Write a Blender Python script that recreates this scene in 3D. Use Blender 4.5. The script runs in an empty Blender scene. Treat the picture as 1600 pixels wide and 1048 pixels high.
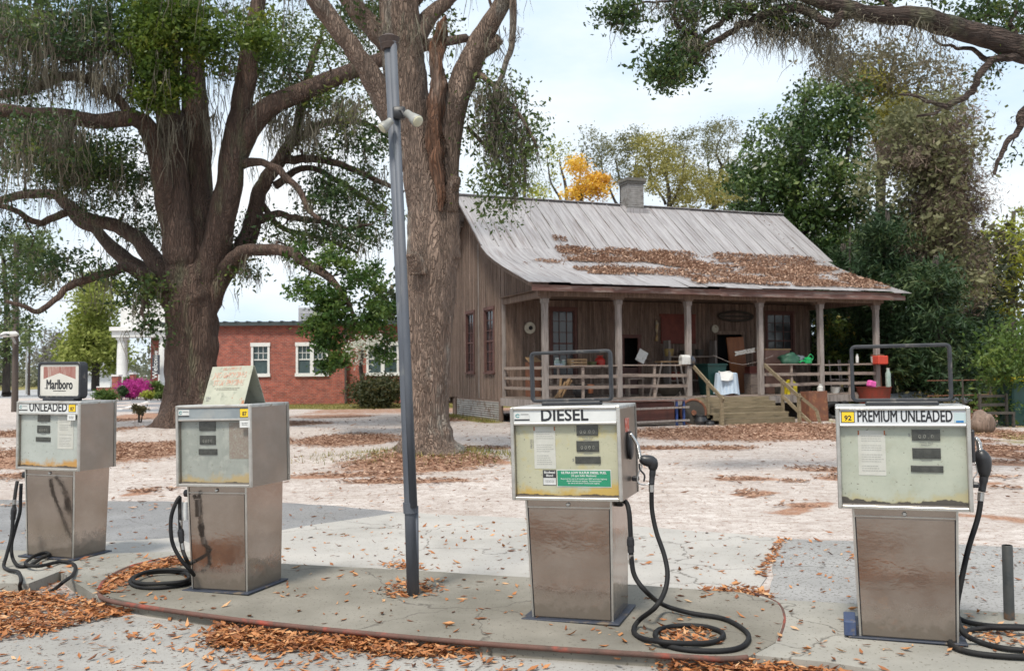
import bpy, math, random
import numpy as np
from mathutils import Vector, Matrix, noise
C = bpy.context.scene
COL = C.collection
R = math.radians
# ---------------------------------------------------------------- camera
FPX, CX, CY, EYE = 1450.0, 800.0, 524.0, 1.70
PITCH, ROLL = math.atan(56 / FPX), R(0.5)
cp, sp_, cr, sr = math.cos(PITCH), math.sin(PITCH), math.cos(ROLL), math.sin(ROLL)
R0, U0, Fw = Vector((1, 0, 0)), Vector((0, -sp_, cp)), Vector((0, cp, sp_))
Rt = R0 * cr - U0 * sr
Up = U0 * cr + R0 * sr
CAM = Vector((0, 0, EYE))
cam_d = bpy.data.cameras.new('camera'); cam = bpy.data.objects.new('camera', cam_d); COL.objects.link(cam)
cam.matrix_world = Matrix(((Rt.x, Up.x, -Fw.x, 0), (Rt.y, Up.y, -Fw.y, 0), (Rt.z, Up.z, -Fw.z, EYE), (0, 0, 0, 1)))
cam_d.sensor_width = 36; cam_d.lens = 36 * FPX / 1600; cam_d.clip_start = 0.1; cam_d.clip_end = 1500
cam_d.dof.use_dof = True; cam_d.dof.focus_distance = 6.4; cam_d.dof.aperture_fstop = 4.5
C.camera = cam
# ---------------------------------------------------------------- world, sun, exposure
SUN_EL, SUN_AZ = R(59), R(205)
w = bpy.data.worlds.new('World'); C.world = w; w.use_nodes = True
nt = w.node_tree; nt.nodes.clear()
def wn(t): return nt.nodes.new(t)
sky = wn('ShaderNodeTexSky'); sky.sky_type = 'NISHITA'; sky.sun_disc = False
sky.sun_elevation = SUN_EL; sky.sun_rotation = SUN_AZ; sky.air_density = 1.0; sky.dust_density = 2.0; sky.ozone_density = 1.5
tc = wn('ShaderNodeTexCoord'); mp = wn('ShaderNodeMapping'); mp.inputs['Scale'].default_value = (1.2, 1.2, 3.2)
no = wn('ShaderNodeTexNoise'); no.inputs['Scale'].default_value = 1.7; no.inputs['Detail'].default_value = 7; no.inputs['Roughness'].default_value = .55
rm = wn('ShaderNodeMapRange'); rm.inputs[1].default_value = .33; rm.inputs[2].default_value = .62; rm.inputs[3].default_value = .12; rm.inputs[4].default_value = 1.0
mx = wn('ShaderNodeMix'); mx.data_type = 'RGBA'
mx.inputs['B'].default_value = (8.3, 8.6, 8.8, 1)
mx2 = wn('ShaderNodeMix'); mx2.data_type = 'RGBA'; mx2.inputs['Factor'].default_value = .72; mx2.inputs['B'].default_value = (5.0, 7.2, 9.4, 1)
bg = wn('ShaderNodeBackground'); bg.inputs['Strength'].default_value = .1; wo = wn('ShaderNodeOutputWorld')
L = nt.links.new
L(tc.outputs['Generated'], mp.inputs[0]); L(mp.outputs[0], no.inputs['Vector']); L(no.outputs['Fac'], rm.inputs[0])
L(rm.outputs[0], mx.inputs['Factor']); L(sky.outputs[0], mx2.inputs['A']); L(mx2.outputs['Result'], mx.inputs['A']); L(mx.outputs['Result'], bg.inputs['Color']); L(bg.outputs[0], wo.inputs[0])
sd = bpy.data.lights.new('sun', 'SUN'); sun = bpy.data.objects.new('sun', sd); COL.objects.link(sun)
sd.energy = 3.0; sd.angle = R(10); sd.color = (1, .93, .82)
_sv = Vector((math.sin(SUN_AZ) * math.cos(SUN_EL), math.cos(SUN_AZ) * math.cos(SUN_EL), math.sin(SUN_EL)))
sun.rotation_euler = (-_sv).to_track_quat('-Z', 'Y').to_euler(); sun.location = (0, -5, 40)
C.view_settings.view_transform = 'Standard'; C.view_settings.look = 'None'; C.view_settings.exposure = .42; C.view_settings.gamma = 1
C.render.engine = 'CYCLES'; C.cycles.use_denoising = True; C.cycles.use_adaptive_sampling = True; C.cycles.adaptive_threshold = .02
C.cycles.max_bounces = 7; C.cycles.diffuse_bounces = 3; C.cycles.glossy_bounces = 3; C.cycles.transmission_bounces = 4; C.cycles.transparent_max_bounces = 8
C.cycles.caustics_reflective = False; C.cycles.caustics_refractive = False

# ---------------------------------------------------------------- projection helpers
def ray(px, py): return Fw * FPX + Rt * (px - CX) - Up * (py - CY)
def ground(px, py, z=0.0):
    d = ray(px, py); t = (z - EYE) / d.z
    return CAM + d * t
def at(px, py, Y):
    d = ray(px, py); return CAM + d * (Y / d.y)
def g2(px, py, z=0.0):
    p = ground(px, py, z); return (p.x, p.y)

# ---------------------------------------------------------------- object helpers
def link(o, parent=None):
    COL.objects.link(o)
    if parent is not None: o.parent = parent
    return o
def tag(o, label=None, cat=None, group=None, kind=None):
    if label: o['label'] = label
    if cat: o['category'] = cat
    if group: o['group'] = group
    if kind: o['kind'] = kind
    return o
def thing(name, loc, rz, label, cat, group=None):
    o = bpy.data.objects.new(name, None); o.empty_display_size = .2
    o.location = loc; o.rotation_euler = (0, 0, rz); link(o)
    return tag(o, label, cat, group)
def wm(o):
    m = Matrix.Translation(o.location) @ o.rotation_euler.to_matrix().to_4x4() @ Matrix.Diagonal((*o.scale, 1))
    return (wm(o.parent) @ m) if o.parent else m

class MB:
    def __init__(s): s.v = []; s.f = []
    def add(s, vs, fs, m=None):
        b = len(s.v)
        s.v += [tuple(m @ Vector(p)) if m is not None else tuple(p) for p in vs]
        s.f += [tuple(b + i for i in f) for f in fs]; return s
    def box(s, x0, x1, y0, y1, z0, z1, m=None, ch=0):
        if ch: return s.cbox(x0, x1, y0, y1, z0, z1, ch, m)
        return s.add([(x0, y0, z0), (x1, y0, z0), (x1, y1, z0), (x0, y1, z0), (x0, y0, z1), (x1, y0, z1), (x1, y1, z1), (x0, y1, z1)],
                     [(0, 3, 2, 1), (4, 5, 6, 7), (0, 1, 5, 4), (1, 2, 6, 5), (2, 3, 7, 6), (3, 0, 4, 7)], m)
    def cbox(s, x0, x1, y0, y1, z0, z1, c, m=None):   # box with chamfered vertical and horizontal edges
        def ring(i, z): return [(x0 + i, y0, z), (x1 - i, y0, z), (x1, y0 + i, z), (x1, y1 - i, z), (x1 - i, y1, z), (x0 + i, y1, z), (x0, y1 - i, z), (x0, y0 + i, z)]
        def sh(k, z): return [(x0 + c + k, y0 + k, z), (x1 - c - k, y0 + k, z), (x1 - k, y0 + c + k, z), (x1 - k, y1 - c - k, z), (x1 - c - k, y1 - k, z), (x0 + c + k, y1 - k, z), (x0 + k, y1 - c - k, z), (x0 + k, y0 + c + k, z)]
        vs = sh(c * .6, z0) + sh(0, z0 + c) + sh(0, z1 - c) + sh(c * .6, z1)
        fs = [tuple(range(7, -1, -1)), tuple(range(24, 32))]
        for r in range(3):
            for i in range(8):
                j = (i + 1) % 8; fs.append((r * 8 + i, r * 8 + j, r * 8 + 8 + j, r * 8 + 8 + i))
        return s.add(vs, fs, m)
    def beam(s, a, b, w, h, up=(0, 0, 1), m=None):    # box between points a and b
        a, b = Vector(a), Vector(b); d = (b - a).normalized(); u = Vector(up)
        if abs(d.dot(u)) > .98: u = Vector((1, 0, 0))
        r = d.cross(u).normalized(); u = r.cross(d)
        vs = []
        for p in (a, b):
            for (i, j) in ((-1, -1), (1, -1), (1, 1), (-1, 1)): vs.append(p + r * (w / 2 * i) + u * (h / 2 * j))
        return s.add(vs, [(3, 2, 1, 0), (4, 5, 6, 7), (0, 1, 5, 4), (1, 2, 6, 5), (2, 3, 7, 6), (3, 0, 4, 7)], m)
    def tube(s, pts, rad, n=8, cap=True, m=None, jag=0, seed=0, fur=0):
        P = [Vector(p) for p in pts]; k = len(P)
        if not hasattr(rad, '__len__'): rad = [rad] * k
        T = [(P[min(i + 1, k - 1)] - P[max(i - 1, 0)]).normalized() for i in range(k)]
        u = Vector((0, 0, 1)) if abs(T[0].z) < .9 else Vector((1, 0, 0))
        u = (u - T[0] * u.dot(T[0])).normalized(); vs = []
        for i in range(k):
            u = (u - T[i] * u.dot(T[i]))
            if u.length < 1e-5: u = T[i].orthogonal()
            u.normalize(); w_ = T[i].cross(u)
            for j in range(n):
                a = 2 * math.pi * j / n; rr = rad[i]
                if jag: rr *= 1 + jag * noise.noise(Vector((math.cos(a) * 1.6 + seed, math.sin(a) * 1.6, i * .16 + seed * 3))) + jag * .5 * noise.noise(Vector((math.cos(a) * 4.5 + seed, math.sin(a) * 4.5, i * .3)))
                if fur: rr += fur * (abs(noise.noise(Vector((math.cos(a) * 8 + seed, math.sin(a) * 8, i * .13)))) - .2) + fur * .5 * noise.noise(Vector((math.cos(a) * 18, math.sin(a) * 18 + seed, i * .4)))
                vs.append(P[i] + (u * math.cos(a) + w_ * math.sin(a)) * rr)
        fs = []
        for i in range(k - 1):
            for j in range(n):
                q = (j + 1) % n; fs.append((i * n + j, i * n + q, (i + 1) * n + q, (i + 1) * n + j))
        if cap: fs.append(tuple(range(n - 1, -1, -1))); fs.append(tuple((k - 1) * n + j for j in range(n)))
        return s.add(vs, fs, m)
    def lathe(s, prof, n=20, c=(0, 0, 0), m=None, axis='z'):
        vs = []
        for (r, z) in prof:
            for j in range(n):
                a = 2 * math.pi * j / n; p = (r * math.cos(a), r * math.sin(a), z)
                if axis == 'y': p = (p[0], p[2], p[1])
                if axis == 'x': p = (p[2], p[0], p[1])
                vs.append((p[0] + c[0], p[1] + c[1], p[2] + c[2]))
        fs = []
        for i in range(len(prof) - 1):
            for j in range(n):
                q = (j + 1) % n; fs.append((i * n + j, i * n + q, (i + 1) * n + q, (i + 1) * n + j))
        fs.append(tuple(range(n - 1, -1, -1))); fs.append(tuple((len(prof) - 1) * n + j for j in range(n)))
        return s.add(vs, fs, m)
    def prism(s, poly, z0, z1, m=None):
        n = len(poly)
        vs = [(p[0], p[1], z0) for p in poly] + [(p[0], p[1], z1) for p in poly]
        return s.add(vs, [tuple(range(n - 1, -1, -1)), tuple(range(n, 2 * n))] + [(i, (i + 1) % n, n + (i + 1) % n, n + i) for i in range(n)], m)
    def build(s, name, mat, parent=None, smooth=False, world=False):
        me = bpy.data.meshes.new(name); vs = s.v
        if world and parent is not None:
            im = wm(parent).inverted(); vs = [tuple(im @ Vector(p)) for p in vs]
        me.from_pydata(vs, [], s.f); me.validate()
        if smooth == True: me.shade_smooth()
        elif smooth:
            me.shade_smooth(); me.set_sharp_from_angle(angle=R(smooth))
        if mat: me.materials.append(mat)
        me.update()
        return link(bpy.data.objects.new(name, me), parent)

def np_mesh(name, V, F, mat, parent=None, attrs=None, smooth=False, nv=4):
    """V (n,3) world or local verts, F (m,nv) quads/tris"""
    me = bpy.data.meshes.new(name); V = np.asarray(V, np.float32); F = np.asarray(F, np.int32)
    me.vertices.add(len(V)); me.vertices.foreach_set('co', V.ravel())
    me.loops.add(F.size); me.loops.foreach_set('vertex_index', F.ravel())
    me.polygons.add(len(F)); me.polygons.foreach_set('loop_start', np.arange(0, F.size, nv, dtype=np.int32))
    me.polygons.foreach_set('loop_total', np.full(len(F), nv, np.int32))
    if smooth: me.polygons.foreach_set('use_smooth', np.ones(len(F), bool))
    me.update(calc_edges=True)
    for k, a in (attrs or {}).items():
        at_ = me.attributes.new(k, 'FLOAT', 'POINT'); at_.data.foreach_set('value', np.asarray(a, np.float32))
    if mat: me.materials.append(mat)
    return link(bpy.data.objects.new(name, me), parent)

def text(s, size, mat, parent, loc, rot=(R(90), 0, 0), bold=0.0, xs=1.0, name='lettering', ext=.0006, align='CENTER', sh=0, line=1.0, fit=None, wt=0.0):
    cu = bpy.data.curves.new('t', 'FONT'); cu.body = s; cu.size = size; cu.extrude = ext; cu.offset = bold
    cu.align_x = align; cu.align_y = 'CENTER'; cu.resolution_u = 3; cu.shear = sh; cu.space_line = line
    o = bpy.data.objects.new('t', cu); COL.objects.link(o)
    dg = bpy.context.evaluated_depsgraph_get(); me = bpy.data.meshes.new_from_object(o.evaluated_get(dg))
    bpy.data.objects.remove(o); 
    if fit:
        xx = [v.co.x for v in me.vertices]; xs = fit / (max(xx) - min(xx))
    me.transform(Matrix.Diagonal((xs, 1, 1, 1))); me.name = name
    if wt:
        bm_ = MB(); V_ = [tuple(v.co) for v in me.vertices]; F_ = [tuple(p.vertices) for p in me.polygons]
        for k, (a, b) in enumerate(((0, 0), (wt, 0), (-wt, 0), (0, wt), (0, -wt))): bm_.add([(x + a, y + b, z + k * .00012) for x, y, z in V_], F_)
        me = bpy.data.meshes.new(name); me.from_pydata(bm_.v, [], bm_.f); me.update()
    me.materials.clear(); me.materials.append(mat)
    q = link(bpy.data.objects.new(name, me), parent); q.location = loc; q.rotation_euler = rot
    return q

# ---------------------------------------------------------------- materials
def pm(name, c1, c2=None, scale=4, rough=.75, metal=0, bump=.25, bscale=40, st=(1, 1, 1), lo=.35, hi=.65, c3=None, s3=1.2, t3=(.55, .7),
       island=0, spec=.5, coord='Object', detail=6, rv=.1, c4=None, s4=20, t4=(.6, .66), dist=.01):
    m = bpy.data.materials.new(name); m.use_nodes = True; n = m.node_tree; b = n.nodes['Principled BSDF']
    l = n.links.new; N = n.nodes.new
    tc = N('ShaderNodeTexCoord'); mp = N('ShaderNodeMapping'); mp.inputs['Scale'].default_value = st; l(tc.outputs[coord], mp.inputs[0])
    def nz(sc, d=detail, rgh=.6, v=mp.outputs[0]):
        x = N('ShaderNodeTexNoise'); x.inputs['Scale'].default_value = sc; x.inputs['Detail'].default_value = d; x.inputs['Roughness'].default_value = rgh; l(v, x.inputs['Vector']); return x.outputs['Fac']
    def mr(v, a, b_, c=0, d=1):
        x = N('ShaderNodeMapRange'); x.inputs[1].default_value = a; x.inputs[2].default_value = b_; x.inputs[3].default_value = c; x.inputs[4].default_value = d; l(v, x.inputs[0]); return x.outputs[0]
    def mix(f, a, b_):
        x = N('ShaderNodeMix'); x.data_type = 'RGBA'
        if isinstance(f, (int, float)): x.inputs['Factor'].default_value = f
        else: l(f, x.inputs['Factor'])
        for k, v in (('A', a), ('B', b_)):
            if isinstance(v, tuple): x.inputs[k].default_value = (*v, 1)
            else: l(v, x.inputs[k])
        return x.outputs['Result']
    col = c1
    c2 = c2 or tuple(x * .75 for x in c1)
    n1 = nz(scale); col = mix(mr(n1, lo, hi), c1, c2)
    if c3: col = mix(mr(nz(s3), t3[0], t3[1]), col, c3)
    if c4: col = mix(mr(nz(s4, 3), t4[0], t4[1]), col, c4)
    if island:
        g = N('ShaderNodeNewGeometry'); h = N('ShaderNodeHueSaturation'); l(mr(g.outputs['Random Per Island'], 0, 1, 1 - island, 1 + island), h.inputs['Value']); l(col, h.inputs['Color']); col = h.outputs[0]
    l(col, b.inputs['Base Color']) if not isinstance(col, tuple) else None
    l(mr(n1, .3, .7, rough - rv, rough + rv), b.inputs['Roughness'])
    b.inputs['Metallic'].default_value = metal; b.inputs['Specular IOR Level'].default_value = spec
    if bump:
        bp = N('ShaderNodeBump'); bp.inputs['Strength'].default_value = bump; bp.inputs['Distance'].default_value = dist
        l(nz(bscale, 5), bp.inputs['Height']); l(bp.outputs[0], b.inputs['Normal'])
    m['_'] = 0
    return m
def nodes(m): return m.node_tree, m.node_tree.nodes['Principled BSDF']

def leafmat(name, ramp, trans=.35, rough=.5):
    m = bpy.data.materials.new(name); m.use_nodes = True; n = m.node_tree; n.nodes.clear(); N = n.nodes.new; l = n.links.new
    a = N('ShaderNodeAttribute'); a.attribute_name = 't'; r = N('ShaderNodeValToRGB'); l(a.outputs['Fac'], r.inputs[0])
    while len(r.color_ramp.elements) < len(ramp): r.color_ramp.elements.new(.5)
    for e, (p, c) in zip(r.color_ramp.elements, ramp): e.position = p; e.color = (*c, 1)
    d = N('ShaderNodeBsdfPrincipled'); d.inputs['Roughness'].default_value = rough; d.inputs['Specular IOR Level'].default_value = .35
    t = N('ShaderNodeBsdfTranslucent'); mx = N('ShaderNodeMixShader'); mx.inputs[0].default_value = trans; o = N('ShaderNodeOutputMaterial')
    l(r.outputs[0], d.inputs['Base Color']); l(r.outputs[0], t.inputs[0]); l(d.outputs[0], mx.inputs[1]); l(t.outputs[0], mx.inputs[2]); l(mx.outputs[0], o.inputs[0])
    return m

# ---------------------------------------------------------------- foliage engine
def leaf_quads(P, Ln, Wd, rng, up=.0, fold=.0):
    n = len(P)
    a = rng.normal(size=(n, 3)); a[:, 2] += up * rng.choice([-1, 1], n); a /= np.linalg.norm(a, axis=1)[:, None]
    b = rng.normal(size=(n, 3)); b -= (b * a).sum(1)[:, None] * a; b /= np.linalg.norm(b, axis=1)[:, None]
    L_ = np.asarray(Ln).reshape(-1, 1); W_ = np.asarray(Wd).reshape(-1, 1)
    V = np.empty((n, 4, 3)); V[:, 0] = P - a * L_ / 2; V[:, 1] = P - b * W_ / 2; V[:, 2] = P + a * L_ / 2; V[:, 3] = P + b * W_ / 2
    return V.reshape(-1, 3), np.arange(4 * n).reshape(-1, 4)

def crown(name, centers, rad, per, size, mat, parent, rng, flat=.65, aspect=.5, tone=None, origin=(0, 0, 0)):
    centers = np.asarray(centers); n = len(centers)
    rad = np.broadcast_to(np.asarray(rad, float), (n,)); k = np.broadcast_to(np.asarray(per), (n,)).astype(int)
    idx = np.repeat(np.arange(n), k); N_ = len(idx)
    d = rng.normal(size=(N_, 3)); d *= (rad[idx] * .55)[:, None]; d[:, 2] *= flat
    P = centers[idx] + d - np.asarray(origin)
    L_ = size * np.clip(rng.lognormal(-.05, .35, N_), .35, 1.9)
    V, F = leaf_quads(P, L_, L_ * aspect, rng)
    base = rng.uniform(0, 1, n) if tone is None else np.asarray(tone)
    t = np.clip(base[idx] * .6 + rng.uniform(0, .4, N_), 0, 1)
    return np_mesh(name, V, F, mat, parent, {'t': np.repeat(t, 4)})

def moss_mesh(name, P, Ln, mat, parent, rng, origin=(0, 0, 0), w=.035, sub=3):
    """hanging strands: tapering vertical ribbons, several crossing per bunch"""
    P = np.asarray(P) - np.asarray(origin); n = len(P)
    idx = np.repeat(np.arange(n), sub); N_ = len(idx)
    L_ = np.asarray(Ln)[idx] * rng.uniform(.45, 1.15, N_)
    top = P[idx] + rng.normal(size=(N_, 3)) * np.array([.07, .07, .04])
    ang = rng.uniform(0, math.pi, N_); wx = np.stack([np.cos(ang), np.sin(ang), np.zeros(N_)], 1)
    seg = 4; V = np.empty((N_, seg + 1, 2, 3)); drift = rng.normal(size=(N_, 3)) * np.array([.13, .13, 0]); cu_ = rng.normal(size=(N_, 3)) * np.array([.05, .05, 0])
    for s in range(seg + 1):
        f = s / seg; wd = w * (1 - f * .85) * rng.uniform(.6, 1.3, N_) * (.7 if s == 0 else 1)
        c = top + drift * f * L_[:, None] + cu_ * math.sin(f * 5) + rng.normal(size=(N_, 3)) * .02; c[:, 2] = top[:, 2] - L_ * f
        V[:, s, 0] = c - wx * wd[:, None]; V[:, s, 1] = c + wx * wd[:, None]
    b = (np.arange(N_) * (seg + 1) * 2)[:, None]
    F = np.concatenate([np.stack([b[:, 0] + 2 * s, b[:, 0] + 2 * s + 1, b[:, 0] + 2 * s + 3, b[:, 0] + 2 * s + 2], 1) for s in range(seg)])
    t = np.repeat(rng.uniform(0, 1, N_), (seg + 1) * 2)
    return np_mesh(name, V.reshape(-1, 3), F, mat, parent, {'t': t})

def catmull(P, k=6):
    P = [np.asarray(p, float) for p in P]; out = []
    for i in range(len(P) - 1):
        p0, p1, p2, p3 = P[max(i - 1, 0)], P[i], P[i + 1], P[min(i + 2, len(P) - 1)]
        for s in range(k):
            t = s / k; out.append(.5 * ((2 * p1) + (-p0 + p2) * t + (2 * p0 - 5 * p1 + 4 * p2 - p3) * t * t + (-p0 + 3 * p1 - 3 * p2 + p3) * t ** 3))
    out.append(P[-1]); return out

class Tree:
    def __init__(s, base, rng): s.o = np.array(base, float); s.mb = MB(); s.rng = rng; s.sk = []; s.skr = []; s.lp = []
    def limb(s, pts, Y, n=12, k=5, jag=.12, wob=.0, fur=0):
        """pts: (px, py, r_px, dy)"""
        W = []
        for q in pts:
            dy = q[3] if len(q) > 3 else 0; p = at(q[0], q[1], Y + dy); W.append((p.x, p.y, p.z, q[2] * (Y + dy) / FPX))
        s.limb3(W, n, k, jag, wob, fur)
    def limb3(s, W, n=12, k=5, jag=.12, wob=.0, fur=0):
        c = catmull(W, k); sd = s.rng.uniform(0, 50)
        for i, q in enumerate(c):
            if wob and i: 
                q[:3] += np.array([noise.noise(Vector((i * .35, sd, j * 7.))) for j in range(3)]) * wob
        s.mb.tube([tuple(q[:3] - s.o) for q in c], [max(q[3], .004) for q in c], n, True, None, jag, sd, fur)
        s.sk += [q[:3] for q in c]; s.skr += [q[3] for q in c]; s.lp.append(np.array([q for q in c]))
    def connect(s, centers, r0=.03, n=5, maxr=.5, droop=0.0):
        """grow wavy twigs from the nearest wood to every cluster centre"""
        C_ = np.asarray(centers); S = np.array(s.sk); SR = np.array(s.skr)
        d = np.array([np.min(((S - c) ** 2).sum(1)) for c in C_]); order = np.argsort(d); rng = s.rng
        for i in order:
            c = C_[i]; dd = ((S - c) ** 2).sum(1) + np.maximum(0, S[:, 2] - c[2]) * .3; j = int(np.argmin(dd)); a = S[j]; D = np.linalg.norm(c - a)
            if D < .05: continue
            ra = min(SR[j] * .6, r0 * (.5 + D * .5)); m = max(4, int(D / .3)); P = []
            off = rng.normal(size=3) * D * .12; off2 = rng.normal(size=3) * D * .09
            for q in range(m + 1):
                f = q / m; P.append(a + (c - a) * f + off * math.sin(f * math.pi) + off2 * math.sin(2 * f * math.pi) + rng.normal(size=3) * .02 * D * (0 < q < m) + np.array([0, 0, droop * D * math.sin(f * math.pi)]))
            rr = [max(.006, ra * (1 - .8 * q / m)) for q in range(m + 1)]
            s.mb.tube([tuple(p - s.o) for p in P], rr, n, False)
            S = np.vstack([S, P[1:]]); SR = np.concatenate([SR, rr[1:]])
        s.sk = list(S); s.skr = list(SR)
def blobs(px, rng):
    """px: (x, y, rx, ry, count, dy, depth) picture-sized masses stood at their own distance -> cluster centres in the world"""
    out = []
    for (x, y, rx, ry, n, Y, dep) in px:
        for _ in range(n):
            while True:
                a, b, c = rng.uniform(-1, 1, 3)
                if a * a + b * b + c * c < 1: break
            p = at(x + a * rx, y + b * ry, Y + c * dep); out.append((p.x, p.y, p.z))
    return out
# ================================================================ GROUND
rng0 = np.random.default_rng(11)
def ell(px, py, rx, ry):      # a patch of fallen leaves as seen -> its own ellipse on the ground (cx, cy, ax, ay)
    c = ground(px, py); e = ground(px + rx, py); f = ground(px, py - ry); g = ground(px, py + ry)
    return (c.x, (f.y + g.y) / 2, abs(e.x - c.x), abs(f.y - g.y) / 2)
PATCH = [ell(*p) for p in [(105, 712, 190, 20), (240, 702, 150, 13), (90, 676, 130, 7), (400, 694, 60, 9), (1480, 705, 60, 5), (1590, 712, 50, 8), (730, 722, 60, 7), (545, 688, 80, 11), (650, 726, 125, 13), (630, 752, 110, 5), (1160, 678, 210, 12), (1250, 668, 120, 8),
    (1175, 772, 30, 7), (1240, 793, 55, 4), (1165, 749, 42, 4), (1275, 733, 50, 5), (1560, 678, 70, 12), (1560, 700, 60, 6), (1500, 689, 60, 4), (1565, 722, 40, 4),
    (1560, 745, 30, 3), (1545, 810, 70, 6), (1570, 762, 30, 3), (200, 652, 60, 8), (520, 650, 70, 3), (560, 742, 110, 4), (755, 700, 50, 3), (240, 766, 40, 4), (900, 736, 40, 3),
    (1240, 752, 30, 3), (1130, 700, 60, 4), (450, 662, 60, 4), (720, 655, 60, 3), (40, 745, 60, 6), (1380, 690, 60, 9), (1450, 668, 80, 8), (350, 745, 60, 4), (1020, 700, 80, 3), (1330, 745, 60, 5), (60,790,60,4),(1255,841,40,3)]]
def litter(x, y):
    m = np.zeros_like(x)
    for (cx, cy_, ax, ay) in PATCH:
        d = ((x - cx) / ax) ** 2 + ((y - cy_) / ay) ** 2; m = np.maximum(m, np.clip(1.5 - 1.0 * d, 0, 1) ** 1.15)
    m = np.maximum(m, .9 * np.clip((x - 9) / 6, 0, 1) * np.clip((y - 24) / 8, 0, 1))     # the woodland floor on the right
    m = np.maximum(m, .8 * np.clip((y - 36) / 4, 0, 1) * (x > -9))
    return m
T2 = ground(668, 715); T1 = ground(298, 674)
def relief(x, y):
    z = .17 * np.exp(-(((x - T2.x) / 1.5) ** 2 + ((y - T2.y) / 1.1) ** 2)) + .22 * np.exp(-(((x - T1.x) / 2.2) ** 2 + ((y - T1.y) / 1.8) ** 2))
    return z
def fbm(x, y, s, o=0):
    return np.vectorize(lambda a, b: noise.fractal(Vector((a * s + o, b * s, 0)), .8, 2.2, 3))(x, y)
xs = np.concatenate([[-400, -200, -120, -80, -60], np.arange(-46, -16, 1.0), np.arange(-16, 18, .16), np.arange(18, 45, 1.0), [60, 90, 150, 300]])
ys = np.concatenate([[-80, -40, -20, -8, 0, 4], np.arange(8, 36, .16), np.arange(36, 60, .8), [64, 70, 80, 100, 130, 180, 260, 420, 700]])
X, Y = np.meshgrid(xs, ys); nx, ny = len(xs), len(ys)
nz_ = fbm(X, Y, .35)
lit = litter(X + fbm(X, Y, .9, 5) * .5, Y + nz_ * .9)
Z = relief(X, Y) + np.where((Y > 13.5) & (Y < 60), nz_ * .03, 0)
# the lot lies under the paving: keep it flat there
Z = np.where(Y < 13, -.004, Z)
gr = np.clip((Y - 43) / 1.0, 0, 1) * np.clip((52 - Y) / .5, 0, 1) * (X > -13) * (X < 3)
gr = np.maximum(gr, np.clip((Y - 78) / 10, 0, 1) * 1.0)
hx = (X - (-.26)) * -.357 + (Y - 31.4) * .934; hu = (X + .26) * .934 + (Y - 31.4) * .357
gr = np.maximum(gr, .9 * np.exp(-((hu + .5) / .5) ** 2) * (hx > -.5) * (hx < 8))
gr = np.maximum(gr, .42 * np.exp(-(((X - T2.x) / 1.9) ** 2 + ((Y - T2.y) / 1.1) ** 2)) * (nz_ > -.1))
gr = np.maximum(gr, .7 * (X > 10) * (Y > 20) * np.clip(nz_ * 3, 0, 1))
I, J = np.meshgrid(np.arange(nx - 1), np.arange(ny - 1)); a = (J * nx + I).ravel()
F = np.stack([a, a + 1, a + nx + 1, a + nx], 1)

gm = bpy.data.materials.new('sandy_ground'); gm.use_nodes = True; n_, b_ = nodes(gm); N = n_.nodes.new; l = n_.links.new
def NZ(sc, d=6, r=.6, st=None):
    t = N('ShaderNodeTexCoord'); x = N('ShaderNodeTexNoise'); x.inputs['Scale'].default_value = sc; x.inputs['Detail'].default_value = d; x.inputs['Roughness'].default_value = r
    if st:
        q = N('ShaderNodeMapping'); q.inputs['Scale'].default_value = st; l(t.outputs['Object'], q.inputs[0]); l(q.outputs[0], x.inputs['Vector'])
    else: l(t.outputs['Object'], x.inputs['Vector'])
    return x.outputs['Fac']
def MR(v, a, b, c=0, d=1):
    x = N('ShaderNodeMapRange'); x.inputs[1].default_value = a; x.inputs[2].default_value = b; x.inputs[3].default_value = c; x.inputs[4].default_value = d; l(v, x.inputs[0]); return x.outputs[0]
def MX(f, a, b):
    x = N('ShaderNodeMix'); x.data_type = 'RGBA'; l(f, x.inputs['Factor'])
    for k, v in (('A', a), ('B', b)):
        if isinstance(v, tuple): x.inputs[k].default_value = (*v, 1)
        else: l(v, x.inputs[k])
    return x.outputs['Result']
def AT(nm):
    x = N('ShaderNodeAttribute'); x.attribute_name = nm; return x.outputs['Fac']
def MA(op, a, b):
    x = N('ShaderNodeMath'); x.operation = op
    for i, v in enumerate((a, b)):
        if isinstance(v, (int, float)): x.inputs[i].default_value = v
        else: l(v, x.inputs[i])
    return x.outputs[0]
sand = MX(MR(NZ(.6), .35, .65), (.60, .55, .52), (.47, .42, .39))
sand = MX(MR(NZ(5), .4, .75), sand, (.34, .275, .245))
sand = MX(MR(NZ(2.2, 8, .7, (.35, 2.2, 1)), .52, .7), sand, (.33, .27, .23)); sand = MX(MR(NZ(9, 6, .7, (.4, 2.5, 1)), .60, .68), sand, (.25, .17, .125))
sand = MX(MR(NZ(16, 4), .56, .66), sand, (.23, .15, .11))                # crumbs of leaf and twig
sand = MX(MR(NZ(60, 3), .6, .68), sand, (.18, .12, .09))
leaf = MX(MR(NZ(26, 5), .4, .6), (.36, .19, .12), (.21, .11, .07)); leaf = MX(MR(NZ(55, 3), .55, .66), leaf, (.50, .33, .22))
grass = MX(MR(NZ(18, 5), .4, .6), (.14, .14, .035), (.26, .2, .06))
lm = MR(MA('ADD', AT('litter'), MA('MULTIPLY', MA('SUBTRACT', NZ(3.2, 8, .7), .5), 2.2)), .32, .85)
gmk = MR(MA('ADD', AT('grass'), MA('MULTIPLY', MA('SUBTRACT', NZ(4, 7, .7), .5), 1.6)), .42, .7)
l(MX(gmk, MX(lm, sand, leaf), grass), b_.inputs['Base Color']); b_.inputs['Roughness'].default_value = .95
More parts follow.
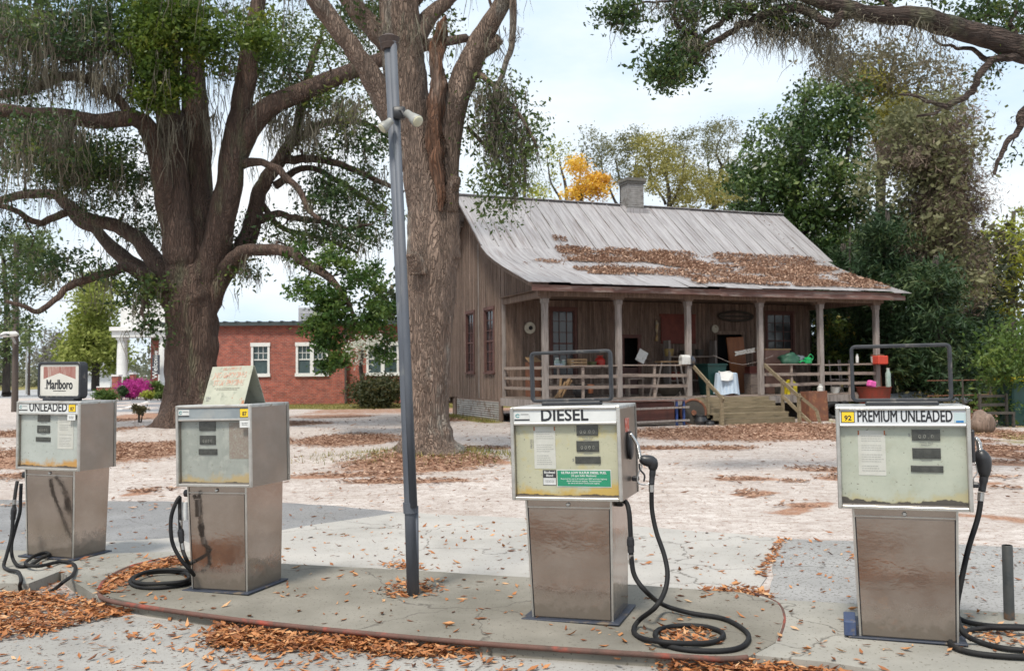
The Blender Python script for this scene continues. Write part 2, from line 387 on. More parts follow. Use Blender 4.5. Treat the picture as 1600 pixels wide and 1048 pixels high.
bp = N('ShaderNodeBump'); bp.inputs['Strength'].default_value = .6; bp.inputs['Distance'].default_value = .04; l(NZ(11, 9, .75), bp.inputs['Height']); l(bp.outputs[0], b_.inputs['Normal'])
g = np_mesh('ground', np.stack([X.ravel(), Y.ravel(), Z.ravel()], 1), F, gm, None, {'litter': lit.ravel(), 'grass': gr.ravel()}, True)
tag(g, kind='structure')

# ---------------------------------------------------------------- paving
def slab(name, px, z, mat, zb=-.3, zt=None, extra=None, wob=0):
    P = [g2(x, y, z) for (x, y) in px] + (extra or [])
    if wob:
        Q = []
        for i in range(len(P)):
            a_, b_2 = Vector(P[i]), Vector(P[(i + 1) % len(P)]); n2 = max(1, int((b_2 - a_).length / .12)) if (b_2 - a_).length < 12 else 1
            for k in range(n2):
                q = a_.lerp(b_2, k / n2); q += Vector((noise.noise(Vector((q.x * 2, q.y * 2, 1))), noise.noise(Vector((q.x * 2, q.y * 2, 9))))) * wob; Q.append(tuple(q))
        P = Q
    m = MB(); m.prism(P, zb, z)
    o = m.build(name, mat); tag(o, kind='structure'); return o
def pave(name, c, d, crumbs=(.1, .07, .05), cr=.62, bump=.35, stain=None, crack=.45):
    m = pm(name, c, d, scale=1.3, rough=.9, bump=bump, bscale=70, c3=stain or tuple(x * .7 for x in c), s3=.5, t3=(.5, .72), c4=crumbs, s4=38, t4=(cr, cr + .04), detail=9, dist=.006)
    n, b = nodes(m); N = n.nodes.new; l = n.links.new; tc = N('ShaderNodeTexCoord'); nz = N('ShaderNodeTexNoise'); nz.inputs['Scale'].default_value = 1.8; nz.inputs['Detail'].default_value = 7; l(tc.outputs['Object'], nz.inputs['Vector'])
    ad = N('ShaderNodeVectorMath'); ad.operation = 'MULTIPLY_ADD'; ad.inputs[1].default_value = (.7, .7, .7); l(nz.outputs['Color'], ad.inputs[0]); l(tc.outputs['Object'], ad.inputs[2])
    v = N('ShaderNodeTexVoronoi'); v.feature = 'DISTANCE_TO_EDGE'; v.inputs['Scale'].default_value = crack; l(ad.outputs[0], v.inputs['Vector'])
    r = N('ShaderNodeMapRange'); r.inputs[1].default_value = .0; r.inputs[2].default_value = .005; r.inputs[3].default_value = .8; r.inputs[4].default_value = 0; l(v.outputs[0], r.inputs[0])
    mx = N('ShaderNodeMix'); mx.data_type = 'RGBA'; l(r.outputs[0], mx.inputs['Factor']); l(b.inputs['Base Color'].links[0].from_socket, mx.inputs['A']); mx.inputs['B'].default_value = (.07, .06, .05, 1); l(mx.outputs['Result'], b.inputs['Base Color'])
    return m
asph = pave('asphalt', (.175, .175, .18), (.24, .24, .245), (.09, .085, .085), .6, .6, (.21, .205, .2))
asph_sp = pave('worn_asphalt', (.25, .245, .24), (.32, .315, .31), (.12, .11, .1), .58, .6)
conc_apron = pave('apron_concrete', (.345, .33, .31), (.42, .40, .375), (.2, .16, .12), .64, .25, (.26, .25, .23))
conc_isl = pave('island_concrete', (.165, .152, .125), (.25, .232, .198), (.1, .09, .07), .62, .35, (.085, .08, .066))
conc_old = pave('old_kerb_concrete', (.25, .24, .215), (.34, .325, .29), (.13, .115, .09), .62, .35, (.17, .165, .14))
conc_lane = pave('lane_concrete', (.27, .26, .243), (.35, .338, .317), (.13, .105, .09), .6, .5, (.20, .195, .19))
slab('forecourt_lane', [(-900, 880), (1700, 1000)], .004, conc_lane, extra=[(14, 5), (14, -25), (-30, -25), (-30, 8)])
slab('concrete_apron', [(170, 872), (430, 829), (625, 800), (880, 812), (1222, 840), (1160, 985), (600, 1000), (170, 960)], .008, conc_apron, wob=.05)
slab('asphalt_drive', [(-700, 778), (-200, 780), (170, 782), (470, 786), (590, 796), (625, 801), (430, 831), (170, 874), (-200, 880), (-700, 900)], .005, asph, wob=.07)
slab('worn_concrete_strip', [(120, 850), (270, 838), (300, 852), (300, 900), (120, 900)], .011, conc_apron, wob=.1)
slab('asphalt_pad', [(1223, 840), (1420, 848), (1700, 858), (2300, 880), (2300, 1000), (1700, 1010), (1190, 985)], .006, asph_sp, wob=.06)
ZI = .08
slab('old_island_slab', [(-420, 905), (45, 911), (92, 892), (153, 932), (330, 950), (330, 860), (175, 864), (-50, 856), (-420, 850)], ZI - .004, conc_old, wob=.02)
slab('fuel_island', [(155, 928), (230, 946), (400, 969), (620, 991), (800, 1006), (1000, 1019), (1120, 1026), (1170, 1024), (1212, 1003), (1226, 965), (1215, 940), (1160, 925), (850, 903), (640, 890),
      (440, 880), (275, 868), (205, 884), (165, 905)], ZI, conc_isl, wob=.01)
slab('kerb_slab', [(1100, 1018), (1170, 1022), (1290, 1033), (1390, 1049), (1700, 1078), (2200, 1120), (2200, 980), (1600, 958), (1490, 951), (1330, 943), (1220, 936), (1190, 930)], ZI - .004, conc_old, wob=.02)
# the iron edging that rims the island
edge = [(275, 868), (205, 884), (165, 905), (155, 926), (172, 937), (230, 947), (400, 970), (620, 992), (800, 1007), (1000, 1020), (1120, 1027), (1168, 1025)]
rust_iron = pm('rusty_red_iron', (.13, .06, .045), (.08, .05, .04), scale=6, rough=.8, c3=(.34, .06, .035), s3=2.6, t3=(.54, .66), bump=.4, bscale=60)
ep = catmull([(*g2(x, y, ZI), ZI - .006) for x, y in edge], 6)
m = MB(); m.tube(ep, .017, 8); e2 = [(1180, 925), (1215, 940), (1226, 965), (1216, 1000)]
m.tube(catmull([(*g2(x, y, ZI), ZI - .008) for x, y in e2], 6), .010, 8)
tag(m.build('kerb_edging', rust_iron, smooth=True), 'rusty red iron edging rimming the concrete fuel island', 'edging')
# ---------------------------------------------------------------- far street and parking on the left
slab('street', [(-900, 640), (-300, 626), (0, 622)], .004, pave('street_asphalt', (.33, .335, .35), (.38, .38, .39)), extra=[(-20, 66), (-22, 110), (-26, 400), (-34, 400), (-60, 90), (-80, 60)])
slab('parking_pad', [(60, 645), (255, 645)], .006, pave('parking_asphalt', (.19, .2, .22), (.24, .245, .26)), extra=[(-20.2, 62.5), (-30, 62.5)])
lp = pm('line_paint', (.75, .75, .72), (.6, .6, .58), bump=0)
m = MB(); a1, a2 = ground(186, 640), ground(232, 627)
m.beam((a1.x, a1.y, .008), (a2.x, a2.y, .008), .22, .006); tag(m.build('painted_line', lp), kind='structure')

# ================================================================ FALLEN LEAVES
lfm = leafmat('dead_leaf', [(0, (.10, .045, .028)), (.3, (.26, .10, .042)), (.6, (.46, .19, .07)), (.82, (.56, .30, .14)), (1, (.62, .45, .29))], .12, .6)
dull_leaf = leafmat('dull_dead_leaf', [(0, (.12, .06, .04)), (.3, (.27, .155, .105)), (.6, (.43, .275, .195)), (.85, (.55, .39, .29)), (1, (.66, .50, .39))], .12, .7)
def leaves(name, XY, Zs, size, rng, label=None, tilt=.35, asp=.34, kind='stuff', mat=None, tlo=0, thi=1):
    n = len(XY); yaw = rng.uniform(0, 2 * np.pi, n); L_ = size * np.clip(rng.lognormal(-.06, .32, n), .35, 1.6); W_ = L_ * asp * rng.uniform(.7, 1.3, n)
    dx = np.stack([np.cos(yaw), np.sin(yaw), rng.normal(size=n) * tilt], 1); dn = np.stack([-np.sin(yaw), np.cos(yaw), rng.normal(size=n) * tilt], 1)
    P = np.column_stack([XY, Zs]); cup = (rng.uniform(-.1, .5, n) * W_)[:, None] * np.array([0, 0, 1])
    V = np.empty((n, 6, 3)); l2 = L_[:, None] / 2; w2 = W_[:, None] / 2
    V[:, 0] = P - dx * l2 + cup * .8; V[:, 1] = P - dx * l2 * .1 - dn * w2 + cup; V[:, 2] = P + dx * l2 + cup * .8; V[:, 3] = P - dx * l2 * .1 + dn * w2 + cup
    V[:, 4] = P - dx * l2 * .2; V[:, 5] = P + dx * l2 * .45
    V[:, :, 2] = np.maximum(V[:, :, 2], (Zs + .0015 - np.where(tilt > .5, .02, 0))[:, None])
    b = (np.arange(n) * 6)[:, None]; F = np.concatenate([b + np.array([0, 1, 5, 4]), b + np.array([1, 2, 5, 5])[None] * 0 + np.array([4, 5, 3, 0]), ])
    F3 = np.concatenate([b + np.array(t_) for t_ in ([0, 1, 4], [1, 5, 4], [1, 2, 5], [2, 3, 5], [3, 4, 5], [3, 0, 4])])
    t = np.repeat(tlo + (thi - tlo) * rng.beta(2, 2, n), 6)
    o = np_mesh(name, V.reshape(-1, 3), F3, mat or lfm, None, {'t': t}, False, 3)
    tag(o, label, 'leaves' if label else None, kind=kind); return o
def inpoly(px, py, poly):
    c = np.zeros(len(px), bool); j = len(poly) - 1
    for i in range(len(poly)):
        xi, yi = poly[i]; xj, yj = poly[j]
        c ^= ((yi > py) != (yj > py)) & (px < (xj - xi) * (py - yi) / (yj - yi + 1e-9) + xi); j = i
    return c
def wpoly(poly, n, z, rng, soft=.12, zmax=0.0):
    """leaves strewn evenly over a patch of ground outlined by its corners"""
    W = np.array([g2(x, y, z) for x, y in poly]); lo, hi = W.min(0), W.max(0); out = []
    while sum(map(len, out)) < n:
        q = rng.uniform(lo, hi, (n * 2, 2)); k = inpoly(q[:, 0], q[:, 1], W); out.append(q[k])
    q = np.concatenate(out)[:n]; q = q + rng.normal(size=q.shape) * soft * rng.exponential(.8, (n, 1))
    return q, z + rng.uniform(0, 1, n) ** 2 * zmax
islP = [g2(x, y, ZI) for x, y in [(155, 928), (230, 946), (400, 969), (620, 991), (800, 1006), (1000, 1019), (1170, 1024), (1226, 965), (1215, 940), (1160, 925), (850, 903), (440, 880), (275, 868), (165, 905)]]
slabP = [g2(x, y, ZI) for x, y in [(-420, 905), (45, 911), (92, 892), (153, 932), (330, 950), (330, 860), (175, 864), (-50, 856), (-420, 850)]]
kerbP = [g2(x, y, ZI) for x, y in [(1170, 1022), (1290, 1033), (1390, 1049), (1700, 1078), (2200, 1120), (2200, 980), (1600, 958), (1490, 951), (1330, 943), (1220, 936)]]
def surfz(q):
    z = np.full(len(q), .008)
    for P_ in (islP, slabP, kerbP): z[inpoly(q[:, 0], q[:, 1], P_)] = ZI
    return z
A, B = [], []
for poly, n, zz, soft, zm in [
    ([(-200, 925), (0, 930), (60, 928), (110, 938), (160, 948), (245, 952), (150, 972), (60, 992), (-20, 1008), (-200, 1030)], 5200, 0, .05, .035),
    ([(345, 972), (440, 975), (540, 986), (640, 997), (830, 1012), (800, 1020), (640, 1030), (540, 1018), (430, 1020), (322, 1012)], 4300, 0, .05, .045),
    ([(985, 1028), (1070, 1026), (1180, 1026), (1290, 1038), (1400, 1056), (1300, 1070), (1050, 1050)], 2600, 0, .05, .05),
    ([(160, 930), (165, 908), (205, 888), (270, 872), (290, 880), (200, 905), (175, 925)], 650, ZI, .04, .01),
    ([(600, 935), (610, 915), (640, 905), (695, 908), (670, 932)], 170, ZI, .06, .02),
    ([(590, 885), (620, 880), (645, 886), (630, 893)], 70, 0, .05, .02),
    ([(1090, 925), (1110, 913), (1170, 910), (1210, 926), (1150, 930)], 420, ZI - .02, .03, .05),
    ([(1015, 1000), (1060, 975), (1120, 985), (1110, 1008)], 150, ZI, .05, .01),
    ([(1520, 1000), (1540, 975), (1600, 985), (1600, 1010)], 70, ZI, .05, .01),
    ([(0, 1040), (0, 960), (500, 1000), (800, 1030), (1000, 1040)], 260, 0, .4, 0),
    ([(350, 980), (60, 960), (500, 1000), (800, 1030), (900, 1048), (300, 1048)], 260, 0, .3, 0),
    ([(160, 950), (160, 870), (1220, 925), (1220, 1030)], 260, ZI, .1, 0),
    ([(1170, 1030), (1220, 930), (1700, 960), (1700, 1070)], 120, ZI, .1, 0),
    ([(-50, 910), (-50, 860), (330, 865), (330, 950)], 130, ZI, .1, 0),
    ([(60, 925), (40, 905), (95, 893), (150, 930)], 60, ZI, .05, 0),
    ([(350, 880), (640, 805), (1220, 842), (1215, 925)], 380, 0, .2, 0),
    ([(-100, 780), (590, 790), (430, 870), (-100, 870)], 200, 0, .2, 0),
    ([(1225, 842), (1700, 858), (1700, 955), (1225, 930)], 220, 0, .1, 0),
    ([(1215, 842), (1228, 842), (1195, 905), (1182, 900)], 160, 0, .02, 0),
    ([(100, 1500), (500, 1300), (1300, 1290), (1700, 1480), (1000, 1400), (500, 1420)], 2600, 0, .12, .04), ([(1000, 1190), (1300, 1170), (1700, 1230), (1300, 1240)], 1200, 0, .12, .03), ([(0, 1250), (300, 1180), (600, 1230), (300, 1260)], 1000, 0, .12, .03),
    ([(0, 1200), (0, 1040), (1600, 1040), (1600, 1200)], 350, 0, .1, 0)]:
    q, z = wpoly(poly, n, zz, rng0, soft, zm); s = surfz(q); piled = zm > 0
    if zz == 0:
        k_ = s < .02; q, z, s = q[k_], z[k_], s[k_]
    A.append(q); B.append(np.where(s > .02, ZI, .008) + (z - zz if piled else 0))
XY = np.concatenate(A); leaves('fallen_leaves_near', XY, np.concatenate(B) + .002, .058, rng0, 'orange brown oak leaves drifted along the island kerb and lane')
# drifts on the sand: strewn inside the patches, thinner at the rim, and a scatter of odd leaves between them
q = np.column_stack([rng0.uniform(-16, 18, 500000), rng0.uniform(11.5, 36, 500000)]); q = q[np.abs(q[:, 0]) < q[:, 1] * .62 + 1]
m_ = litter(q[:, 0], q[:, 1]); keep = rng0.uniform(0, 1, len(q)) < m_ ** 1.6 * .6 + .014; q = q[keep]
fz = relief(q[:, 0], q[:, 1]) + .015
fz = np.where(surfz(q) > .02, ZI, fz)
leaves('fallen_leaves_lot', q, fz, .085, rng0, 'brown leaf drifts scattered over the pale sandy lot', tilt=.25, tlo=0, thi=.9, mat=dull_leaf)
# weeds and grass tufts
gm2 = leafmat('grass_blade', [(0, (.07, .09, .02)), (.5, (.2, .2, .05)), (1, (.42, .34, .12))], .2, .6)
def blades(name, q, z, h, rng, label):
    n = len(q); yaw = rng.uniform(0, 6.28, n); w_ = .006 * h / .08; H = h * rng.uniform(.4, 1.3, n); d = np.stack([np.cos(yaw), np.sin(yaw), 0 * yaw], 1) * w_; P = np.column_stack([q, z])
    lean = np.column_stack([rng.normal(size=(n, 2)) * .4 * H[:, None], H]); V = np.empty((n, 3, 3)); V[:, 0] = P - d; V[:, 1] = P + d; V[:, 2] = P + lean
    o = np_mesh(name, V.reshape(-1, 3), np.arange(3 * n).reshape(-1, 3), gm2, None, {'t': np.repeat(rng.uniform(0, 1, n), 3)}, False, 3)
    return tag(o, label, 'grass', kind='stuff')
q1 = np.column_stack([rng0.normal(T2.x + .2, 1.3, 2000), rng0.normal(T2.y - .1, .6, 2000)])
q2 = np.column_stack([rng0.uniform(-13, 3, 14000), rng0.uniform(43.5, 51.5, 14000)])
u_ = rng0.uniform(-1, .0, 3500); v_ = rng0.uniform(0, 8, 3500); q3 = np.column_stack([-.26 + .934 * u_ - .357 * v_, 31.4 + .357 * u_ + .934 * v_])
qq = np.concatenate([q1, q2, q3]); hh = relief(qq[:, 0], qq[:, 1])
blades('grass', qq, hh - .01, .11, rng0, 'yellowed grass round the tree roots and below the walls')
# ================================================================ FUEL PUMPS
def steel_mat(name, c1, c2, rough=.3, dirt=(.12, .10, .08)):
    m = pm(name, c1, c2, scale=2.2, rough=rough, metal=.95, bump=.22, bscale=2.2, c3=(.29, .225, .185), s3=1.3, t3=(.45, .75), st=(1, 1, 1.4), rv=.05, dist=.02)  # soft brown smears painted into the colour in place of mirrored patches
    n, b = nodes(m); N = n.nodes.new; l = n.links.new
    tc = N('ShaderNodeTexCoord'); sp = N('ShaderNodeSeparateXYZ'); l(tc.outputs['Object'], sp.inputs[0])
    nz = N('ShaderNodeTexNoise'); nz.inputs['Scale'].default_value = 14; nz.inputs['Detail'].default_value = 8; nz.inputs['Roughness'].default_value = .75; l(tc.outputs['Object'], nz.inputs['Vector'])
    r = N('ShaderNodeMapRange'); r.inputs[1].default_value = .0; r.inputs[2].default_value = .28; r.inputs[3].default_value = .62; r.inputs[4].default_value = 0; l(sp.outputs['Z'], r.inputs[0])
    a = N('ShaderNodeMath'); a.operation = 'ADD'; l(nz.outputs['Fac'], a.inputs[0]); l(r.outputs[0], a.inputs[1])
    r2 = N('ShaderNodeMapRange'); r2.inputs[1].default_value = .62; r2.inputs[2].default_value = .95; r2.inputs[3].default_value = 0; r2.inputs[4].default_value = .9; l(a.outputs[0], r2.inputs[0])
    mx = N('ShaderNodeMix'); mx.data_type = 'RGBA'; src = b.inputs['Base Color'].links[0].from_socket; l(src, mx.inputs['A']); mx.inputs['B'].default_value = (*dirt, 1); l(r2.outputs[0], mx.inputs['Factor']); l(mx.outputs['Result'], b.inputs['Base Color'])
    m2 = N('ShaderNodeMath'); m2.operation = 'MULTIPLY_ADD'; l(r2.outputs[0], m2.inputs[0]); m2.inputs[1].default_value = -.9; m2.inputs[2].default_value = .92; l(m2.outputs[0], b.inputs['Metallic'])
    return m
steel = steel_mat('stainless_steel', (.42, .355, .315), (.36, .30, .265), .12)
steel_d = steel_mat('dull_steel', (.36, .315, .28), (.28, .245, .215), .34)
trim = pm('trim_steel', (.62, .6, .56), (.45, .43, .4), scale=9, rough=.35, metal=.9, bump=.05, rv=.1)
top_m = pm('pump_top_metal', (.55, .55, .54), (.38, .38, .37), scale=7, rough=.5, metal=.5, bump=.1, c3=(.28, .25, .2), s3=9, t3=(.58, .66))
hose_m = pm('hose_rubber', (.009, .009, .011), (.018, .018, .018), scale=8, rough=.62, bump=.2, bscale=60, c3=(.07, .06, .05), s3=5, t3=(.62, .8), spec=.25)
blackp = pm('black_plastic', (.014, .015, .018), (.03, .03, .034), scale=12, rough=.42, bump=.08)
frame_m = pm('dark_frame_metal', (.018, .02, .026), (.035, .037, .042), scale=14, rough=.5, bump=.1, c3=(.12, .11, .1), s3=8, t3=(.62, .7))
chrome = pm('worn_chrome', (.6, .6, .6), (.4, .4, .39), rough=.25, metal=1, bump=.03)
navy = pm('navy_plate', (.02, .028, .05), (.04, .045, .06), rough=.6, c3=(.14, .11, .08), s3=7, t3=(.55, .65))
white_l = pm('label_white', (.66, .67, .66), (.5, .51, .5), scale=10, rough=.5, bump=0, c3=(.42, .41, .37), s3=4, t3=(.6, .75))
yel = pm('label_yellow', (.82, .56, .02), (.74, .5, .02), rough=.45, bump=0)
paper = pm('paper_notice', (.56, .56, .52), (.47, .47, .42), scale=9, rough=.8, bump=0, c3=(.42, .36, .25), s3=3, t3=(.6, .8))
inkm = pm('black_ink', (.012, .014, .018), (.02, .02, .024), rough=.5, bump=0)
greym = pm('grey_ink', (.16, .16, .16), (.22, .22, .22), rough=.7, bump=0)
palem = pm('faded_print', (.33, .33, .31), (.40, .40, .37), rough=.8, bump=0)
greenl = pm('label_green', (.0, .26, .13), (.0, .22, .11), rough=.4, bump=0)
redl = pm('label_red', (.62, .09, .05), (.5, .09, .05), rough=.5, bump=0, c3=(.7, .4, .33), s3=30, t3=(.5, .6))
dialm = pm('dial_dark', (.018, .02, .017), (.05, .052, .045), scale=25, rough=.35, bump=0)
digm = pm('dial_digit', (.32, .32, .28), (.12, .12, .1), scale=40, rough=.6, bump=0)

def face_mat(name, base, b2, stain, stain2, s_lo=.10, haze=(.3, .3, .27), hz=(.62, .8), wavy=0):
    """aged dial face: grime and rust standing at the foot of the panel"""
    m = pm(name, base, b2, scale=5, rough=.35, bump=0, c3=haze, s3=6, t3=hz, c4=(.2, .2, .16), s4=60, t4=(.66, .7))
    n, b = nodes(m); N = n.nodes.new; l = n.links.new
    tc = N('ShaderNodeTexCoord'); sp = N('ShaderNodeSeparateXYZ'); l(tc.outputs['Object'], sp.inputs[0])
    src = b.inputs['Base Color'].links[0].from_socket
    for (col, z0, z1, sc, k, th) in ((stain, .03, .25, 5, .55, (.56, .8)), (stain2, .024, s_lo + .02, 9 if not wavy else 8, .6, (.60, .67))):
        nz = N('ShaderNodeTexNoise'); nz.inputs['Scale'].default_value = sc; nz.inputs['Detail'].default_value = 6; nz.inputs['Roughness'].default_value = .6; l(tc.outputs['Object'], nz.inputs['Vector'])
        r = N('ShaderNodeMapRange'); r.inputs[1].default_value = z0; r.inputs[2].default_value = z1; r.inputs[3].default_value = k; r.inputs[4].default_value = 0; r.clamp = True; l(sp.outputs['Z'], r.inputs[0])
        a = N('ShaderNodeMath'); a.operation = 'MULTIPLY_ADD'; l(nz.outputs['Fac'], a.inputs[0]); a.inputs[1].default_value = 1.5; r.inputs[3].default_value = k - .4; r.inputs[4].default_value = -.9; l(r.outputs[0], a.inputs[2])
        r2 = N('ShaderNodeMapRange'); r2.inputs[1].default_value = th[0]; r2.inputs[2].default_value = th[1]; l(a.outputs[0], r2.inputs[0])
        mx = N('ShaderNodeMix'); mx.data_type = 'RGBA'; l(src, mx.inputs['A']); mx.inputs['B'].default_value = (*col, 1); l(r2.outputs[0], mx.inputs['Factor']); src = mx.outputs['Result']
    l(src, b.inputs['Base Color']); return m
glass = bpy.data.materials.new('dial_glass'); glass.use_nodes = True; n_ = glass.node_tree; n_.nodes.clear(); N = n_.nodes.new; l = n_.links.new
_t = N('ShaderNodeBsdfTransparent'); _g = N('ShaderNodeBsdfGlossy'); _g.inputs['Roughness'].default_value = .06; _ge = N('ShaderNodeNewGeometry'); _d = N('ShaderNodeVectorMath'); _d.operation = 'DOT_PRODUCT'; l(_ge.outputs['Incoming'], _d.inputs[0]); l(_ge.outputs['Normal'], _d.inputs[1])
def _ma(op, a, b=0.0):
    x = N('ShaderNodeMath'); x.operation = op
    for i, v in enumerate((a, b)):
        if isinstance(v, float): x.inputs[i].default_value = v
        else: l(v, x.inputs[i])
    return x
_f = _ma('ADD', _ma('MULTIPLY', _ma('POWER', _ma('SUBTRACT', 1.0, _ma('ABSOLUTE', _d.outputs['Value']).outputs[0]).outputs[0], 5.0).outputs[0], .9).outputs[0], .05)
_m = N('ShaderNodeMixShader'); _o = N('ShaderNodeOutputMaterial')
l(_f.outputs[0], _m.inputs[0]); l(_t.outputs[0], _m.inputs[1]); l(_g.outputs[0], _m.inputs[2]); l(_m.outputs[0], _o.inputs[0])

W, HP, HB, DP = .735, .78, .61, .5       # head width, pedestal height, head height, head depth
def rbar(mb, pts, r): mb.tube(pts, r, 8)
def rrect(w, h, cr_, k=5):
    P = []
    for (sx, sz, a0) in ((1, 1, 0), (-1, 1, 90), (-1, -1, 180), (1, -1, 270)):
        for i in range(k + 1):
            a = R(a0 + 90 * i / k); P.append((sx * (w / 2 - cr_) + cr_ * math.cos(a), sz * (h / 2 - cr_) + cr_ * math.sin(a)))
    return P
def frame_ring(mb, w, h, th, dep, cr_, y0, zc):
    A_ = rrect(w, h, cr_); B_ = rrect(w - 2 * th, h - 2 * th, max(cr_ - th, .006)); n = len(A_); c = .006
    A2 = rrect(w - 2 * c, h - 2 * c, cr_ - c); B2 = rrect(w - 2 * th + 2 * c, h - 2 * th + 2 * c, max(cr_ - th, .006) + c)
    vs = []
    for P, y in ((A2, y0), (A_, y0 + c), (A_, y0 + dep - c), (A2, y0 + dep), (B2, y0 + dep), (B_, y0 + dep - c), (B_, y0 + c), (B2, y0)): vs += [(p[0], y, zc + p[1]) for p in P]
    fs = []
    for r_ in range(8):
        q = (r_ + 1) % 8
        for i in range(n):
            j = (i + 1) % n; fs.append((r_ * n + i, r_ * n + j, q * n + j, q * n + i))
    mb.add(vs, fs)
FW = W - .05                                  # face panel between the frame bars
def fx(u): return -W / 2 + u * W
def fzz(v): return HP + HB * (1 - v)          # v measured down the head
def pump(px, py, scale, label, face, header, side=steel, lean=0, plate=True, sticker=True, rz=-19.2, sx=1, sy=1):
    p = ground(px, py, ZI); t = thing('fuel_pump', (p.x, p.y, ZI), R(rz), label, 'fuel pump', None)
    t.rotation_euler = (0, R(lean), R(rz)); t.scale = (sx, sy, 1)
    # pedestal
    m = MB(); wb, wt, db, dt = .545, .585, .43, .45
    def ring(z, k=0):
        f = z / HP; w2 = (wb + (wt - wb) * f) / 2 + k; d0, d1 = .03 + (-.02) * f - k, .03 + db + (dt - db) * f + k
        return [(-w2, d0, z), (w2, d0, z), (w2, d1, z), (-w2, d1, z)]
    def shell(mb, zs, k=0):
        vs = sum([ring(z, k) for z in zs], []); fs = [(3, 2, 1, 0)]
        for i in range(len(zs) - 1):
            for j in range(4): fs.append((i * 4 + j, i * 4 + (j + 1) % 4, i * 4 + 4 + (j + 1) % 4, i * 4 + 4 + j))
        fs.append(tuple(len(vs) - 4 + j for j in range(4))); mb.add(vs, fs)
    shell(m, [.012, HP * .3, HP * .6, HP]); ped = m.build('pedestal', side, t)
    def pwall(mb, u0, u1, z0, z1, dy, th=.004, front=True):
        """a panel lying on the tapering front or right side"""
        vs = []
        for o_ in (dy, dy + th):
            for (u, z) in ((u0, z0), (u1, z0), (u1, z1), (u0, z1)):
                f = z / HP; w2 = (wb + (wt - wb) * f) / 2; d0, d1 = .03 - .02 * f, .03 + db + (dt - db) * f
                if front: vs.append((-w2 + u * 2 * w2, d0 - o_, z))
                else: vs.append((w2 + o_, d0 + u * (d1 - d0), z))
        mb.add(vs, [(0, 1, 2, 3), (7, 6, 5, 4), (0, 4, 5, 1), (1, 5, 6, 2), (2, 6, 7, 3), (3, 7, 4, 0)])
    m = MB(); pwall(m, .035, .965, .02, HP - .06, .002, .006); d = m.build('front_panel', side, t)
    m = MB(); pwall(m, .0, .022, .012, HP - .003, .001, .009); pwall(m, .978, 1.0, .012, HP - .003, .001, .009); pwall(m, .022, .978, HP - .05, HP - .044, .001, .006); m.build('panel_trim', trim, t)
    
    for ua, ub in ((.023, .034), (.966, .977)): m = MB(); pwall(m, ua, ub, .014, HP - .056, .0005, .003); m.build('seam_gasket', inkm, t)
    m = MB(); m.lathe([(0.001, 0), (.014, 0), (.014, -.008), (.01, -.012), (.001, -.012)], 12, (0, .008, HP - .028), axis='y'); m.build('lock', chrome, d)
    m = MB(); m.cbox(-.335, .32, -.03 if plate else -.0, .50, 0, .012, .004); m.build('base_plate', navy, t)
    # head: four walls with a recessed face
    m = MB(); x0, x1, y0, y1, z0, z1 = -W / 2, W / 2, -.025, DP - .025, HP, HP + HB; th = .02
    m.box(x0, x0 + th, y0 + .012, y1, z0 + .002, z1 - .002); m.box(x1 - th, x1, y0 + .012, y1, z0 + .002, z1 - .002)
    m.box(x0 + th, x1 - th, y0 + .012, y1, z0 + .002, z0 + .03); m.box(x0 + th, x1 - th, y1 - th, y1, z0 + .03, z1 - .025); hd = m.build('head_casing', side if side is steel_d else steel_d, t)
    m = MB(); m.cbox(x0 - .004, x1 + .004, y0 + .004, y1 + .004, z1 - .024, z1, .006); m.build('top_cover', top_m, t)
    m = MB(); b_w = .02
    m.cbox(x0 - .003, x0 + b_w, y0 - .012, y0 + .012, z0, z1 - .003, .004); m.cbox(x1 - b_w, x1 + .003, y0 - .012, y0 + .012, z0, z1 - .003, .004)
    m.cbox(x0 + b_w, x1 - b_w, y0 - .014, y0 + .0115, z0 + .0005, z0 + .022, .004); m.cbox(x0 + b_w, x1 - b_w, y0 - .012, y0 + .0113, z1 - .022, z1 - .0035, .004)
    m.cbox(x0 + b_w, x1 - b_w, y0 - .008, y0 + .0111, fzz(.195), fzz(.17), .003)
    for zz in (z0 + .03, z1 - .03): m.cbox(x1 - .003, x1 + .006, y1 - .03, y1 + .002, z0 + .004, z1 - .004, .002)
    m.build('face_frame', trim, t)
    m = MB(); m.box(x0 + b_w, x1 - b_w, y0 + .03, y0 + .034, z0 + .024, fzz(.19)); fp = m.build('dial_face', face, t)
    fp.data.transform(Matrix.Translation((0, 0, -HP))); fp.location.z = HP
    m = MB(); m.add([(x0 + b_w, y0 + .005, z0 + .0225), (x1 - b_w, y0 + .005, z0 + .0225), (x1 - b_w, y0 + .005, fzz(.196)), (x0 + b_w, y0 + .005, fzz(.196))], [(0, 1, 2, 3)]); m.build('glass_pane', glass, t)
    m = MB(); m.box(x0 + b_w, x1 - b_w, y0 - .002, y0 + .004, fzz(.172), z1 - .0225); hp_ = m.build('header_strip', header, t)
    return t, fp, hp_
YF = -.025 + .03      # plane of the dial face
def dial(t, u0, u1, v0, v1, s, cap=None, left=None):
    m = MB(); m.cbox(fx(u0), fx(u1), YF - .008, YF - .0003, fzz(v1), fzz(v0), .002); d = m.build('dial_window', dialm, t)
    if s: text(s, .033, digm, d, (fx((u0 + u1) / 2), YF - .0085, fzz((v0 + v1) / 2) - .009), ext=.0003, name='digits')
    if cap: text(cap, .0135, greym, d, (fx((u0 + u1) / 2), YF - .0015, fzz(v1 + (.035 if '\n' in cap else .02))), ext=.0003, name='caption')
    if left: text(left, .026, greym, d, (fx(u0) - .014, YF - .0015, fzz((v0 + v1) / 2)), ext=.0003, name='caption')
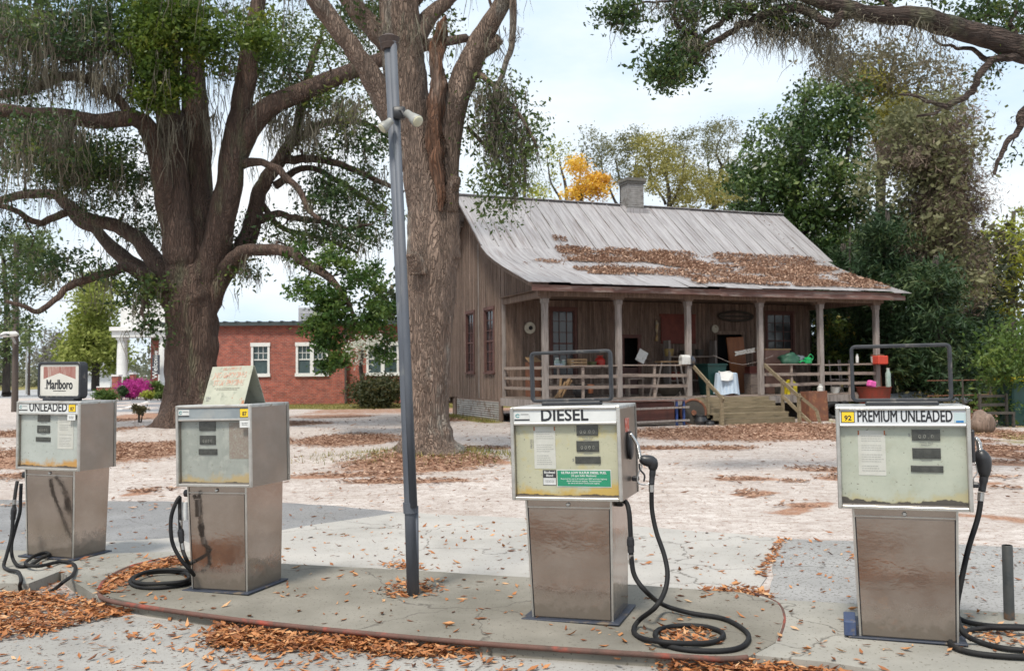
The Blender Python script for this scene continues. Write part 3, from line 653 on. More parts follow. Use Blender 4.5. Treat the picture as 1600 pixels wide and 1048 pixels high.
def notice(t, u0, u1, v0, v1, seed, orange=False, tilt=0, lines=13):
    r = random.Random(seed); m = MB(); m.box(fx(u0), fx(u1), YF - .0022, YF - .0004, fzz(v1), fzz(v0)); d = m.build('paper_notice', paper, t)
    m = MB(); H_ = v1 - v0; wd = u1 - u0
    for i in range(lines):
        v = v0 + H_ * (.12 + .82 * i / lines)
        if r.random() < .14: continue
        a = u0 + wd * .12; b = a + wd * (.5 + .28 * r.random()); u = a
        while u < b:
            w_ = wd * r.uniform(.04, .12); m.box(fx(u), fx(min(u + w_, u1 - .004)), YF - .0030, YF - .0024, fzz(v + H_ * .018), fzz(v)); u += w_ + wd * .02
    tag(m.build('printed_lines', palem, d), kind='stuff')
    if orange:
        tp_ = pm('rust_tape', (.4, .12, .03), (.3, .09, .03), bump=0)
        for xx in (fx(u0), fx(u1) - .008): m = MB(); m.box(xx, xx + .008, YF - .0032, YF - .0023, fzz(v0 + H_ * .1), fzz(v0)); m.build('tape', tp_, d)
def sticker(t, u0, u1, v0, v1, mat, y=-.0345, name='sticker'):
    m = MB(); m.cbox(fx(u0), fx(u1), y - .0015, y, fzz(v1), fzz(v0), .0007); return m.build(name, mat, t)
YH = -.025 - .002
def octane(t, u0, u1, v0, v1, s):
    d = sticker(t, u0, u1, v0, v1, inkm, YH - .0002, 'octane_sticker')
    m = MB(); m.box(fx(u0) + .004, fx(u1) - .004, YH - .0030, YH - .0018, fzz(v1) + .004, fzz(v0) - .004); m.build('yellow_field', yel, d)
    text(s, (v1 - v0) * HB * .62, inkm, d, (fx((u0 + u1) / 2), YH - .0032, fzz((v0 + v1) / 2 + .012)), bold=.0012, ext=.0003, name='number')
def cert(t, u0, u1, v0, v1):
    d = sticker(t, u0, u1, v0, v1, white_l, YH - .0002, 'inspection_sticker')
    m = MB(); m.box(fx(u0), fx(u1), YH - .0024, YH - .0017, fzz(v1), fzz(v1) + .009); m.box(fx(u0) + (u1 - u0) * W * .42, fx(u1) - .006, YH - .0024, YH - .0017, fzz(v0 + .028), fzz(v0 + .022)); m.build('print', inkm, d)
    m = MB(); c = (fx(u0) + .024, fzz((v0 + v1) / 2) + .004); m.tube([(c[0] + .013 * math.cos(a), YH - .0022, c[1] + .010 * math.sin(a)) for a in np.linspace(.4, 5.6, 12)], .003, 5); m.build('emblem', pm('teal_ink', (.05, .22, .24), (.08, .3, .3), bump=0), d)

def hose_pts(L_, z=ZI + .016):
    out = []
    for q in L_:
        if q[2] == 'g': p = ground(q[0], q[1], z + (q[3] if len(q) > 3 else 0))
        else: p = at(q[0], q[1], q[2])
        out.append((p.x, p.y, p.z))
    return catmull(out, 6)
def hose(t, L_, r=.0155, name='hose', z=ZI + .016):
    m = MB(); P = hose_pts(L_, z); m.tube(P, r, 10); return m.build(name, hose_m, t, True, True)
def coupling(t, a, b, Y, r=.021, name='hose_coupling'):
    A_, B_ = at(*a, Y), at(*b, Y); m = MB(); P = [A_.lerp(B_, f) for f in (0, .02, .12, .14, .5, .52, .86, .88, 1)]
    m.tube(P, [r * .7, r * .95, r, r * 1.15, r * 1.15, r, r, r * .85, r * .7], 12); return m.build(name, blackp, t, 40, True)
def ring_at(t, a, b, Y, r=.02):
    A_, B_ = at(*a, Y), at(*b, Y); m = MB(); m.tube([A_, B_], r, 12); m.build('hose_ferrule', chrome, t, 40, True)
def topper(t, x, w=.57, h=.35, pane=None, name='sign_frame', dep=.045, y=.15, cr_=.035, th=.022):
    z0 = HP + HB; m = MB(); frame_ring(m, w, h, th, dep, cr_, y, z0 + .022 + h / 2)
    for v in range(len(m.v)): m.v[v] = (m.v[v][0] + x, m.v[v][1], m.v[v][2])
    fr = m.build(name, frame_m, t, 35)
    m = MB(); m.cbox(x - w * .36, x + w * .36, y - .01, y + dep + .01, z0 + .0005, z0 + .026, .006); m.build('sign_foot', frame_m, fr)
    return fr, z0 + .022 + h / 2

# ---- pump 4: premium unleaded
f4 = face_mat('pale_green_dial', (.44, .465, .385), (.36, .39, .32), (.42, .38, .22), (.06, .05, .04), .085, (.32, .33, .25), (.5, .72), 1)
hdr_w = pm('header_white', (.62, .64, .66), (.52, .54, .56), scale=6, rough=.4, bump=0, c3=(.42, .43, .42), s3=8, t3=(.6, .75))
p4, fp, hd = pump(1420, 1003, 1, 'stainless premium unleaded pump with empty black sign frame and number 92 sticker', f4, hdr_w, lean=-.5, plate=False)
text('PREMIUM UNLEADED', .098, inkm, hd, (.015, YH - .0008, fzz(.097)), fit=.52, wt=.0016)
octane(p4, .04, .145, .045, .155, '92')
sticker(p4, .885, .975, .06, .155, pm('pale_sticker', (.5, .56, .55), (.4, .5, .52), bump=0), YH - .0002)
m = MB(); m.box(fx(.90), fx(.955), YH - .003, YH - .002, fzz(.152), fzz(.135)); m.build('sticker_print', pm('blue_ink', (.02, .2, .5), bump=0), p4)
dial(p4, .575, .785, .225, .33, '0 0 . 0', 'TOTAL SALE\nAMOUNT', '$'); dial(p4, .575, .785, .40, .505, '', 'GALLONS'); dial(p4, .56, .80, .57, .635, '', None, ':')
notice(p4, .165, .375, .235, .675, 6, True, lines=16)
topper(p4, .015, .58, .355)
m = MB(); m.cbox(-.36, -.29, .0, .24, .0125, .10, .006); m.build('anchor_box', pm('blue_paint_worn', (.035, .06, .14), (.06, .08, .14), scale=20, rough=.7, c3=(.14, .12, .1), s3=12, t3=(.55, .65)), p4)
# nozzle hung on the right side
def nozzle(t, P, Y, s=1.0, spout=True):
    """P: grip bottom, grip top, body back, body front, spout bend, spout tip (picture points at distance Y)"""
    W_ = [at(x, y, Y) for x, y in P]
    m = MB(); m.tube(catmull([W_[0], W_[0].lerp(W_[1], .5), W_[1]], 4), [.018 * s] * 5 + [.021 * s] * 4, 12); m.tube(catmull([W_[1].lerp(W_[2], -.15), W_[2], W_[2].lerp(W_[3], .5), W_[3]], 4), [.02 * s, .027 * s, .033 * s, .036 * s, .038 * s, .038 * s, .038 * s, .038 * s, .036 * s, .034 * s, .03 * s, .024 * s, .018 * s], 14)
    nb = m.build('nozzle', blackp, t, True, True)
    m = MB(); m.tube(catmull([W_[3], W_[4], W_[5]], 6), .0115 * s, 10)
    Q = catmull([W_[3], W_[3].lerp(W_[4], .6), W_[4]], 8)
    for i, q in enumerate(Q[:-1]): m.tube([Vector(q), Vector(q).lerp(Vector(Q[i + 1]), .5)], .0145 * s, 10)
    m.build('spout', chrome, nb, True, True)
    return nb
Y4 = 5.75
nb = nozzle(p4, [(1534, 768), (1538, 742), (1537, 722), (1531, 703), (1529, 690), (1524, 684)], Y4, 1.2)
m = MB(); m.tube(catmull([at(1530, 758, Y4), at(1524, 757, Y4), at(1521, 748, Y4), at(1527, 738, Y4), at(1524, 722, Y4)], 5), .004, 6); m.build('trigger_guard', chrome, nb, True, True)
m = MB(); m.cbox(W / 2 + .0065, W / 2 + .03, .03, .10, HP + .28, HP + .47, .008); m.build('nozzle_boot', blackp, p4)
m = MB(); m.cbox(W / 2 + .0065, W / 2 + .05, .05, .10, HP + .13, HP + .16, .008); m.build('nozzle_rest', blackp, p4)
ring_at(p4, (1533, 769), (1532, 782), Y4)
hose(p4, [(1533, 776, 5.75), (1528, 808, 5.73), (1513, 857, 5.68), (1501, 912, 5.63), (1495, 952, 5.6), (1503, 985, 5.5), (1530, 1002, 'g'), (1575, 1013, 'g'), (1640, 1016, 'g'), (1690, 1006, 'g'), (1690, 994, 'g'), (1640, 984, 'g', .03), (1570, 980, 'g', .03), (1522, 983, 'g'), (1492, 994, 'g'), (1486, 1006, 'g'), (1510, 1017, 'g'), (1560, 1024, 'g'), (1640, 1026, 'g'), (1720, 1014, 'g'), (1730, 998, 'g', .02), (1680, 986, 'g', .03), (1600, 979, 'g', .03), (1545, 977, 'g', .02), (1505, 969, 5.95), (1490, 955, 6.0), (1486, 935, 6.02), (1485, 905, 6.0)], .0165)
m = MB(); m.cbox(.262, .30, .2, .25, .28, .36, .006); m.build('hose_outlet', blackp, p4)

# ---- pump 3: diesel
f3 = face_mat('olive_dial', (.46, .45, .32), (.39, .385, .275), (.50, .34, .08), (.07, .05, .03), .04, (.48, .38, .11), (.52, .72))
hdr3 = pm('header_pale', (.66, .67, .66), (.56, .58, .58), scale=5, rough=.35, bump=0)
p3, fp, hd = pump(893, 971, 1, 'stainless diesel pump with green sulfur label and empty black sign frame on top', f3, hdr3, lean=-1.2)
text('DIESEL', .108, inkm, hd, (-.0, YH - .0008, fzz(.097)), fit=.315, wt=.0024)
cert(p3, .035, .18, .055, .145)
dial(p3, .60, .795, .205, .315, '0 0 .0 0', 'TOTAL SALE\nAMOUNT', '1'); dial(p3, .595, .80, .37, .485, '0 0 0 0', 'GALLONS'); dial(p3, .58, .81, .535, .61, '', None, '$')
notice(p3, .20, .40, .215, .665, 3, True, lines=16)
text('PRICES\nTAXES', .02, greym, p3, (fx(.19), YF - .001, fzz(.4)), rot=(R(90), R(-90), 0), ext=.0003, name='printed_words')
d = sticker(p3, .275, .40, .68, .845, inkm, YF - .001, 'fuel_label'); m = MB(); m.box(fx(.279), fx(.396), YF - .0035, YF - .0026, fzz(.838), fzz(.765)); m.build('white_field', white_l, d)
text('Biodiesel\nBlend', .021, white_l, d, (fx(.338), YF - .0028, fzz(.723)), bold=.0006, ext=.0003)
text('contains between\n5 and 20 percent', .0085, inkm, d, (fx(.338), YF - .0037, fzz(.80)), ext=.0002)
d = sticker(p3, .405, .90, .675, .86, white_l, YF - .001, 'sulfur_label'); m = MB(); m.box(fx(.411), fx(.894), YF - .0035, YF - .0026, fzz(.851), fzz(.684)); m.build('green_field', greenl, d)
text('ULTRA LOW SULFUR DIESEL FUEL', .0205, white_l, d, (fx(.652), YF - .0038, fzz(.708)), bold=.0008, ext=.0003, xs=.98)
text('(15 ppm Sulfur Maximum)', .016, white_l, d, (fx(.652), YF - .0038, fzz(.739)), bold=.0005, ext=.0003)
text('Required for use in all model year 2007 and later highway\ndiesel vehicles and engines.  Recommended\nfor use in all diesel vehicles and engines.', .0132, white_l, d, (fx(.652), YF - .0038, fzz(.795)), bold=.0002, ext=.0003, line=1.05)
topper(p3, -.0, .57, .345)
m = MB(); m.cbox(W / 2 + .0005, W / 2 + .003, .12, .24, HP + .43, HP + .52, .0008); d = m.build('warning_sticker', redl, p3)
m = MB(); m.lathe([(.001, 0), (.05, 0), (.055, .006), (.055, .022), (.045, .03), (.001, .03)], 18, (0, 0, 0), axis='x', m=Matrix.Translation((W / 2, .20, HP + .34)) @ Matrix.Diagonal((1, .9, 1.7, 1))); m.build('nozzle_boot', blackp, p3, 40)
Y3 = 6.02
nb = nozzle(p3, [(1018, 757), (1020, 733), (1019, 722), (1000, 716), (996, 695), (985, 677)], Y3)
m = MB(); m.tube(catmull([at(1016, 755, Y3), at(1004, 757, Y3), at(996, 752, Y3), at(998, 738, Y3), at(1003, 729, Y3), at(1000, 720, Y3)], 5), .0045, 6); m.build('trigger_guard', chrome, nb, True, True)
m = MB(); m.tube(catmull([at(1006, 752, Y3), at(1007, 742, Y3), at(1000, 733, Y3), at(999, 724, Y3)], 4), .006, 6); m.build('trigger', blackp, nb, True, True)
m = MB(); m.cbox(W / 2 + .0065, W / 2 + .05, .24, .29, HP + .10, HP + .13, .006); m.build('nozzle_rest', blackp, p3)
ring_at(p3, (1018, 757), (1018, 768), Y3, .018)
m = MB(); m.lathe([(.001, 0), (.03, 0), (.03, .05), (.024, .06), (.001, .06)], 14, (0, 0, 0), axis='x', m=Matrix.Translation((W / 2 - .1, .18, HP - .03))); m.build('swivel', blackp, p3, 40)
hose(p3, [(966, 781, 6.04), (978, 784, 6.02), (983, 800, 5.98), (985, 830, 5.96), (987, 875, 5.94), (993, 902, 5.92), (1013, 927, 5.9), (1038, 945, 'g', .04), (1078, 957, 'g', .01), (1127, 965, 'g'), (1157, 979, 'g'), (1170, 994, 'g'), (1160, 1009, 'g'), (1130, 1016, 'g'), (1078, 1015, 'g'), (1040, 1007, 'g'), (1024, 994, 'g'), (1030, 983, 'g'), (1060, 977, 'g'), (1098, 978, 'g'), (1124, 985, 'g'), (1130, 993, 'g'), (1116, 1002, 'g'), (1078, 1005, 'g', .01), (1034, 1002, 'g', .025), (1002, 996, 'g'), (990, 985, 'g'), (998, 969, 'g', .03), (1023, 949, 5.72), (1038, 925, 5.8), (1043, 897, 5.86), (1038, 867, 5.92), (1026, 832, 5.98), (1019, 798, 6.02), (1018, 766, 6.02)], .0155)
coupling(p3, (985, 838), (986, 866), 5.95); ring_at(p3, (986, 866), (987, 881), 5.945, .017)

# ---- pump 2: with the no smoking sign
f2 = face_mat('grey_dial', (.32, .34, .31), (.23, .25, .225), (.42, .32, .16), (.06, .05, .04), .03, (.42, .43, .39), (.5, .7))
hdr2 = pm('header_blank', (.20, .23, .25), (.27, .30, .31), scale=7, rough=.5, bump=0, c3=(.35, .35, .33), s3=3, t3=(.5, .7))
p2, fp, hd = pump(340, 925, 1, 'stainless pump with bare grey header carrying the faded no smoking sign', f2, hdr2, lean=-1.2, sx=.9)
cert(p2, .03, .18, .055, .14); octane(p2, .86, .985, .05, .16, '87')
m = sticker(p2, .865, 1.0, .195, .28, white_l, YH - .009, 'price_sticker'); text('SELF SERVE\nREGULAR', .012, greym, m, (fx(.932), YH - .0112, fzz(.237)), ext=.0003)
dial(p2, .28, .50, .205, .315, ''); dial(p2, .285, .50, .375, .485, '0 0 0 0'); dial(p2, .27, .52, .54, .61, '')
m = MB(); m.box(fx(.68), fx(.955), YF - .0015, YF - .0003, fzz(.66), fzz(.22)); m.build('faded_notice', pm('faded_red_notice', (.22, .17, .14), (.26, .24, .2), scale=60, bump=0, c3=(.3, .3, .27), s3=30), p2)
m = MB(); zt = HP + HB; a_ = .07
m.add([(-.14, .02, zt), (.27, .02, zt), (.27, .15, zt + .285), (-.14, .15, zt + .285), (-.14, .015, zt), (.27, .015, zt), (.27, .145, zt + .287), (-.14, .145, zt + .287)], [(0, 1, 2, 3), (7, 6, 5, 4), (0, 4, 5, 1), (1, 5, 6, 2), (2, 6, 7, 3), (3, 7, 4, 0)])
m.add([(-.14, .29, zt), (.27, .29, zt), (.27, .156, zt + .285), (-.14, .156, zt + .285), (-.14, .295, zt), (.27, .295, zt), (.27, .161, zt + .287), (-.14, .161, zt + .287)], [(0, 1, 2, 3), (7, 6, 5, 4), (0, 4, 5, 1), (1, 5, 6, 2), (2, 6, 7, 3), (3, 7, 4, 0)])
sg = m.build('safety_sign', pm('faded_sign', (.42, .42, .34), (.34, .35, .28), scale=8, rough=.7, bump=.1, c3=(.24, .25, .2), s3=14, t3=(.55, .7), c4=(.36, .16, .09), s4=18, t4=(.66, .72)), p2)
fr_ = pm('faded_red_ink', (.48, .22, .15), (.42, .30, .23), scale=30, bump=0, c3=(.45, .42, .35), s3=25, t3=(.45, .6)); ra = math.atan2(.287, .13)
def on_sign(s, f, size, mt, **k): text(s, size, mt, sg, (.065 + k.pop('dx', 0), .015 + .13 * f - .0015, zt + .287 * f), rot=(ra, 0, 0), ext=.0004, **k)
on_sign('NO SMOKING', .76, .062, fr_, bold=.002, xs=.82); on_sign('STOP ENGINE', .56, .062, fr_, bold=.002, xs=.78); on_sign('SELF SERVICE', .93, .032, fr_, bold=.001); 
on_sign('NO FILLING OF UNAPPROVED CONTAINERS\nDO NOT LEAVE PUMP UNATTENDED', .40, .0125, pm('faint_ink', (.34, .33, .27), bump=0)); on_sign('CALL\n911', .14, .022, greym, dx=-.16, bold=.0005)
m = MB(); m.lathe([(.001, -.06), (.028, -.06), (.028, 0), (.02, .005), (.001, .005)], 14, axis='x', m=Matrix.Translation((-.30, .06, HP - .06))); m.build('swivel', blackp, p2, 40)
hose(p2, [(282, 775, 6.95), (276, 783, 6.93), (268, 805, 6.91), (267, 830, 6.9), (271, 852, 6.9), (283, 874, 6.9), (297, 890, 6.93), (303, 898, 7.0)], .0145)
hose(p2, [(281, 778, 6.98), (281, 800, 6.95), (282, 830, 6.94), (285, 857, 6.94), (293, 877, 6.95), (302, 893, 'g', .01), (300, 907, 'g'), (280, 914, 'g'), (245, 918, 'g'), (215, 916, 'g'), (203, 908, 'g'), (215, 898, 'g'), (245, 893, 'g'), (275, 893, 'g'), (294, 897, 'g', .02), (290, 907, 'g', .03), (255, 911, 'g', .03), (222, 911, 'g', .03), (208, 905, 'g', .03), (222, 895, 'g', .03), (250, 890, 'g', .03), (285, 890, 'g', .03), (302, 895, 'g', .03)], .0145)
coupling(p2, (282, 826), (284, 848), 6.94); ring_at(p2, (282, 812), (282, 826), 6.945, .016); ring_at(p2, (284, 848), (286, 860), 6.94, .016)
m = MB(); m.tube([at(289, 784, 6.98), at(289, 812, 6.98)], .019, 12); m.build('filter_bottle', white_l, p2, 40, True)
m = MB(); m.cbox(-W / 2 - .02, -W / 2 - .0005, .06, .12, HP + .3, HP + .36, .006); m.build('nozzle_boot', blackp, p2)

# ---- pump 1: regular unleaded, cigarette sign
f1 = face_mat('white_dial', (.44, .47, .44), (.36, .39, .36), (.50, .27, .07), (.05, .04, .03), .04, (.33, .35, .31), (.6, .8))
p1, fp, hd = pump(75, 872, 1, 'unleaded pump under the cigarette sign with its head rusting at the foot', f1, hdr3, lean=.3, sx=.97, sy=.87)
text('UNLEADED', .105, inkm, hd, (-.0, YH - .0008, fzz(.094)), fit=.44, wt=.0018)
cert(p1, .03, .17, .05, .14); octane(p1, .825, .94, .04, .15, '87')
m = sticker(p1, .82, .945, .185, .27, white_l, YH - .009, 'price_sticker'); text('SELF SERVE\nREGULAR', .012, greym, m, (fx(.882), YH - .0112, fzz(.228)), ext=.0003)
dial(p1, .30, .50, .195, .30, '', 'TOTAL SALE'); dial(p1, .295, .50, .355, .465, '0 0 0 0', 'GALLONS'); dial(p1, .275, .51, .525, .59, '')
notice(p1, .62, .87, .215, .69, 9, lines=17)
fr, zc = topper(p1, -.0, .60, .37, dep=.12, y=.10, cr_=.05, th=.028)
fr.scale = (.85, .9, .9); fr.location = (0, .012, .1 * (HP + HB)); m = MB(); m.box(-.275, .275, .115, .12, zc - .16, zc + .16); sp_f = m.build('sign_panel', pm('sign_cream', (.62, .60, .55), (.55, .53, .48), scale=5, rough=.4, bump=0, c3=(.45, .43, .38), s3=4, t3=(.6, .8)), fr)
m = MB(); m.add([(-.225, .1145, zc + .135), (-.225, .1145, zc + .01), (0, .1145, zc + .072), (.225, .1145, zc + .01), (.225, .1145, zc + .135)], [(0, 1, 2, 3, 4)])
for i in range(6): m.box(-.225 + i * .0, .225, .1148, .115, zc + .134, zc + .135)
m.build('red_roof_field', pm('faded_red', (.28, .11, .09), (.36, .2, .17), scale=9, bump=0, c3=(.42, .32, .28), s3=30, t3=(.5, .65), st=(1, 1, .15)), sp_f)
text('Marlboro', .135, inkm, sp_f, (0, .1135, zc - .047), fit=.36, wt=.003)
m = MB()
for (x, zt_) in ((-.197, -.086), (-.172, -.086), (-.128, -.086), (-.076, -.086), (-.022, -.086)): m.box(x - .010, x + .012, .1128, .1134, zc + zt_, zc + zt_ + .006)
m.build('serifs', inkm, sp_f)
text('FOR MORE GREAT TASTE AND FLAVOR', .016, inkm, sp_f, (0, .1135, zc - .108), bold=.0003, ext=.0004, xs=.8) if False else None
m = MB(); rr_ = random.Random(4); x = -.085
while x < .085:
    w_ = rr_.uniform(.006, .016); m.box(x, x + w_, .1132, .1138, zc - .112, zc - .103); x += w_ + .005
m.build('small_print', inkm, sp_f)
m = MB(); m.lathe([(.001, -.06), (.028, -.06), (.028, 0), (.02, .005), (.001, .005)], 14, axis='x', m=Matrix.Translation((-.30, .06, HP - .06))); m.build('swivel', blackp, p1, 40)
hose(p1, [(33, 755, 8.2), (32, 780, 8.18), (31, 800, 8.15), (24, 825, 8.1), (18, 850, 8.05), (20, 872, 8.0), (30, 884, 'g'), (48, 882, 'g'), (64, 872, 'g', .01), (77, 866, 'g', .02), (70, 863, 'g', .03), (52, 869, 'g', .02), (40, 880, 'g', .02), (60, 884, 'g', .02), (95, 877, 'g'), (116, 882, 'g'), (115, 896, 'g'), (100, 908, 'g', .03), (82, 922, 'g', -.08), (62, 930, 'g', -.115)], .0145)
hose(p1, [(27, 752, 8.15), (24, 770, 8.1), (21, 800, 8.05), (18, 836, 8.0), (10, 868, 7.95), (6, 884, 'g'), (14, 890, 'g'), (28, 893, 'g', .01), (33, 905, 'g', .02), (31, 915, 'g', -.03), (33, 925, 'g', -.1), (38, 931, 'g', -.115)], .0145)
coupling(p1, (22, 792), (20, 814), 8.06); ring_at(p1, (22, 780), (22, 792), 8.07, .016); ring_at(p1, (20, 814), (19, 822), 8.05, .016)

# ================================================================ LAMP POLE AND BOLLARD
galv = pm('galvanised_pole', (.08, .09, .112), (.12, .132, .155), scale=5, rough=.6, metal=.25, bump=.15, bscale=30, c3=(.12, .12, .13), s3=3, t3=(.5, .7), c4=(.15, .16, .17), s4=12, t4=(.64, .7), st=(1, 1, .3))
b0 = ground(645, 929, ZI); Yp = b0.y
lp_ = thing('lamp_pole', (b0.x, b0.y, ZI), 0, 'leaning grey steel pole with twin floodlights between two pumps', 'lamp pole')
tp = at(608, 62, Yp); m = MB(); mid = at(641, 792, Yp)
m.tube([b0, mid, at(632, 560, Yp), tp], [.043, .043, .041, .040], 16); m.build('pole', galv, lp_, True, True)
m = MB(); m.tube([at(646, 792, Yp - .03), at(636, 560, Yp - .03), at(614, 66, Yp - .03)], [.030, .029, .028], 12); m.tube([at(651, 925, Yp), at(650, 790, Yp)], .018, 8); m.build('conduit', galv, lp_, True, True)
m = MB(); m.tube([at(641.5, 801, Yp), at(640.5, 784, Yp)], .052, 16); m.build('collar', galv, lp_, 40, True)
m = MB(); q = at(608, 62, Yp); dz = Vector((0, 0, 1))
m.tube([at(609, 78, Yp), at(608.5, 70, Yp), at(608.4, 69, Yp), at(608, 60, Yp), at(608, 59, Yp), at(608, 55, Yp)], [.06, .074, .066, .08, .07, .04], 12); m.build('pole_cap', pm('rusty_cap', (.05, .035, .03), (.09, .06, .05), bump=.4), lp_, 40, True)
lampw = pm('lamp_housing', (.34, .34, .32), (.26, .26, .24), scale=12, rough=.5, metal=.3, bump=.05); lens = pm('lamp_lens', (.55, .52, .38), (.45, .44, .34), scale=20, rough=.15, bump=.1)
hb = at(622, 190, Yp)
m = MB(); m.tube([at(616, 175, Yp - .05), at(628, 173, Yp - .09), at(633, 182, Yp - .1)], .014, 8); m.cbox(hb.x - .03, hb.x + .06, hb.y - .09, hb.y - .035, hb.z - .0, hb.z + .09, .01); m.build('lamp_bracket', blackp, lp_, 40, True)
def flood(cx, cy, dx, dy, dyw, r=.062):
    A_ = at(cx - dx, cy - dy, Yp - .1); B_ = at(cx, cy, Yp - .1 + dyw)
    m = MB(); P = [A_.lerp(B_, f) for f in (0, .06, .5, .56, .82, .95, 1)]; m.tube(P, [.016, .027, .03, .036, r * .93, r, r * .97], 16, True); f = m.build('floodlight', lampw, lp_, 50, True)
    m = MB(); d = (B_ - A_).normalized(); P = [B_ + d * k for k in (.001, .008, .014)]; m.tube(P, [r * .93, r * .75, .01], 16); m.build('lens', lens, f, True, True)
flood(653, 190, 18, 14, -.10, .046); flood(597, 201, -15, 13, -.03, .043)
m = MB(); c0 = ground(1577, 966, ZI); T_ = at(1576, 851, c0.y)
m.tube([(c0.x, c0.y, ZI), (c0.x, c0.y, T_.z - .004), (c0.x, c0.y, T_.z), (c0.x, c0.y, T_.z), (c0.x, c0.y, T_.z - .05)], [.0325, .0325, .0305, .026, .025], 20, True)
tag(m.build('bollard', pm('dark_painted_pipe', (.035, .04, .042), (.06, .062, .06), scale=9, rough=.6, bump=.3, bscale=50, c3=(.12, .07, .04), s3=6, t3=(.62, .7)), None, 40), 'short dark steel pipe bollard standing beside the premium pump', 'bollard')
# ================================================================ THE OLD HOUSE
HA = R(20.9); P1 = at(853, 620, 28.0); HO = (P1.x, P1.y, -.05)
wood = pm('weathered_board', (.205, .142, .11), (.12, .086, .068), scale=3, rough=.9, bump=.5, bscale=28, st=(6, 6, .5), island=.22, c3=(.26, .19, .155), s3=2.2, t3=(.5, .7), c4=(.055, .042, .036), s4=8, t4=(.6, .68))
wood_l = pm('grey_weathered_timber', (.30, .265, .245), (.20, .17, .155), scale=3, rough=.9, bump=.4, bscale=30, st=(5, 5, .6), island=.15, c3=(.14, .115, .10), s3=3, t3=(.55, .7))
wood_x = pm('grey_rail_timber', (.30, .24, .20), (.19, .15, .13), scale=3, rough=.9, bump=.4, bscale=30, st=(.6, 5, 5), island=.2, c3=(.12, .09, .08), s3=3, t3=(.55, .7))
wood_red = pm('red_brown_timber', (.17, .085, .07), (.11, .065, .055), scale=3, rough=.9, bump=.3, bscale=30, st=(.6, 5, 5), island=.15, c3=(.24, .19, .17), s3=2, t3=(.5, .62))
step_w = pm('mossy_step_board', (.235, .185, .12), (.165, .135, .085), scale=3, rough=.95, bump=.4, st=(.7, 5, 5), island=.2, c3=(.10, .08, .05), s3=4, t3=(.55, .7))
tin = pm('weathered_tin_roof', (.37, .355, .36), (.26, .245, .25), scale=2.2, rough=.6, metal=.15, bump=.08, st=(6.5, .35, .35), lo=.4, hi=.6, c3=(.19, .16, .155), s3=1.5, t3=(.55, .66), c4=(.22, .15, .12), s4=9, t4=(.66, .72), island=.07)
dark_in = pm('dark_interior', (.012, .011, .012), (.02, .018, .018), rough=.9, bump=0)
wglass = pm('window_glass', (.02, .022, .026), (.03, .032, .036), rough=.12, bump=0, spec=.6)
sash_m = pm('brown_sash', (.13, .055, .045), (.09, .045, .04), scale=6, rough=.8, bump=.2)
hs = thing('wooden_house', HO, HA, 'old weathered board house with tin roof and cluttered front porch behind the pumps', 'house')
FL = .90; YW, YB, XR = 3.6, 10.0, 12.6; ZC = 4.2
def roofz(y):
    pts = [(-.5, 4.42), (1.5, 5.02), (3.1, 5.62), (3.75, 5.97), (4.6, 6.62), (6.8, 8.28), (9.9, 5.95), (10.4, 5.7)]
    for (a, b) in zip(pts, pts[1:]):
        if y <= b[0]: return a[1] + (b[1] - a[1]) * (y - a[0]) / (b[0] - a[0])
    return pts[-1][1]
rh = random.Random(8)
def boards(mb, along, a0, a1, zlo, zhi, holes, fixed, bw=.19, th=.022, out=-1, batten=True):
    """vertical boards; along='x' -> wall at y=fixed, along='y' -> wall at x=fixed; zhi may be a function"""
    a = a0
    while a < a1 - .01:
        b = min(a + bw * rh.uniform(.85, 1.15), a1); mid = (a + b) / 2; zt = zhi(mid) if callable(zhi) else zhi; zl = zlo(mid) if callable(zlo) else zlo
        segs = [(zl - rh.uniform(0, .03), zt)]
        for (h0, h1, g0, g1) in holes:
            if b > h0 + .01 and a < h1 - .01:
                ns = []
                for (s0, s1) in segs:
                    if s0 < g0: ns.append((s0, min(s1, g0)))
                    if s1 > g1: ns.append((max(s0, g1), s1))
                segs = ns
        off = rh.uniform(0, .008)
        for (s0, s1) in segs:
            for (p, q, o0, o1) in [(a + .003, b - .003, 0, th)] + ([(b - .022, b + .022, th - .006, th + .016)] if batten and b < a1 - .05 and not any(h0 - .05 < b < h1 + .05 and s0 < g1 and s1 > g0 for (h0, h1, g0, g1) in holes) else []):
                f0, f1 = fixed + out * (o0 + off * (o0 == 0)), fixed + out * (o1 + off)
                if along == 'x': mb.box(p, q, min(f0, f1), max(f0, f1), s0, s1)
                else: mb.box(min(f0, f1), max(f0, f1), p, q, s0, s1)
        a = b
# front wall openings: (x0, x1, z0, z1)
def hx_(px, yloc=3.6):       # picture column -> distance along the front wall
    c, s = math.cos(HA), math.sin(HA); d = ray(px, 520); k = d.x / d.y
    ox, oy = P1.x - s * yloc, P1.y + c * yloc; return (k * oy - ox) / (c - k * s)
W1 = (hx_(862), hx_(897), FL + .65, FL + 2.95); D1 = (hx_(974), hx_(996), FL, FL + 2.0); D2 = (hx_(1119), hx_(1158), FL, FL + 2.15); W2 = (hx_(1198), hx_(1237), FL + .9, FL + 2.95)
holesF = [W1, D1, D2, W2]
m = MB(); boards(m, 'x', 0, XR, FL - .0, ZC - .01, holesF, YW, bw=.16)
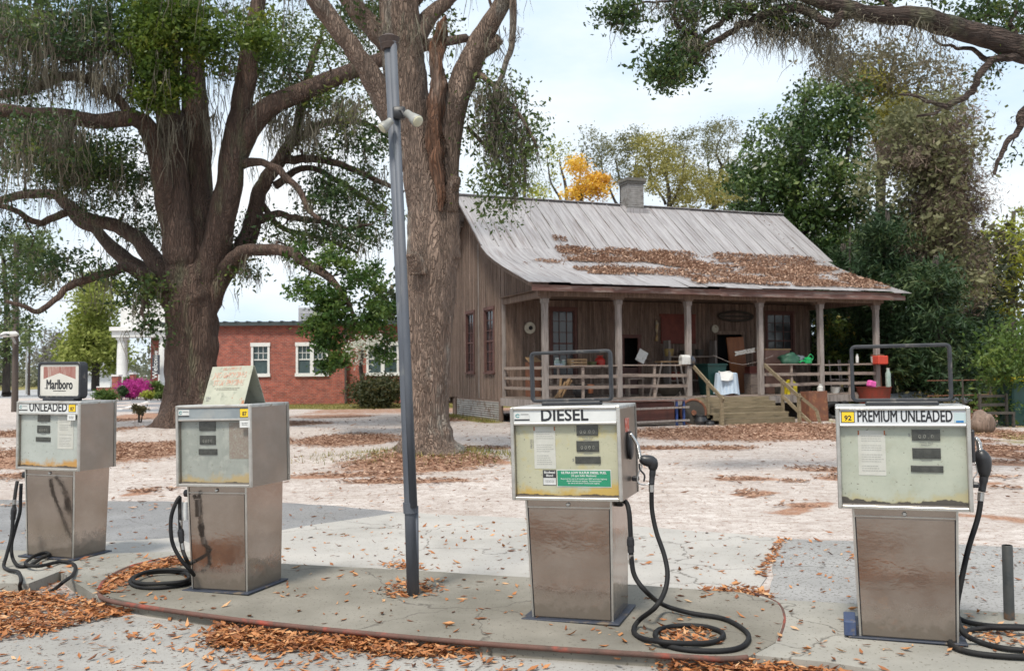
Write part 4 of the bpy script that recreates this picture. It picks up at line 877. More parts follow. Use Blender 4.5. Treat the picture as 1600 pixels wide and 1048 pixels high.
# the lapped wall above the porch ceiling and the other walls
m.box(0, XR, YW + .003, YW + .05, FL - .1, FL + .0)
fw = m.build('front_wall', wood, hs)
LW = [(4.35, 5.02, 1.75, 3.95), (6.9, 7.55, 1.75, 3.95)]
def yl(px):      # picture column -> distance back along the left wall
    c, s = math.cos(HA), math.sin(HA); k = ray(px, 560).x / ray(px, 560).y; return (P1.x - k * P1.y) / (k * c + s)
LWN = [(yl(773), yl(760), 1.72, 3.92), (yl(742), yl(731), 1.72, 3.92)]
m = MB(); boards(m, 'y', YW, YB, .78, lambda y: roofz(y) - .07, LWN, 0, bw=.2)
boards(m, 'y', -.3, YW, ZC - .0, lambda y: roofz(y) - .07, [], -.0, bw=.19); lw = m.build('left_wall', wood, hs)
m = MB(); boards(m, 'y', YW, YB, .5, lambda y: roofz(y) - .07, [], XR, bw=.3, out=1, batten=False); m.build('right_wall', wood, hs)
m = MB(); boards(m, 'x', 0, XR, .5, 5.85, [], YB, bw=.3, out=1, batten=False); m.build('rear_wall', wood, hs)
for q in ((-.045, .05, YW - .05, YW + .05, .7, ZC), (-.05, .03, YB - .1, YB + .03, .6, 5.8), (-.052, -.026, yl(750) - .05, yl(750) + .04, .8, 6.4)): m = MB(); m.box(*q); m.build('corner_board', wood_l, hs)
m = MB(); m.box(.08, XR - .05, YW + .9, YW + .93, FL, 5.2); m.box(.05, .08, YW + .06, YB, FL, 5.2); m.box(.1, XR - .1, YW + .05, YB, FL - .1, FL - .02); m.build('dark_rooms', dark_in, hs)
# skirting tin on the left side
cor = pm('skirt_tin', (.42, .40, .38), (.3, .28, .26), scale=4, rough=.6, metal=.3, bump=.1, c3=(.2, .14, .1), s3=4, t3=(.55, .65))
m = MB(); n_c = 9
for i in range(n_c): z = .02 + i * .078; m.tube([(-.03, 4.0, z + .04), (-.03, yl(716), z + .04)], .038, 8)
m.build('skirt_panel', cor, hs); m = MB(); m.box(-.06, .02, 3.85, yl(715), .70, .76); m.box(-.08, .0, YW + .1, YW + .32, 0, .75); m.box(-.07, .0, yl(714), yl(714) + .2, 0, .72); m.build('sill_beam', wood, hs)
m = MB()
for (x, y) in ((.3, 9.6), (.2, 8.2), (12.3, 9.6), (12.3, 3.8), (6, 3.7), (3, 3.7), (9, 3.7)): m.box(x - .2, x + .2, y - .2, y + .2, -.1, .8)
m.build('brick_piers', pm('pier_brick', (.2, .12, .09), (.14, .1, .08)), hs)
def window(name, wx, nx, nz, wall='x', fixed=YW, fr=.09, frm=sash_m, pan=wglass, mid=True):
    a0, a1, z0, z1 = wx; m = MB(); o = -.035
    def bx(p, q, u, v, d0, d1):
        if wall == 'x': m.box(p, q, fixed + d0, fixed + d1, u, v)
        else: m.box(fixed + d0, fixed + d1, p, q, u, v)
    bx(a0 - fr, a0, z0, z1, -.065, .03); bx(a1, a1 + fr, z0, z1, -.065, .03); bx(a0 - fr - .02, a1 + fr + .02, z1, z1 + fr * 1.2, -.075, .03); bx(a0 - fr - .03, a1 + fr + .03, z0 - .05, z0, -.1, .03)
    w = m.build(name, frm, hs); m = MB(); bx(a0, a1, z0 + .0, z1, .012, .018); m.build('pane', pan, w)
    m = MB(); bx(a0, a0 + .045, z0, z1, -.02, .008); bx(a1 - .045, a1, z0, z1, -.02, .008); bx(a0 + .045, a1 - .045, z0, z0 + .06, -.02, .008); bx(a0 + .045, a1 - .045, z1 - .05, z1, -.02, .008)
    zm = (z0 + z1) / 2; bx(a0 + .045, a1 - .045, zm - .025, zm + .025, -.022, .0075)
    for i in range(1, nx): x = a0 + (a1 - a0) * i / nx; bx(x - .011, x + .011, z0 + .06, z1 - .05, -.012, .007)
    for i in range(1, nz):
        z = z0 + (z1 - z0) * i / nz
        if abs(z - zm) > .05: bx(a0 + .045, a1 - .045, z - .011, z + .011, -.010, .006)
    m.build('sash', sash_m if frm is sash_m else frm, w); return w
def door(name, wx, frm):
    a0, a1, z0, z1 = wx; m = MB(); m.box(a0 - .1, a0, YW - .06, YW + .02, z0, z1); m.box(a1, a1 + .1, YW - .06, YW + .02, z0, z1); m.box(a0 - .12, a1 + .12, YW - .07, YW + .02, z1, z1 + .12); d = m.build(name, frm, hs); return d
window('front_window', W1, 3, 6); window('front_window', W2, 3, 6); 
for q in LWN: w_ = window('side_window', q, 2, 6, 'y', 0)
d = door('door_frame', D1, sash_m); m = MB(); a0, a1, z0, z1 = D1; m.box(a0, a1, YW + .03, YW + .06, z0, z0 + .9); m.box(a0, a1, YW - .01, YW + .03, z0 + .85, z0 + .95); m.box(a0, a1, YW - .01, YW + .03, z0 + .3, z0 + .36); m.build('half_door', pm('red_brown_door', (.12, .06, .05), (.08, .045, .04)), d)
d = door('door_frame', D2, wood)
# deck, posts, beams, ceiling
m = MB(); y = -.12
while y < YW - .03: yy = min(y + .14, YW - .03); m.box(-.1, XR + .15, y + .003, yy - .003, FL - .035, FL + rh.uniform(-.003, .003)); y = yy
m.build('porch_deck', wood_x, hs)
m = MB(); m.box(-.12, 5.0, -.16, -.10, FL - .27, FL - .04); m.box(7.8, XR + .15, -.16, -.10, FL - .27, FL - .04); m.box(-.14, -.08, -.1, YW, FL - .3, FL - .04); m.box(5.0, 7.8, -.155, -.10, FL - .27, FL - .04); m.build('rim_joist', wood_l, hs)
m = MB(); m.box(.2, XR - .2, .9, .95, -.1, FL - .04); m.build('under_porch_shade', pm('painted_under_shade', (.05, .038, .032), (.03, .024, .02), bump=.3, st=(5, 5, .5)), hs)  # dark sheet painting the shade of the open space below the deck
posts = [0, 2.49, 4.99, 7.75, 10.2, 12.6]
for i, x in enumerate(posts):
    m = MB(); ln = rh.uniform(-.03, .03); m.cbox(-.085, .085, -.085, .085, FL, 3.94, .012, Matrix.Translation((x, .03, 0)) @ Matrix.Shear('XZ', 4, (0, 0)) if False else Matrix.Translation((x, .03, 0)))
    m.cbox(-.11, .11, -.105, .105, 3.80, 3.945, .01, Matrix.Translation((x, .03, 0))); m.box(x - .1, x + .1, -.06, .12, FL - .9 + .0, FL - .036)
    m.build('porch_post', wood_l, hs)
for i, x in enumerate(posts):
    m = MB()
    m.beam((x, .10, 3.9), (x, .75, 4.16), .08, .08); m.box(x - .16, x + .16, -.06, .12, 3.945, 4.02); m.build('bracket', wood, hs)
m = MB(); m.box(-.25, XR + .3, -.05, .13, 4.02, 4.20); m.box(-.05, .1, .13, YW, 4.0, 4.19); m.box(XR - .1, XR + .05, .13, YW, 4.0, 4.19); m.build('porch_beam', wood, hs)
m = MB(); m.box(-.62, 5.9, -.50, -.455, 4.13, 4.31); m.box(5.9, 13.45, -.497, -.452, 4.10, 4.26); m.box(5.9, 13.3, -.45, -.41, 4.2, 4.36); m.build('fascia', wood_red, hs)
m = MB(); y = -.44
while y < YW - .1: m.box(-.2, XR + .3, y + .004, y + .14, 4.215, 4.235); y += .145
m.build('porch_ceiling', wood, hs)
m = MB(); m.box(1.55, 2.25, .5, .62, 4.17, 4.205); m.box(2.75, 4.3, .5, .62, 4.17, 4.205); m.build('ceiling_lamp_tube', pm('old_strip_lamp', (.45, .43, .38), bump=0), hs)
# rafters under the left gable eave
m = MB()
for y in np.arange(4.0, 10.0, .55): z = roofz(y) - .09; m.box(-.62, -.02, y - .05, y + .05, z - .12, z)
m.build('lookouts', wood_l, hs)
m = MB(); ys_ = [-.48, 1.5, 3.1, 3.75, 4.6, 6.8]
for a_, b_2 in zip(ys_, ys_[1:]): m.beam((-.64, a_, roofz(a_) - .10), (-.64, b_2, roofz(b_2) - .10), .04, .14)
for a_, b_2 in ((6.8, 8.4), (8.4, 10.2)): m.beam((-.64, a_, roofz(a_) - .10), (-.64, b_2, roofz(b_2) - .10), .04, .14)
m.build('barge_board', wood, hs)
# roof: tin sheets, each its own strip, with raised seams
def roofsheet(mb, x0, x1, path, th=.012, lift=0):
    vs = []; 
    for (y, z) in path: vs += [(x0, y, z + lift), (x1, y, z + lift)]
    for (y, z) in path: vs += [(x0, y, z + lift - th), (x1, y, z + lift - th)]
    n = len(path); fs = [(2 * i, 2 * i + 1, 2 * i + 3, 2 * i + 2) for i in range(n - 1)] + [(2 * n + 2 * i + 2, 2 * n + 2 * i + 3, 2 * n + 2 * i + 1, 2 * n + 2 * i) for i in range(n - 1)]
    fs += [(2 * i, 2 * i + 2, 2 * n + 2 * i + 2, 2 * n + 2 * i) for i in range(n - 1)] + [(2 * i + 3, 2 * i + 1, 2 * n + 2 * i + 1, 2 * n + 2 * i + 3) for i in range(n - 1)] + [(1, 0, 2 * n, 2 * n + 1), (2 * n - 2, 2 * n - 1, 4 * n - 1, 4 * n - 2)]
    mb.add(vs, fs)
m = MB(); x = -.7; k = 0
while x < 13.85:
    xe = min(x + .62, 13.9); sag = .05 * math.sin(x * .5) 
    pt = [(y, roofz(y) + .02 * noise.noise(Vector((x, y, 0)))) for y in (3.72, 4.1, 4.6, 5.7, 6.8)]
    roofsheet(m, x, xe + .01, pt, lift=.001 * (k % 2)); x = xe; k += 1
x = -.75; k = 0
while x < 13.6:
    xe = min(x + .68, 13.65); e = rh.uniform(-.06, .03); dz_ = .05 * noise.noise(Vector((x * .4, 3, 0)))
    pt = [(y, roofz(max(y, -.5)) + .005 + dz_ * (1 - (y + .5) / 4.3) + .03 * noise.noise(Vector((x, y, 2)))) for y in (-.56 + e, .5, 1.5, 2.4, 3.1, 3.76)]
    pt[0] = (pt[0][0], pt[0][1] - .03 - abs(e) * .5)
    roofsheet(m, x, xe + .012, pt, lift=.0015 * (k % 2)); x = xe; k += 1
for (y0_, y1_) in ((6.8, 8.4), (8.4, 10.35)): roofsheet(m, -.7, 13.9, [(y0_, roofz(y0_)), (y1_, roofz(y1_))])
rf = m.build('roof', tin, hs)
m = MB(); x = -.7; k = 0
while x < 13.9:
    p_ = [(x, y, roofz(y) + .018) for y in (3.8, 4.6, 6.76)]
    for a_, b_2 in zip(p_, p_[1:]): m.beam(a_, b_2, .03 if k < 12 else .02, .05 if k < 12 else .03)
    x += .62; k += 1
m.beam((-.7, 6.8, 8.32), (6.2, 6.8, 8.31), .22, .03); m.beam((7.2, 6.8, 8.31), (13.9, 6.8, 8.32), .22, .03); m.build('roof_seams', tin, rf)
brw = pm('painted_chimney_brick', (.30, .29, .28), (.22, .21, .2), scale=6, rough=.9, bump=.3, c3=(.14, .12, .11), s3=5, t3=(.52, .65))
m = MB(); m.box(6.36, 7.04, 6.5, 7.1, 7.6, 9.12); z = 8.2
while z < 9.1: m.box(6.35, 7.05, 6.49, 7.11, z, z + .062); z += .085
cm = m.build('chimney', brw, rf); m = MB(); m.box(6.30, 7.10, 6.44, 7.16, 9.12, 9.22); m.box(6.26, 7.14, 6.40, 7.20, 9.22, 9.32); m.box(6.33, 7.07, 6.47, 7.13, 9.32, 9.36); m.build('chimney_cap', pm('dark_cap', (.10, .095, .085), (.15, .14, .12), bump=.5), cm)
m = MB(); m.beam((6.2, 6.33, 8.0), (7.2, 6.33, 8.0), .03, .2); m.build('flashing', tin, cm)
# rails
def rail(x0, x1, name='porch_rail', y=.02, zs=(.34, .67, 1.0), th=.1):
    m = MB()
    for i, z in enumerate(zs):
        s = rh.uniform(-.03, .03)
        if i == len(zs) - 1: m.beam((x0, y, FL + z + s), (x1, y, FL + z), .13, .035)
        else: m.beam((x0, y - .04, FL + z + s), (x1, y - .04, FL + z), .03, .1)
    if x1 - x0 > 2: m.box((x0 + x1) / 2 - .04, (x0 + x1) / 2 + .04, y - .02, y + .04, FL, FL + zs[-1] - .02)
    return m.build(name, wood_x, hs)
rail(.09, 2.4); rail(2.58, 4.9); rail(7.85, 10.1); rail(10.3, 12.5)
m = MB()
for z in (.3, .62, .95): m.beam((0, .12, FL + z), (0, YW - .05, FL + z), .03, .09)
m.build('side_rail', wood_x, hs); m = MB()
for z in (.34, .67, 1.0): m.beam((XR, .12, FL + z), (XR, YW - .05, FL + z), .03, .09)
m.build('side_rail', wood_x, hs)
# steps
m = MB(); ns = 5
for i in range(ns):
    z = FL * (1 - (i + 1) / (ns + .35)); y0 = -.16 - (i + 1) * .33; w0 = 5.05
    m.box(w0 + rh.uniform(0, .04), 7.95 - rh.uniform(0, .05), y0 - .02, y0 + .155, z - .045, z); m.box(w0, 7.95, y0 + .165, y0 + .34, z - .05, z - .004); m.box(w0 + .05, 7.9, y0 + .30, y0 + .325, z + .0, z + .135)
st = m.build('porch_steps', step_w, hs)
def hrail(x, xo, name):
    m = MB(); m.beam((x, -.02, FL + 1.0), (x + xo, -1.75, FL * .1 + .98 - .25), .05, .11); m.box(x + xo * .45 - .04, x + xo * .45 + .04, -.95, -.87, .25, FL + .52); m.box(x + xo * .95 - .045, x + xo * .95 + .045, -1.7, -1.61, -.02, .98)
    return m
hrail(5.1, .0, '').build('hand_rail', step_w, hs)
m = hrail(7.85, .1, ''); m.beam((7.87, -.9, .9), (8.15, -1.95, .05), .05, .1); m.beam((7.9, -1.65, .95), (8.3, -2.05, .45), .05, .09); m.beam((8.3, -2.05, .45), (8.35, -2.15, 0), .05, .09); m.build('hand_rail', step_w, hs)
# leaf drifts on the porch roof
def hl(x, y, z=0):
    p = wm(hs) @ Vector((x, y, z)); return p
def roofpatch(n, x0, x1, y0, y1, ed=.6):
    xs_, ys2 = rng0.uniform(x0, x1, n), rng0.uniform(y0, y1, n)
    f = np.array([noise.fractal(Vector((a * .55, b * 1.6, 7)), .8, 2, 4) for a, b in zip(xs_, ys2)]); e = np.minimum(np.minimum(xs_ - x0, x1 - xs_) / 1.0, np.minimum(ys2 - y0, y1 - ys2) / .35)
    k = (f + .45 * np.minimum(e, 1) + rng0.normal(size=n) * .13 > .14) ; return xs_[k], ys2[k]
RX, RY = [], []
for a in ((9000, 2.0, 6.6, 2.5, 3.95), (15000, 5.6, 13.4, 1.8, 3.95), (12000, 5.5, 13.5, .2, 2.6), (5000, 5.2, 8.8, -.3, .9), (4000, 9, 13.3, -.3, .9), (2500, 2.5, 6, .8, 2.4), (2200, 1.7, 4.4, 0.7, 1.8), (500, .6, 2.1, 1.9, 2.6), (300, .1, 1.1, 1.6, 2.1), (140, 2.2, 2.7, 4.2, 4.5)):
    a_, b_2 = roofpatch(*a); RX.append(a_); RY.append(b_2)
RX, RY = np.concatenate(RX), np.concatenate(RY); RZ = np.array([roofz(y) + .03 for y in RY]) + rng0.uniform(0, .03, len(RX))
WP = np.array([tuple(wm(hs) @ Vector(p)) for p in zip(RX, RY, RZ)])
q = WP[:, :2]; n = len(q)
leaves('roof_leaves', q, WP[:, 2], .095, rng0, 'dry brown leaves heaped along the bend of the tin roof', tilt=.6, tlo=.0, thi=1, mat=dull_leaf)

# ================================================================ THINGS ON AND ROUND THE PORCH
def prop(name, label, cat, x, y, z=FL, rz=0, group=None):
    p = hl(x, y, z); return thing(name, p, HA + R(rz), label, cat, group)
def hp(px, yloc): return hx_(px, yloc)
def one(mb, name, mat, label, cat, smooth=False, group=None):
    o = mb.build(name, mat, None, smooth); return tag(o, label, cat, group)
def placed(mb, x, y, z, rz=0):
    M_ = Matrix.Translation(hl(x, y, z)) @ Matrix.Rotation(HA + R(rz), 4, 'Z'); mb.v = [tuple(M_ @ Vector(v)) for v in mb.v]; return mb
cream = pm('cream_enamel', (.5, .47, .38), (.38, .35, .28), scale=10, rough=.5, bump=0, c3=(.2, .12, .07), s3=9, t3=(.6, .68))
t = prop('wheel_hub', 'round cream enamel hubcap hanging on the wall left of the first post', 'hubcap', hp(826, YW), YW - .12, 0); zc_ = 3.22
m = MB(); m.lathe([(.001, 0), (.19, 0), (.205, .02), (.19, .045), (.12, .05), (.11, .03), (.001, .03)], 24, (0, -.02, zc_), axis='y'); m.build('disc', cream, t, 50)
m = MB(); m.lathe([(.001, 0), (.075, 0), (.06, -.03), (.001, -.03)], 16, (0.02, -.03, zc_), axis='y'); m.build('hub', dark_in, t, 40)
redp = pm('red_paint', (.48, .03, .02), (.35, .03, .02), scale=10, rough=.5, bump=.1); rustp = pm('rusty_sheet', (.20, .075, .04), (.13, .06, .04), scale=5, rough=.85, bump=.3, c3=(.26, .12, .06), s3=6, t3=(.55, .65))
dk = pm('dark_clutter', (.04, .035, .03), (.07, .06, .05), scale=8, rough=.8); tan = pm('tan_pine', (.42, .27, .14), (.32, .2, .11), scale=3, rough=.8, bump=.2, st=(.6, 5, 5)); orang = pm('orange_varnished_wood', (.30, .095, .02), (.20, .06, .018), scale=2, rough=.5, bump=.15, st=(4, 4, .5)); mar = pm('dark_maroon_board', (.17, .035, .022), (.11, .028, .02), scale=4, rough=.7, bump=.1)
whit = pm('chalky_white', (.62, .62, .6), (.5, .5, .48), scale=8, rough=.6, bump=.05, c3=(.4, .38, .33), s3=7, t3=(.6, .7)); pvcg = pm('dark_green_plastic', (.01, .05, .045), (.015, .065, .055), rough=.45, bump=.05); grn = pm('bright_green_plastic', (.01, .33, .10), (.01, .26, .08), rough=.4, bump=0); ylw = pm('yellow_plastic', (.75, .60, .02), (.62, .5, .02), rough=.45, bump=0); bluew = pm('blue_white_cloth', (.40, .52, .66), (.55, .63, .72), scale=9, rough=.9, bump=.2, st=(4, 4, .4)); clothw = pm('white_cloth', (.68, .68, .66), (.6, .6, .6), rough=.9, bump=.1); pink = pm('pink_plastic', (.75, .12, .42), (.65, .1, .36), bump=0); bluep = pm('blue_paint', (.02, .05, .22), (.03, .06, .16), rough=.6, bump=.1); gls = pm('bottle_glass', (.25, .33, .30), (.35, .42, .38), rough=.15, bump=0, spec=.7)
def table(name, label, x, y, w, d, h, mat, shelf=False, cat='table'):
    t = prop(name, label, cat, x, y); m = MB(); m.cbox(-w / 2, w / 2, -d / 2, d / 2, h - .04, h, .006); m.build('table_top', mat, t)
    for (sx, sy) in ((-1, -1), (1, -1), (1, 1), (-1, 1)): m = MB(); m.box(sx * (w / 2 - .08) - .03, sx * (w / 2 - .08) + .03, sy * (d / 2 - .06) - .03, sy * (d / 2 - .06) + .03, 0, h - .04); m.build('leg', mat, t)
    if shelf: m = MB(); m.box(-w / 2 + .05, w / 2 - .05, -d / 2 + .03, d / 2 - .03, h * .4, h * .4 + .03); m.build('shelf', mat, t)
    return t
def jar(name, label, x, y, z, r, h, mat, cat='jar', lid=None, group=None, prof=None):
    t = prop(name, label, cat, x, y, z, group=group); m = MB(); m.lathe(prof or [(.001, 0), (r, 0), (r, h * .75), (r * .6, h * .9), (r * .6, h), (.001, h)], 12); m.build('body', mat, t, 40)
    if lid: m = MB(); m.lathe([(.001, h), (r * .66, h), (r * .66, h + .03), (.001, h + .03)], 12); m.build('cap', lid, t, 40)
    return t
# behind the first bay
xa, xb = hp(868, 1.0), hp(925, 1.0)
table('work_table', 'long plank table loaded with junk behind the first bay of rail', (hp(868, 1.6) + hp(940, 1.6)) / 2, 1.5, 2.0, .7, .98, wood_x, True)
TZ = FL + .98
jar('glass_jug', 'round glass jug standing on the plank table beneath the dark window', hp(870, 1.5), 1.5, TZ, .10, .26, gls, 'jug', whit)
jar('preserve_jar', 'squat glass jar with a white lid beside the round jug', hp(880, 1.4), 1.4, TZ, .09, .2, gls, 'jar', whit)
jar('blue_bowl', 'pale blue enamel bowl on the plank table edge', hp(873, 1.2), 1.2, TZ, .13, .1, bluew, 'bowl', prof=[(.001, 0), (.07, 0), (.14, .09), (.135, .1), (.07, .02), (.001, .02)])
jar('paint_can', 'small white paint can on the table beneath the window', hp(892, 1.7), 1.7, TZ, .08, .2, whit, 'can', prof=[(.001, 0), (.08, 0), (.08, .2), (.075, .2), (.07, .18), (.001, .18)])
t = prop('fruit_crate', 'slatted pine crate sitting on the plank table', 'crate', hp(902, 1.2), 1.25, TZ)
for i in range(3): m = MB(); m.box(-.28, .28, -.17, -.155, .015 + i * .09, .075 + i * .09); m.box(-.28, .28, .155, .17, .015 + i * .09, .075 + i * .09); m.build('slat', tan, t)
m = MB(); m.box(-.28, -.26, -.154, .154, 0, .26); m.box(.26, .28, -.154, .154, 0, .26); m.box(-.26, .26, -.15, .15, 0, .012); m.build('crate_frame', tan, t)
jar('gas_can', 'bright red fuel can on the table behind the second window trim', hp(938, 1.5), 1.55, TZ, .17, .33, redp, 'can', redp, prof=[(.001, 0), (.17, 0), (.17, .22), (.1, .3), (.04, .33), (.001, .33)])
jar('green_basket', 'dull green basket beside the red can', hp(922, 1.5), 1.4, TZ, .17, .16, pm('olive_basket', (.14, .15, .06), (.1, .1, .05), bump=.5), 'basket', prof=[(.001, 0), (.12, 0), (.17, .16), (.16, .16), (.11, .02), (.001, .02)])
m = MB(); 
for i in range(6): m.beam((rh.uniform(-.2, 0), rh.uniform(-.1, .1), .03), (rh.uniform(-.1, .35), rh.uniform(-.1, .1), rh.uniform(.5, .7)), .07, .05)
one(placed(m, hp(876, .6), .55, FL), 'scrap_lumber', tan, 'leaning short pine offcuts under the plank table', 'lumber')
jar('black_kettle', 'black cauldron standing on the deck below the plank table', hp(906, .7), .7, FL, .24, .42, blackp, 'cauldron', prof=[(.001, 0), (.14, .0), (.24, .14), (.24, .28), (.2, .4), (.22, .42), (.18, .42), (.001, .3)])
jar('orange_pot', 'small orange clay pot beside the black cauldron', hp(921, .7), .7, FL + .14, .13, .26, pm('terracotta', (.35, .12, .05), (.26, .1, .05)), 'pot', prof=[(.001, 0), (.09, 0), (.13, .24), (.14, .24), (.14, .28), (.12, .28), (.08, .04), (.001, .04)])
t = prop('firewood_box', 'brown plywood box with a leafy top left of the first post', 'box', hp(834, 2.8), 2.9); m = MB(); m.cbox(-.2, .2, -.2, .2, 0, 1.15, .01); m.build('box_body', rustp, t); m = MB(); m.add([(-.24, -.2, 1.152), (.24, -.2, 1.152), (.2, .2, 1.3), (-.2, .2, 1.3), (-.24, -.2, 1.17), (.24, -.2, 1.17), (.2, .2, 1.32), (-.2, .2, 1.32)], [(3, 2, 1, 0), (4, 5, 6, 7), (0, 1, 5, 4), (1, 2, 6, 5), (2, 3, 7, 6), (3, 0, 4, 7)]); m.build('box_lid', tan, t)
# hanging things
m = MB(); x = hp(1023, YW); m.tube([(0, 0, 3.55), (.03, -.02, 3.4), (0, -.02, 3.2), (.02, 0, 3.05)], [.03, .06, .05, .02], 8); m.tube([(.02, 0, 3.05), (0, -.02, 2.9), (.0, 0, 2.8)], [.02, .05, .07], 8)
one(placed(m, x, YW - .12, 0), 'corn_bunch', pm('dried_corn', (.42, .25, .08), (.4, .36, .28), scale=4), 'bunch of dried corn tied on the wall between the door and the maroon board', 'dried corn', True)
m = MB(); m.cbox(hp(1031, YW) - 0, hp(1085, YW), -.05, 0, 2.72, 3.72, .012); m.box(hp(1031, YW) - .03, hp(1085, YW) + .03, -.03, .01, 3.72, 3.8)
one(placed(m, 0, YW - .05, -.02), 'wall_board', mar, 'large dark red board hung on the wall behind the third post', 'board')
m = MB(); m.lathe([(.001, -.02), (.14, -.02), (.15, 0), (.12, .02), (.001, .0)], 20, (0, 0, 3.25), axis='y'); one(placed(m, hp(1115, YW), YW - .1, 0), 'hanging_plate', cream, 'round cream plate hung above the dark doorway', 'plate', 40)
m = MB(); m.tube([(.75 * math.cos(a), -.03, 3.72 + .17 * math.sin(a)) for a in np.linspace(0, 2 * math.pi, 25)], .045, 8, False); m.box(-.72, .72, -.04, -.03, 3.69, 3.75); one(placed(m, hp(1147, YW), YW - .12, 0), 'oval_hoop', dk, 'dark oval hoop mounted high on the wall over the doorway', 'hoop')
m = MB(); m.cbox(-.17, .17, -.03, 0, -.2, .2, .005, Matrix.Translation((0, 0, 2.2)) @ Matrix.Rotation(R(28), 4, 'Y')); one(placed(m, hp(1003, .9), .95, 0), 'tilted_card', whit, 'small white card tilted on a post beside the half door', 'card')
m = MB(); m.box(-.28, .28, -.03, 0, -.2, .2, Matrix.Translation((0, 0, 2.35))); m.box(-.30, .30, -.05, -.0305, 2.12, 2.16); one(placed(m, hp(1008, YW), YW - .05, 0), 'wall_frame', wood, 'plain grey wooden frame on the wall right of the half door', 'frame')
# shelves bay 3
t = prop('shelf_rack', 'tall dark wooden shelf rack against the wall behind the third post', 'shelf', (hp(1045, 3.0) + hp(1117, 3.0)) / 2, 3.15); ww = (hp(1117, 3.0) - hp(1045, 3.0)) / 2
for x in (-ww, ww): m = MB(); m.box(x - .04, x + .04, -.2, .2, 0, 1.9); m.build('upright', wood_l, t)
for z in (.45, 1.0, 1.3): m = MB(); m.box(-ww + .04, ww - .04, -.2, .2, z, z + .04); m.build('shelf_board', wood_x, t)
r2_ = random.Random(77)
for i, (dx, z, r_, h_, mt, lb) in enumerate([(-.9, 1.34, .17, .26, pm('straw', (.4, .3, .1), (.3, .2, .08), bump=.5), 'straw yellow basket on the upper shelf of the dark rack'), (-.2, 1.34, .2, .2, dk, 'dark pan on the upper shelf right of the straw basket'), (.35, 1.34, .15, .24, dk, 'black crock at the right end of the upper shelf'), (-.7, .49, .2, .3, mar, 'dark red tub on the lower shelf of the rack'), (.4, .49, .22, .28, rustp, 'rusty bucket on the lower shelf of the rack')]):
    p_ = t.location; c_, s_ = math.cos(HA), math.sin(HA)
    jar('shelf_pot', lb, (hp(1045, 3.0) + hp(1117, 3.0)) / 2 + dx, 3.1, FL + z, r_, h_, mt, 'pot', prof=[(.001, 0), (r_ * .8, 0), (r_, h_ * .8), (r_ * 1.05, h_), (r_ * .9, h_), (.001, h_ * .6)])
t = prop('garden_chair', 'folding chair with an orange seat leaning behind the second bay of rail', 'chair', hp(1046, .7), .75)
m = MB(); m.cbox(-.42, .42, -.22, .22, 1.10, 1.14, .01); m.build('seat', tan, t)
for (x, dx) in ((-.38, -.25), (.3, .2)):
    for y in (-.18, .18): m = MB(); m.beam((x, y, 1.1), (x + dx, y, .0), .05, .04); m.build('leg', wood_l, t)
t = prop('mailbox', 'small white mailbox with a black hood fixed beside the third post', 'mailbox', hp(1068, .1), -.02, FL + 1.03); m = MB(); m.box(-.2, .12, -.1, .1, 0, .2); m.tube([(-.2, 0, .2), (.12, 0, .2)], .1, 14); m.build('box_body', whit, t, 40); m = MB(); m.tube([(.121, 0, .1), (.26, 0, .1)], [.17, .16], 12); m.build('hood', navy, t, 40)
jar('iron_cauldron', 'wide dark iron pot on the deck under the orange chair', hp(1045, .6), .65, FL, .42, .3, dk, 'pot', prof=[(.001, 0), (.2, 0), (.4, .2), (.42, .3), (.38, .3), (.001, .1)])
t = prop('low_stool', 'low slatted stool by the half door behind the rail', 'stool', hp(990, 1.2), 1.2); m = MB(); m.box(-.3, .3, -.15, .15, .55, .6); m.build('seat', wood_x, t)
for x in (-.25, .25): m = MB(); m.box(x - .03, x + .03, -.13, .13, 0, .55); m.build('leg', wood_x, t)
# doorway bay
t = prop('trash_bin', 'dark green wheeled bin behind the draped cloth', 'bin', hp(1112, .9), .95); m = MB(); m.add([(-.28, -.28, 0), (.28, -.28, 0), (.28, .28, 0), (-.28, .28, 0), (-.36, -.35, .98), (.36, -.35, .98), (.36, .35, .98), (-.36, .35, .98)], [(3, 2, 1, 0), (4, 5, 6, 7), (0, 1, 5, 4), (1, 2, 6, 5), (2, 3, 7, 6), (3, 0, 4, 7)]); m.build('bin_body', pvcg, t); m = MB(); m.cbox(-.4, .4, -.39, .39, .981, 1.05, .02); m.build('lid', pvcg, t)
t = prop('draped_barrel', 'barrel covered with a light blue white cloth at the top of the steps', 'barrel', hp(1134, .3), .32)
m = MB(); n = 64
prof = [(.30, .74), (.33, .72), (.335, .66), (.35, .45), (.365, .2), (.38, .04)]; vs = []; fs = []
for i, (r_, z) in enumerate(prof):
    for j in range(n): a = 2 * math.pi * j / n; rr_ = r_ * (1 + (.06 * i / 5) * math.sin(a * 16 + 1.3 * math.sin(a * 3))); vs.append((rr_ * 1.1 * math.cos(a), rr_ * math.sin(a), z + (.03 * math.sin(a * 3) if i == 5 else 0)))
for i in range(5):
    for j in range(n): q = (j + 1) % n; fs.append((i * n + j, (i + 1) * n + j, (i + 1) * n + q, i * n + q))
fs.append(tuple(range(n))); m.add(vs, fs); m.build('cloth', bluew, t, 50); m = MB(); m.lathe([(.001, 0), (.28, 0), (.30, .35), (.28, .72), (.001, .72)], 20); m.build('barrel_body', rustp, t, 40)
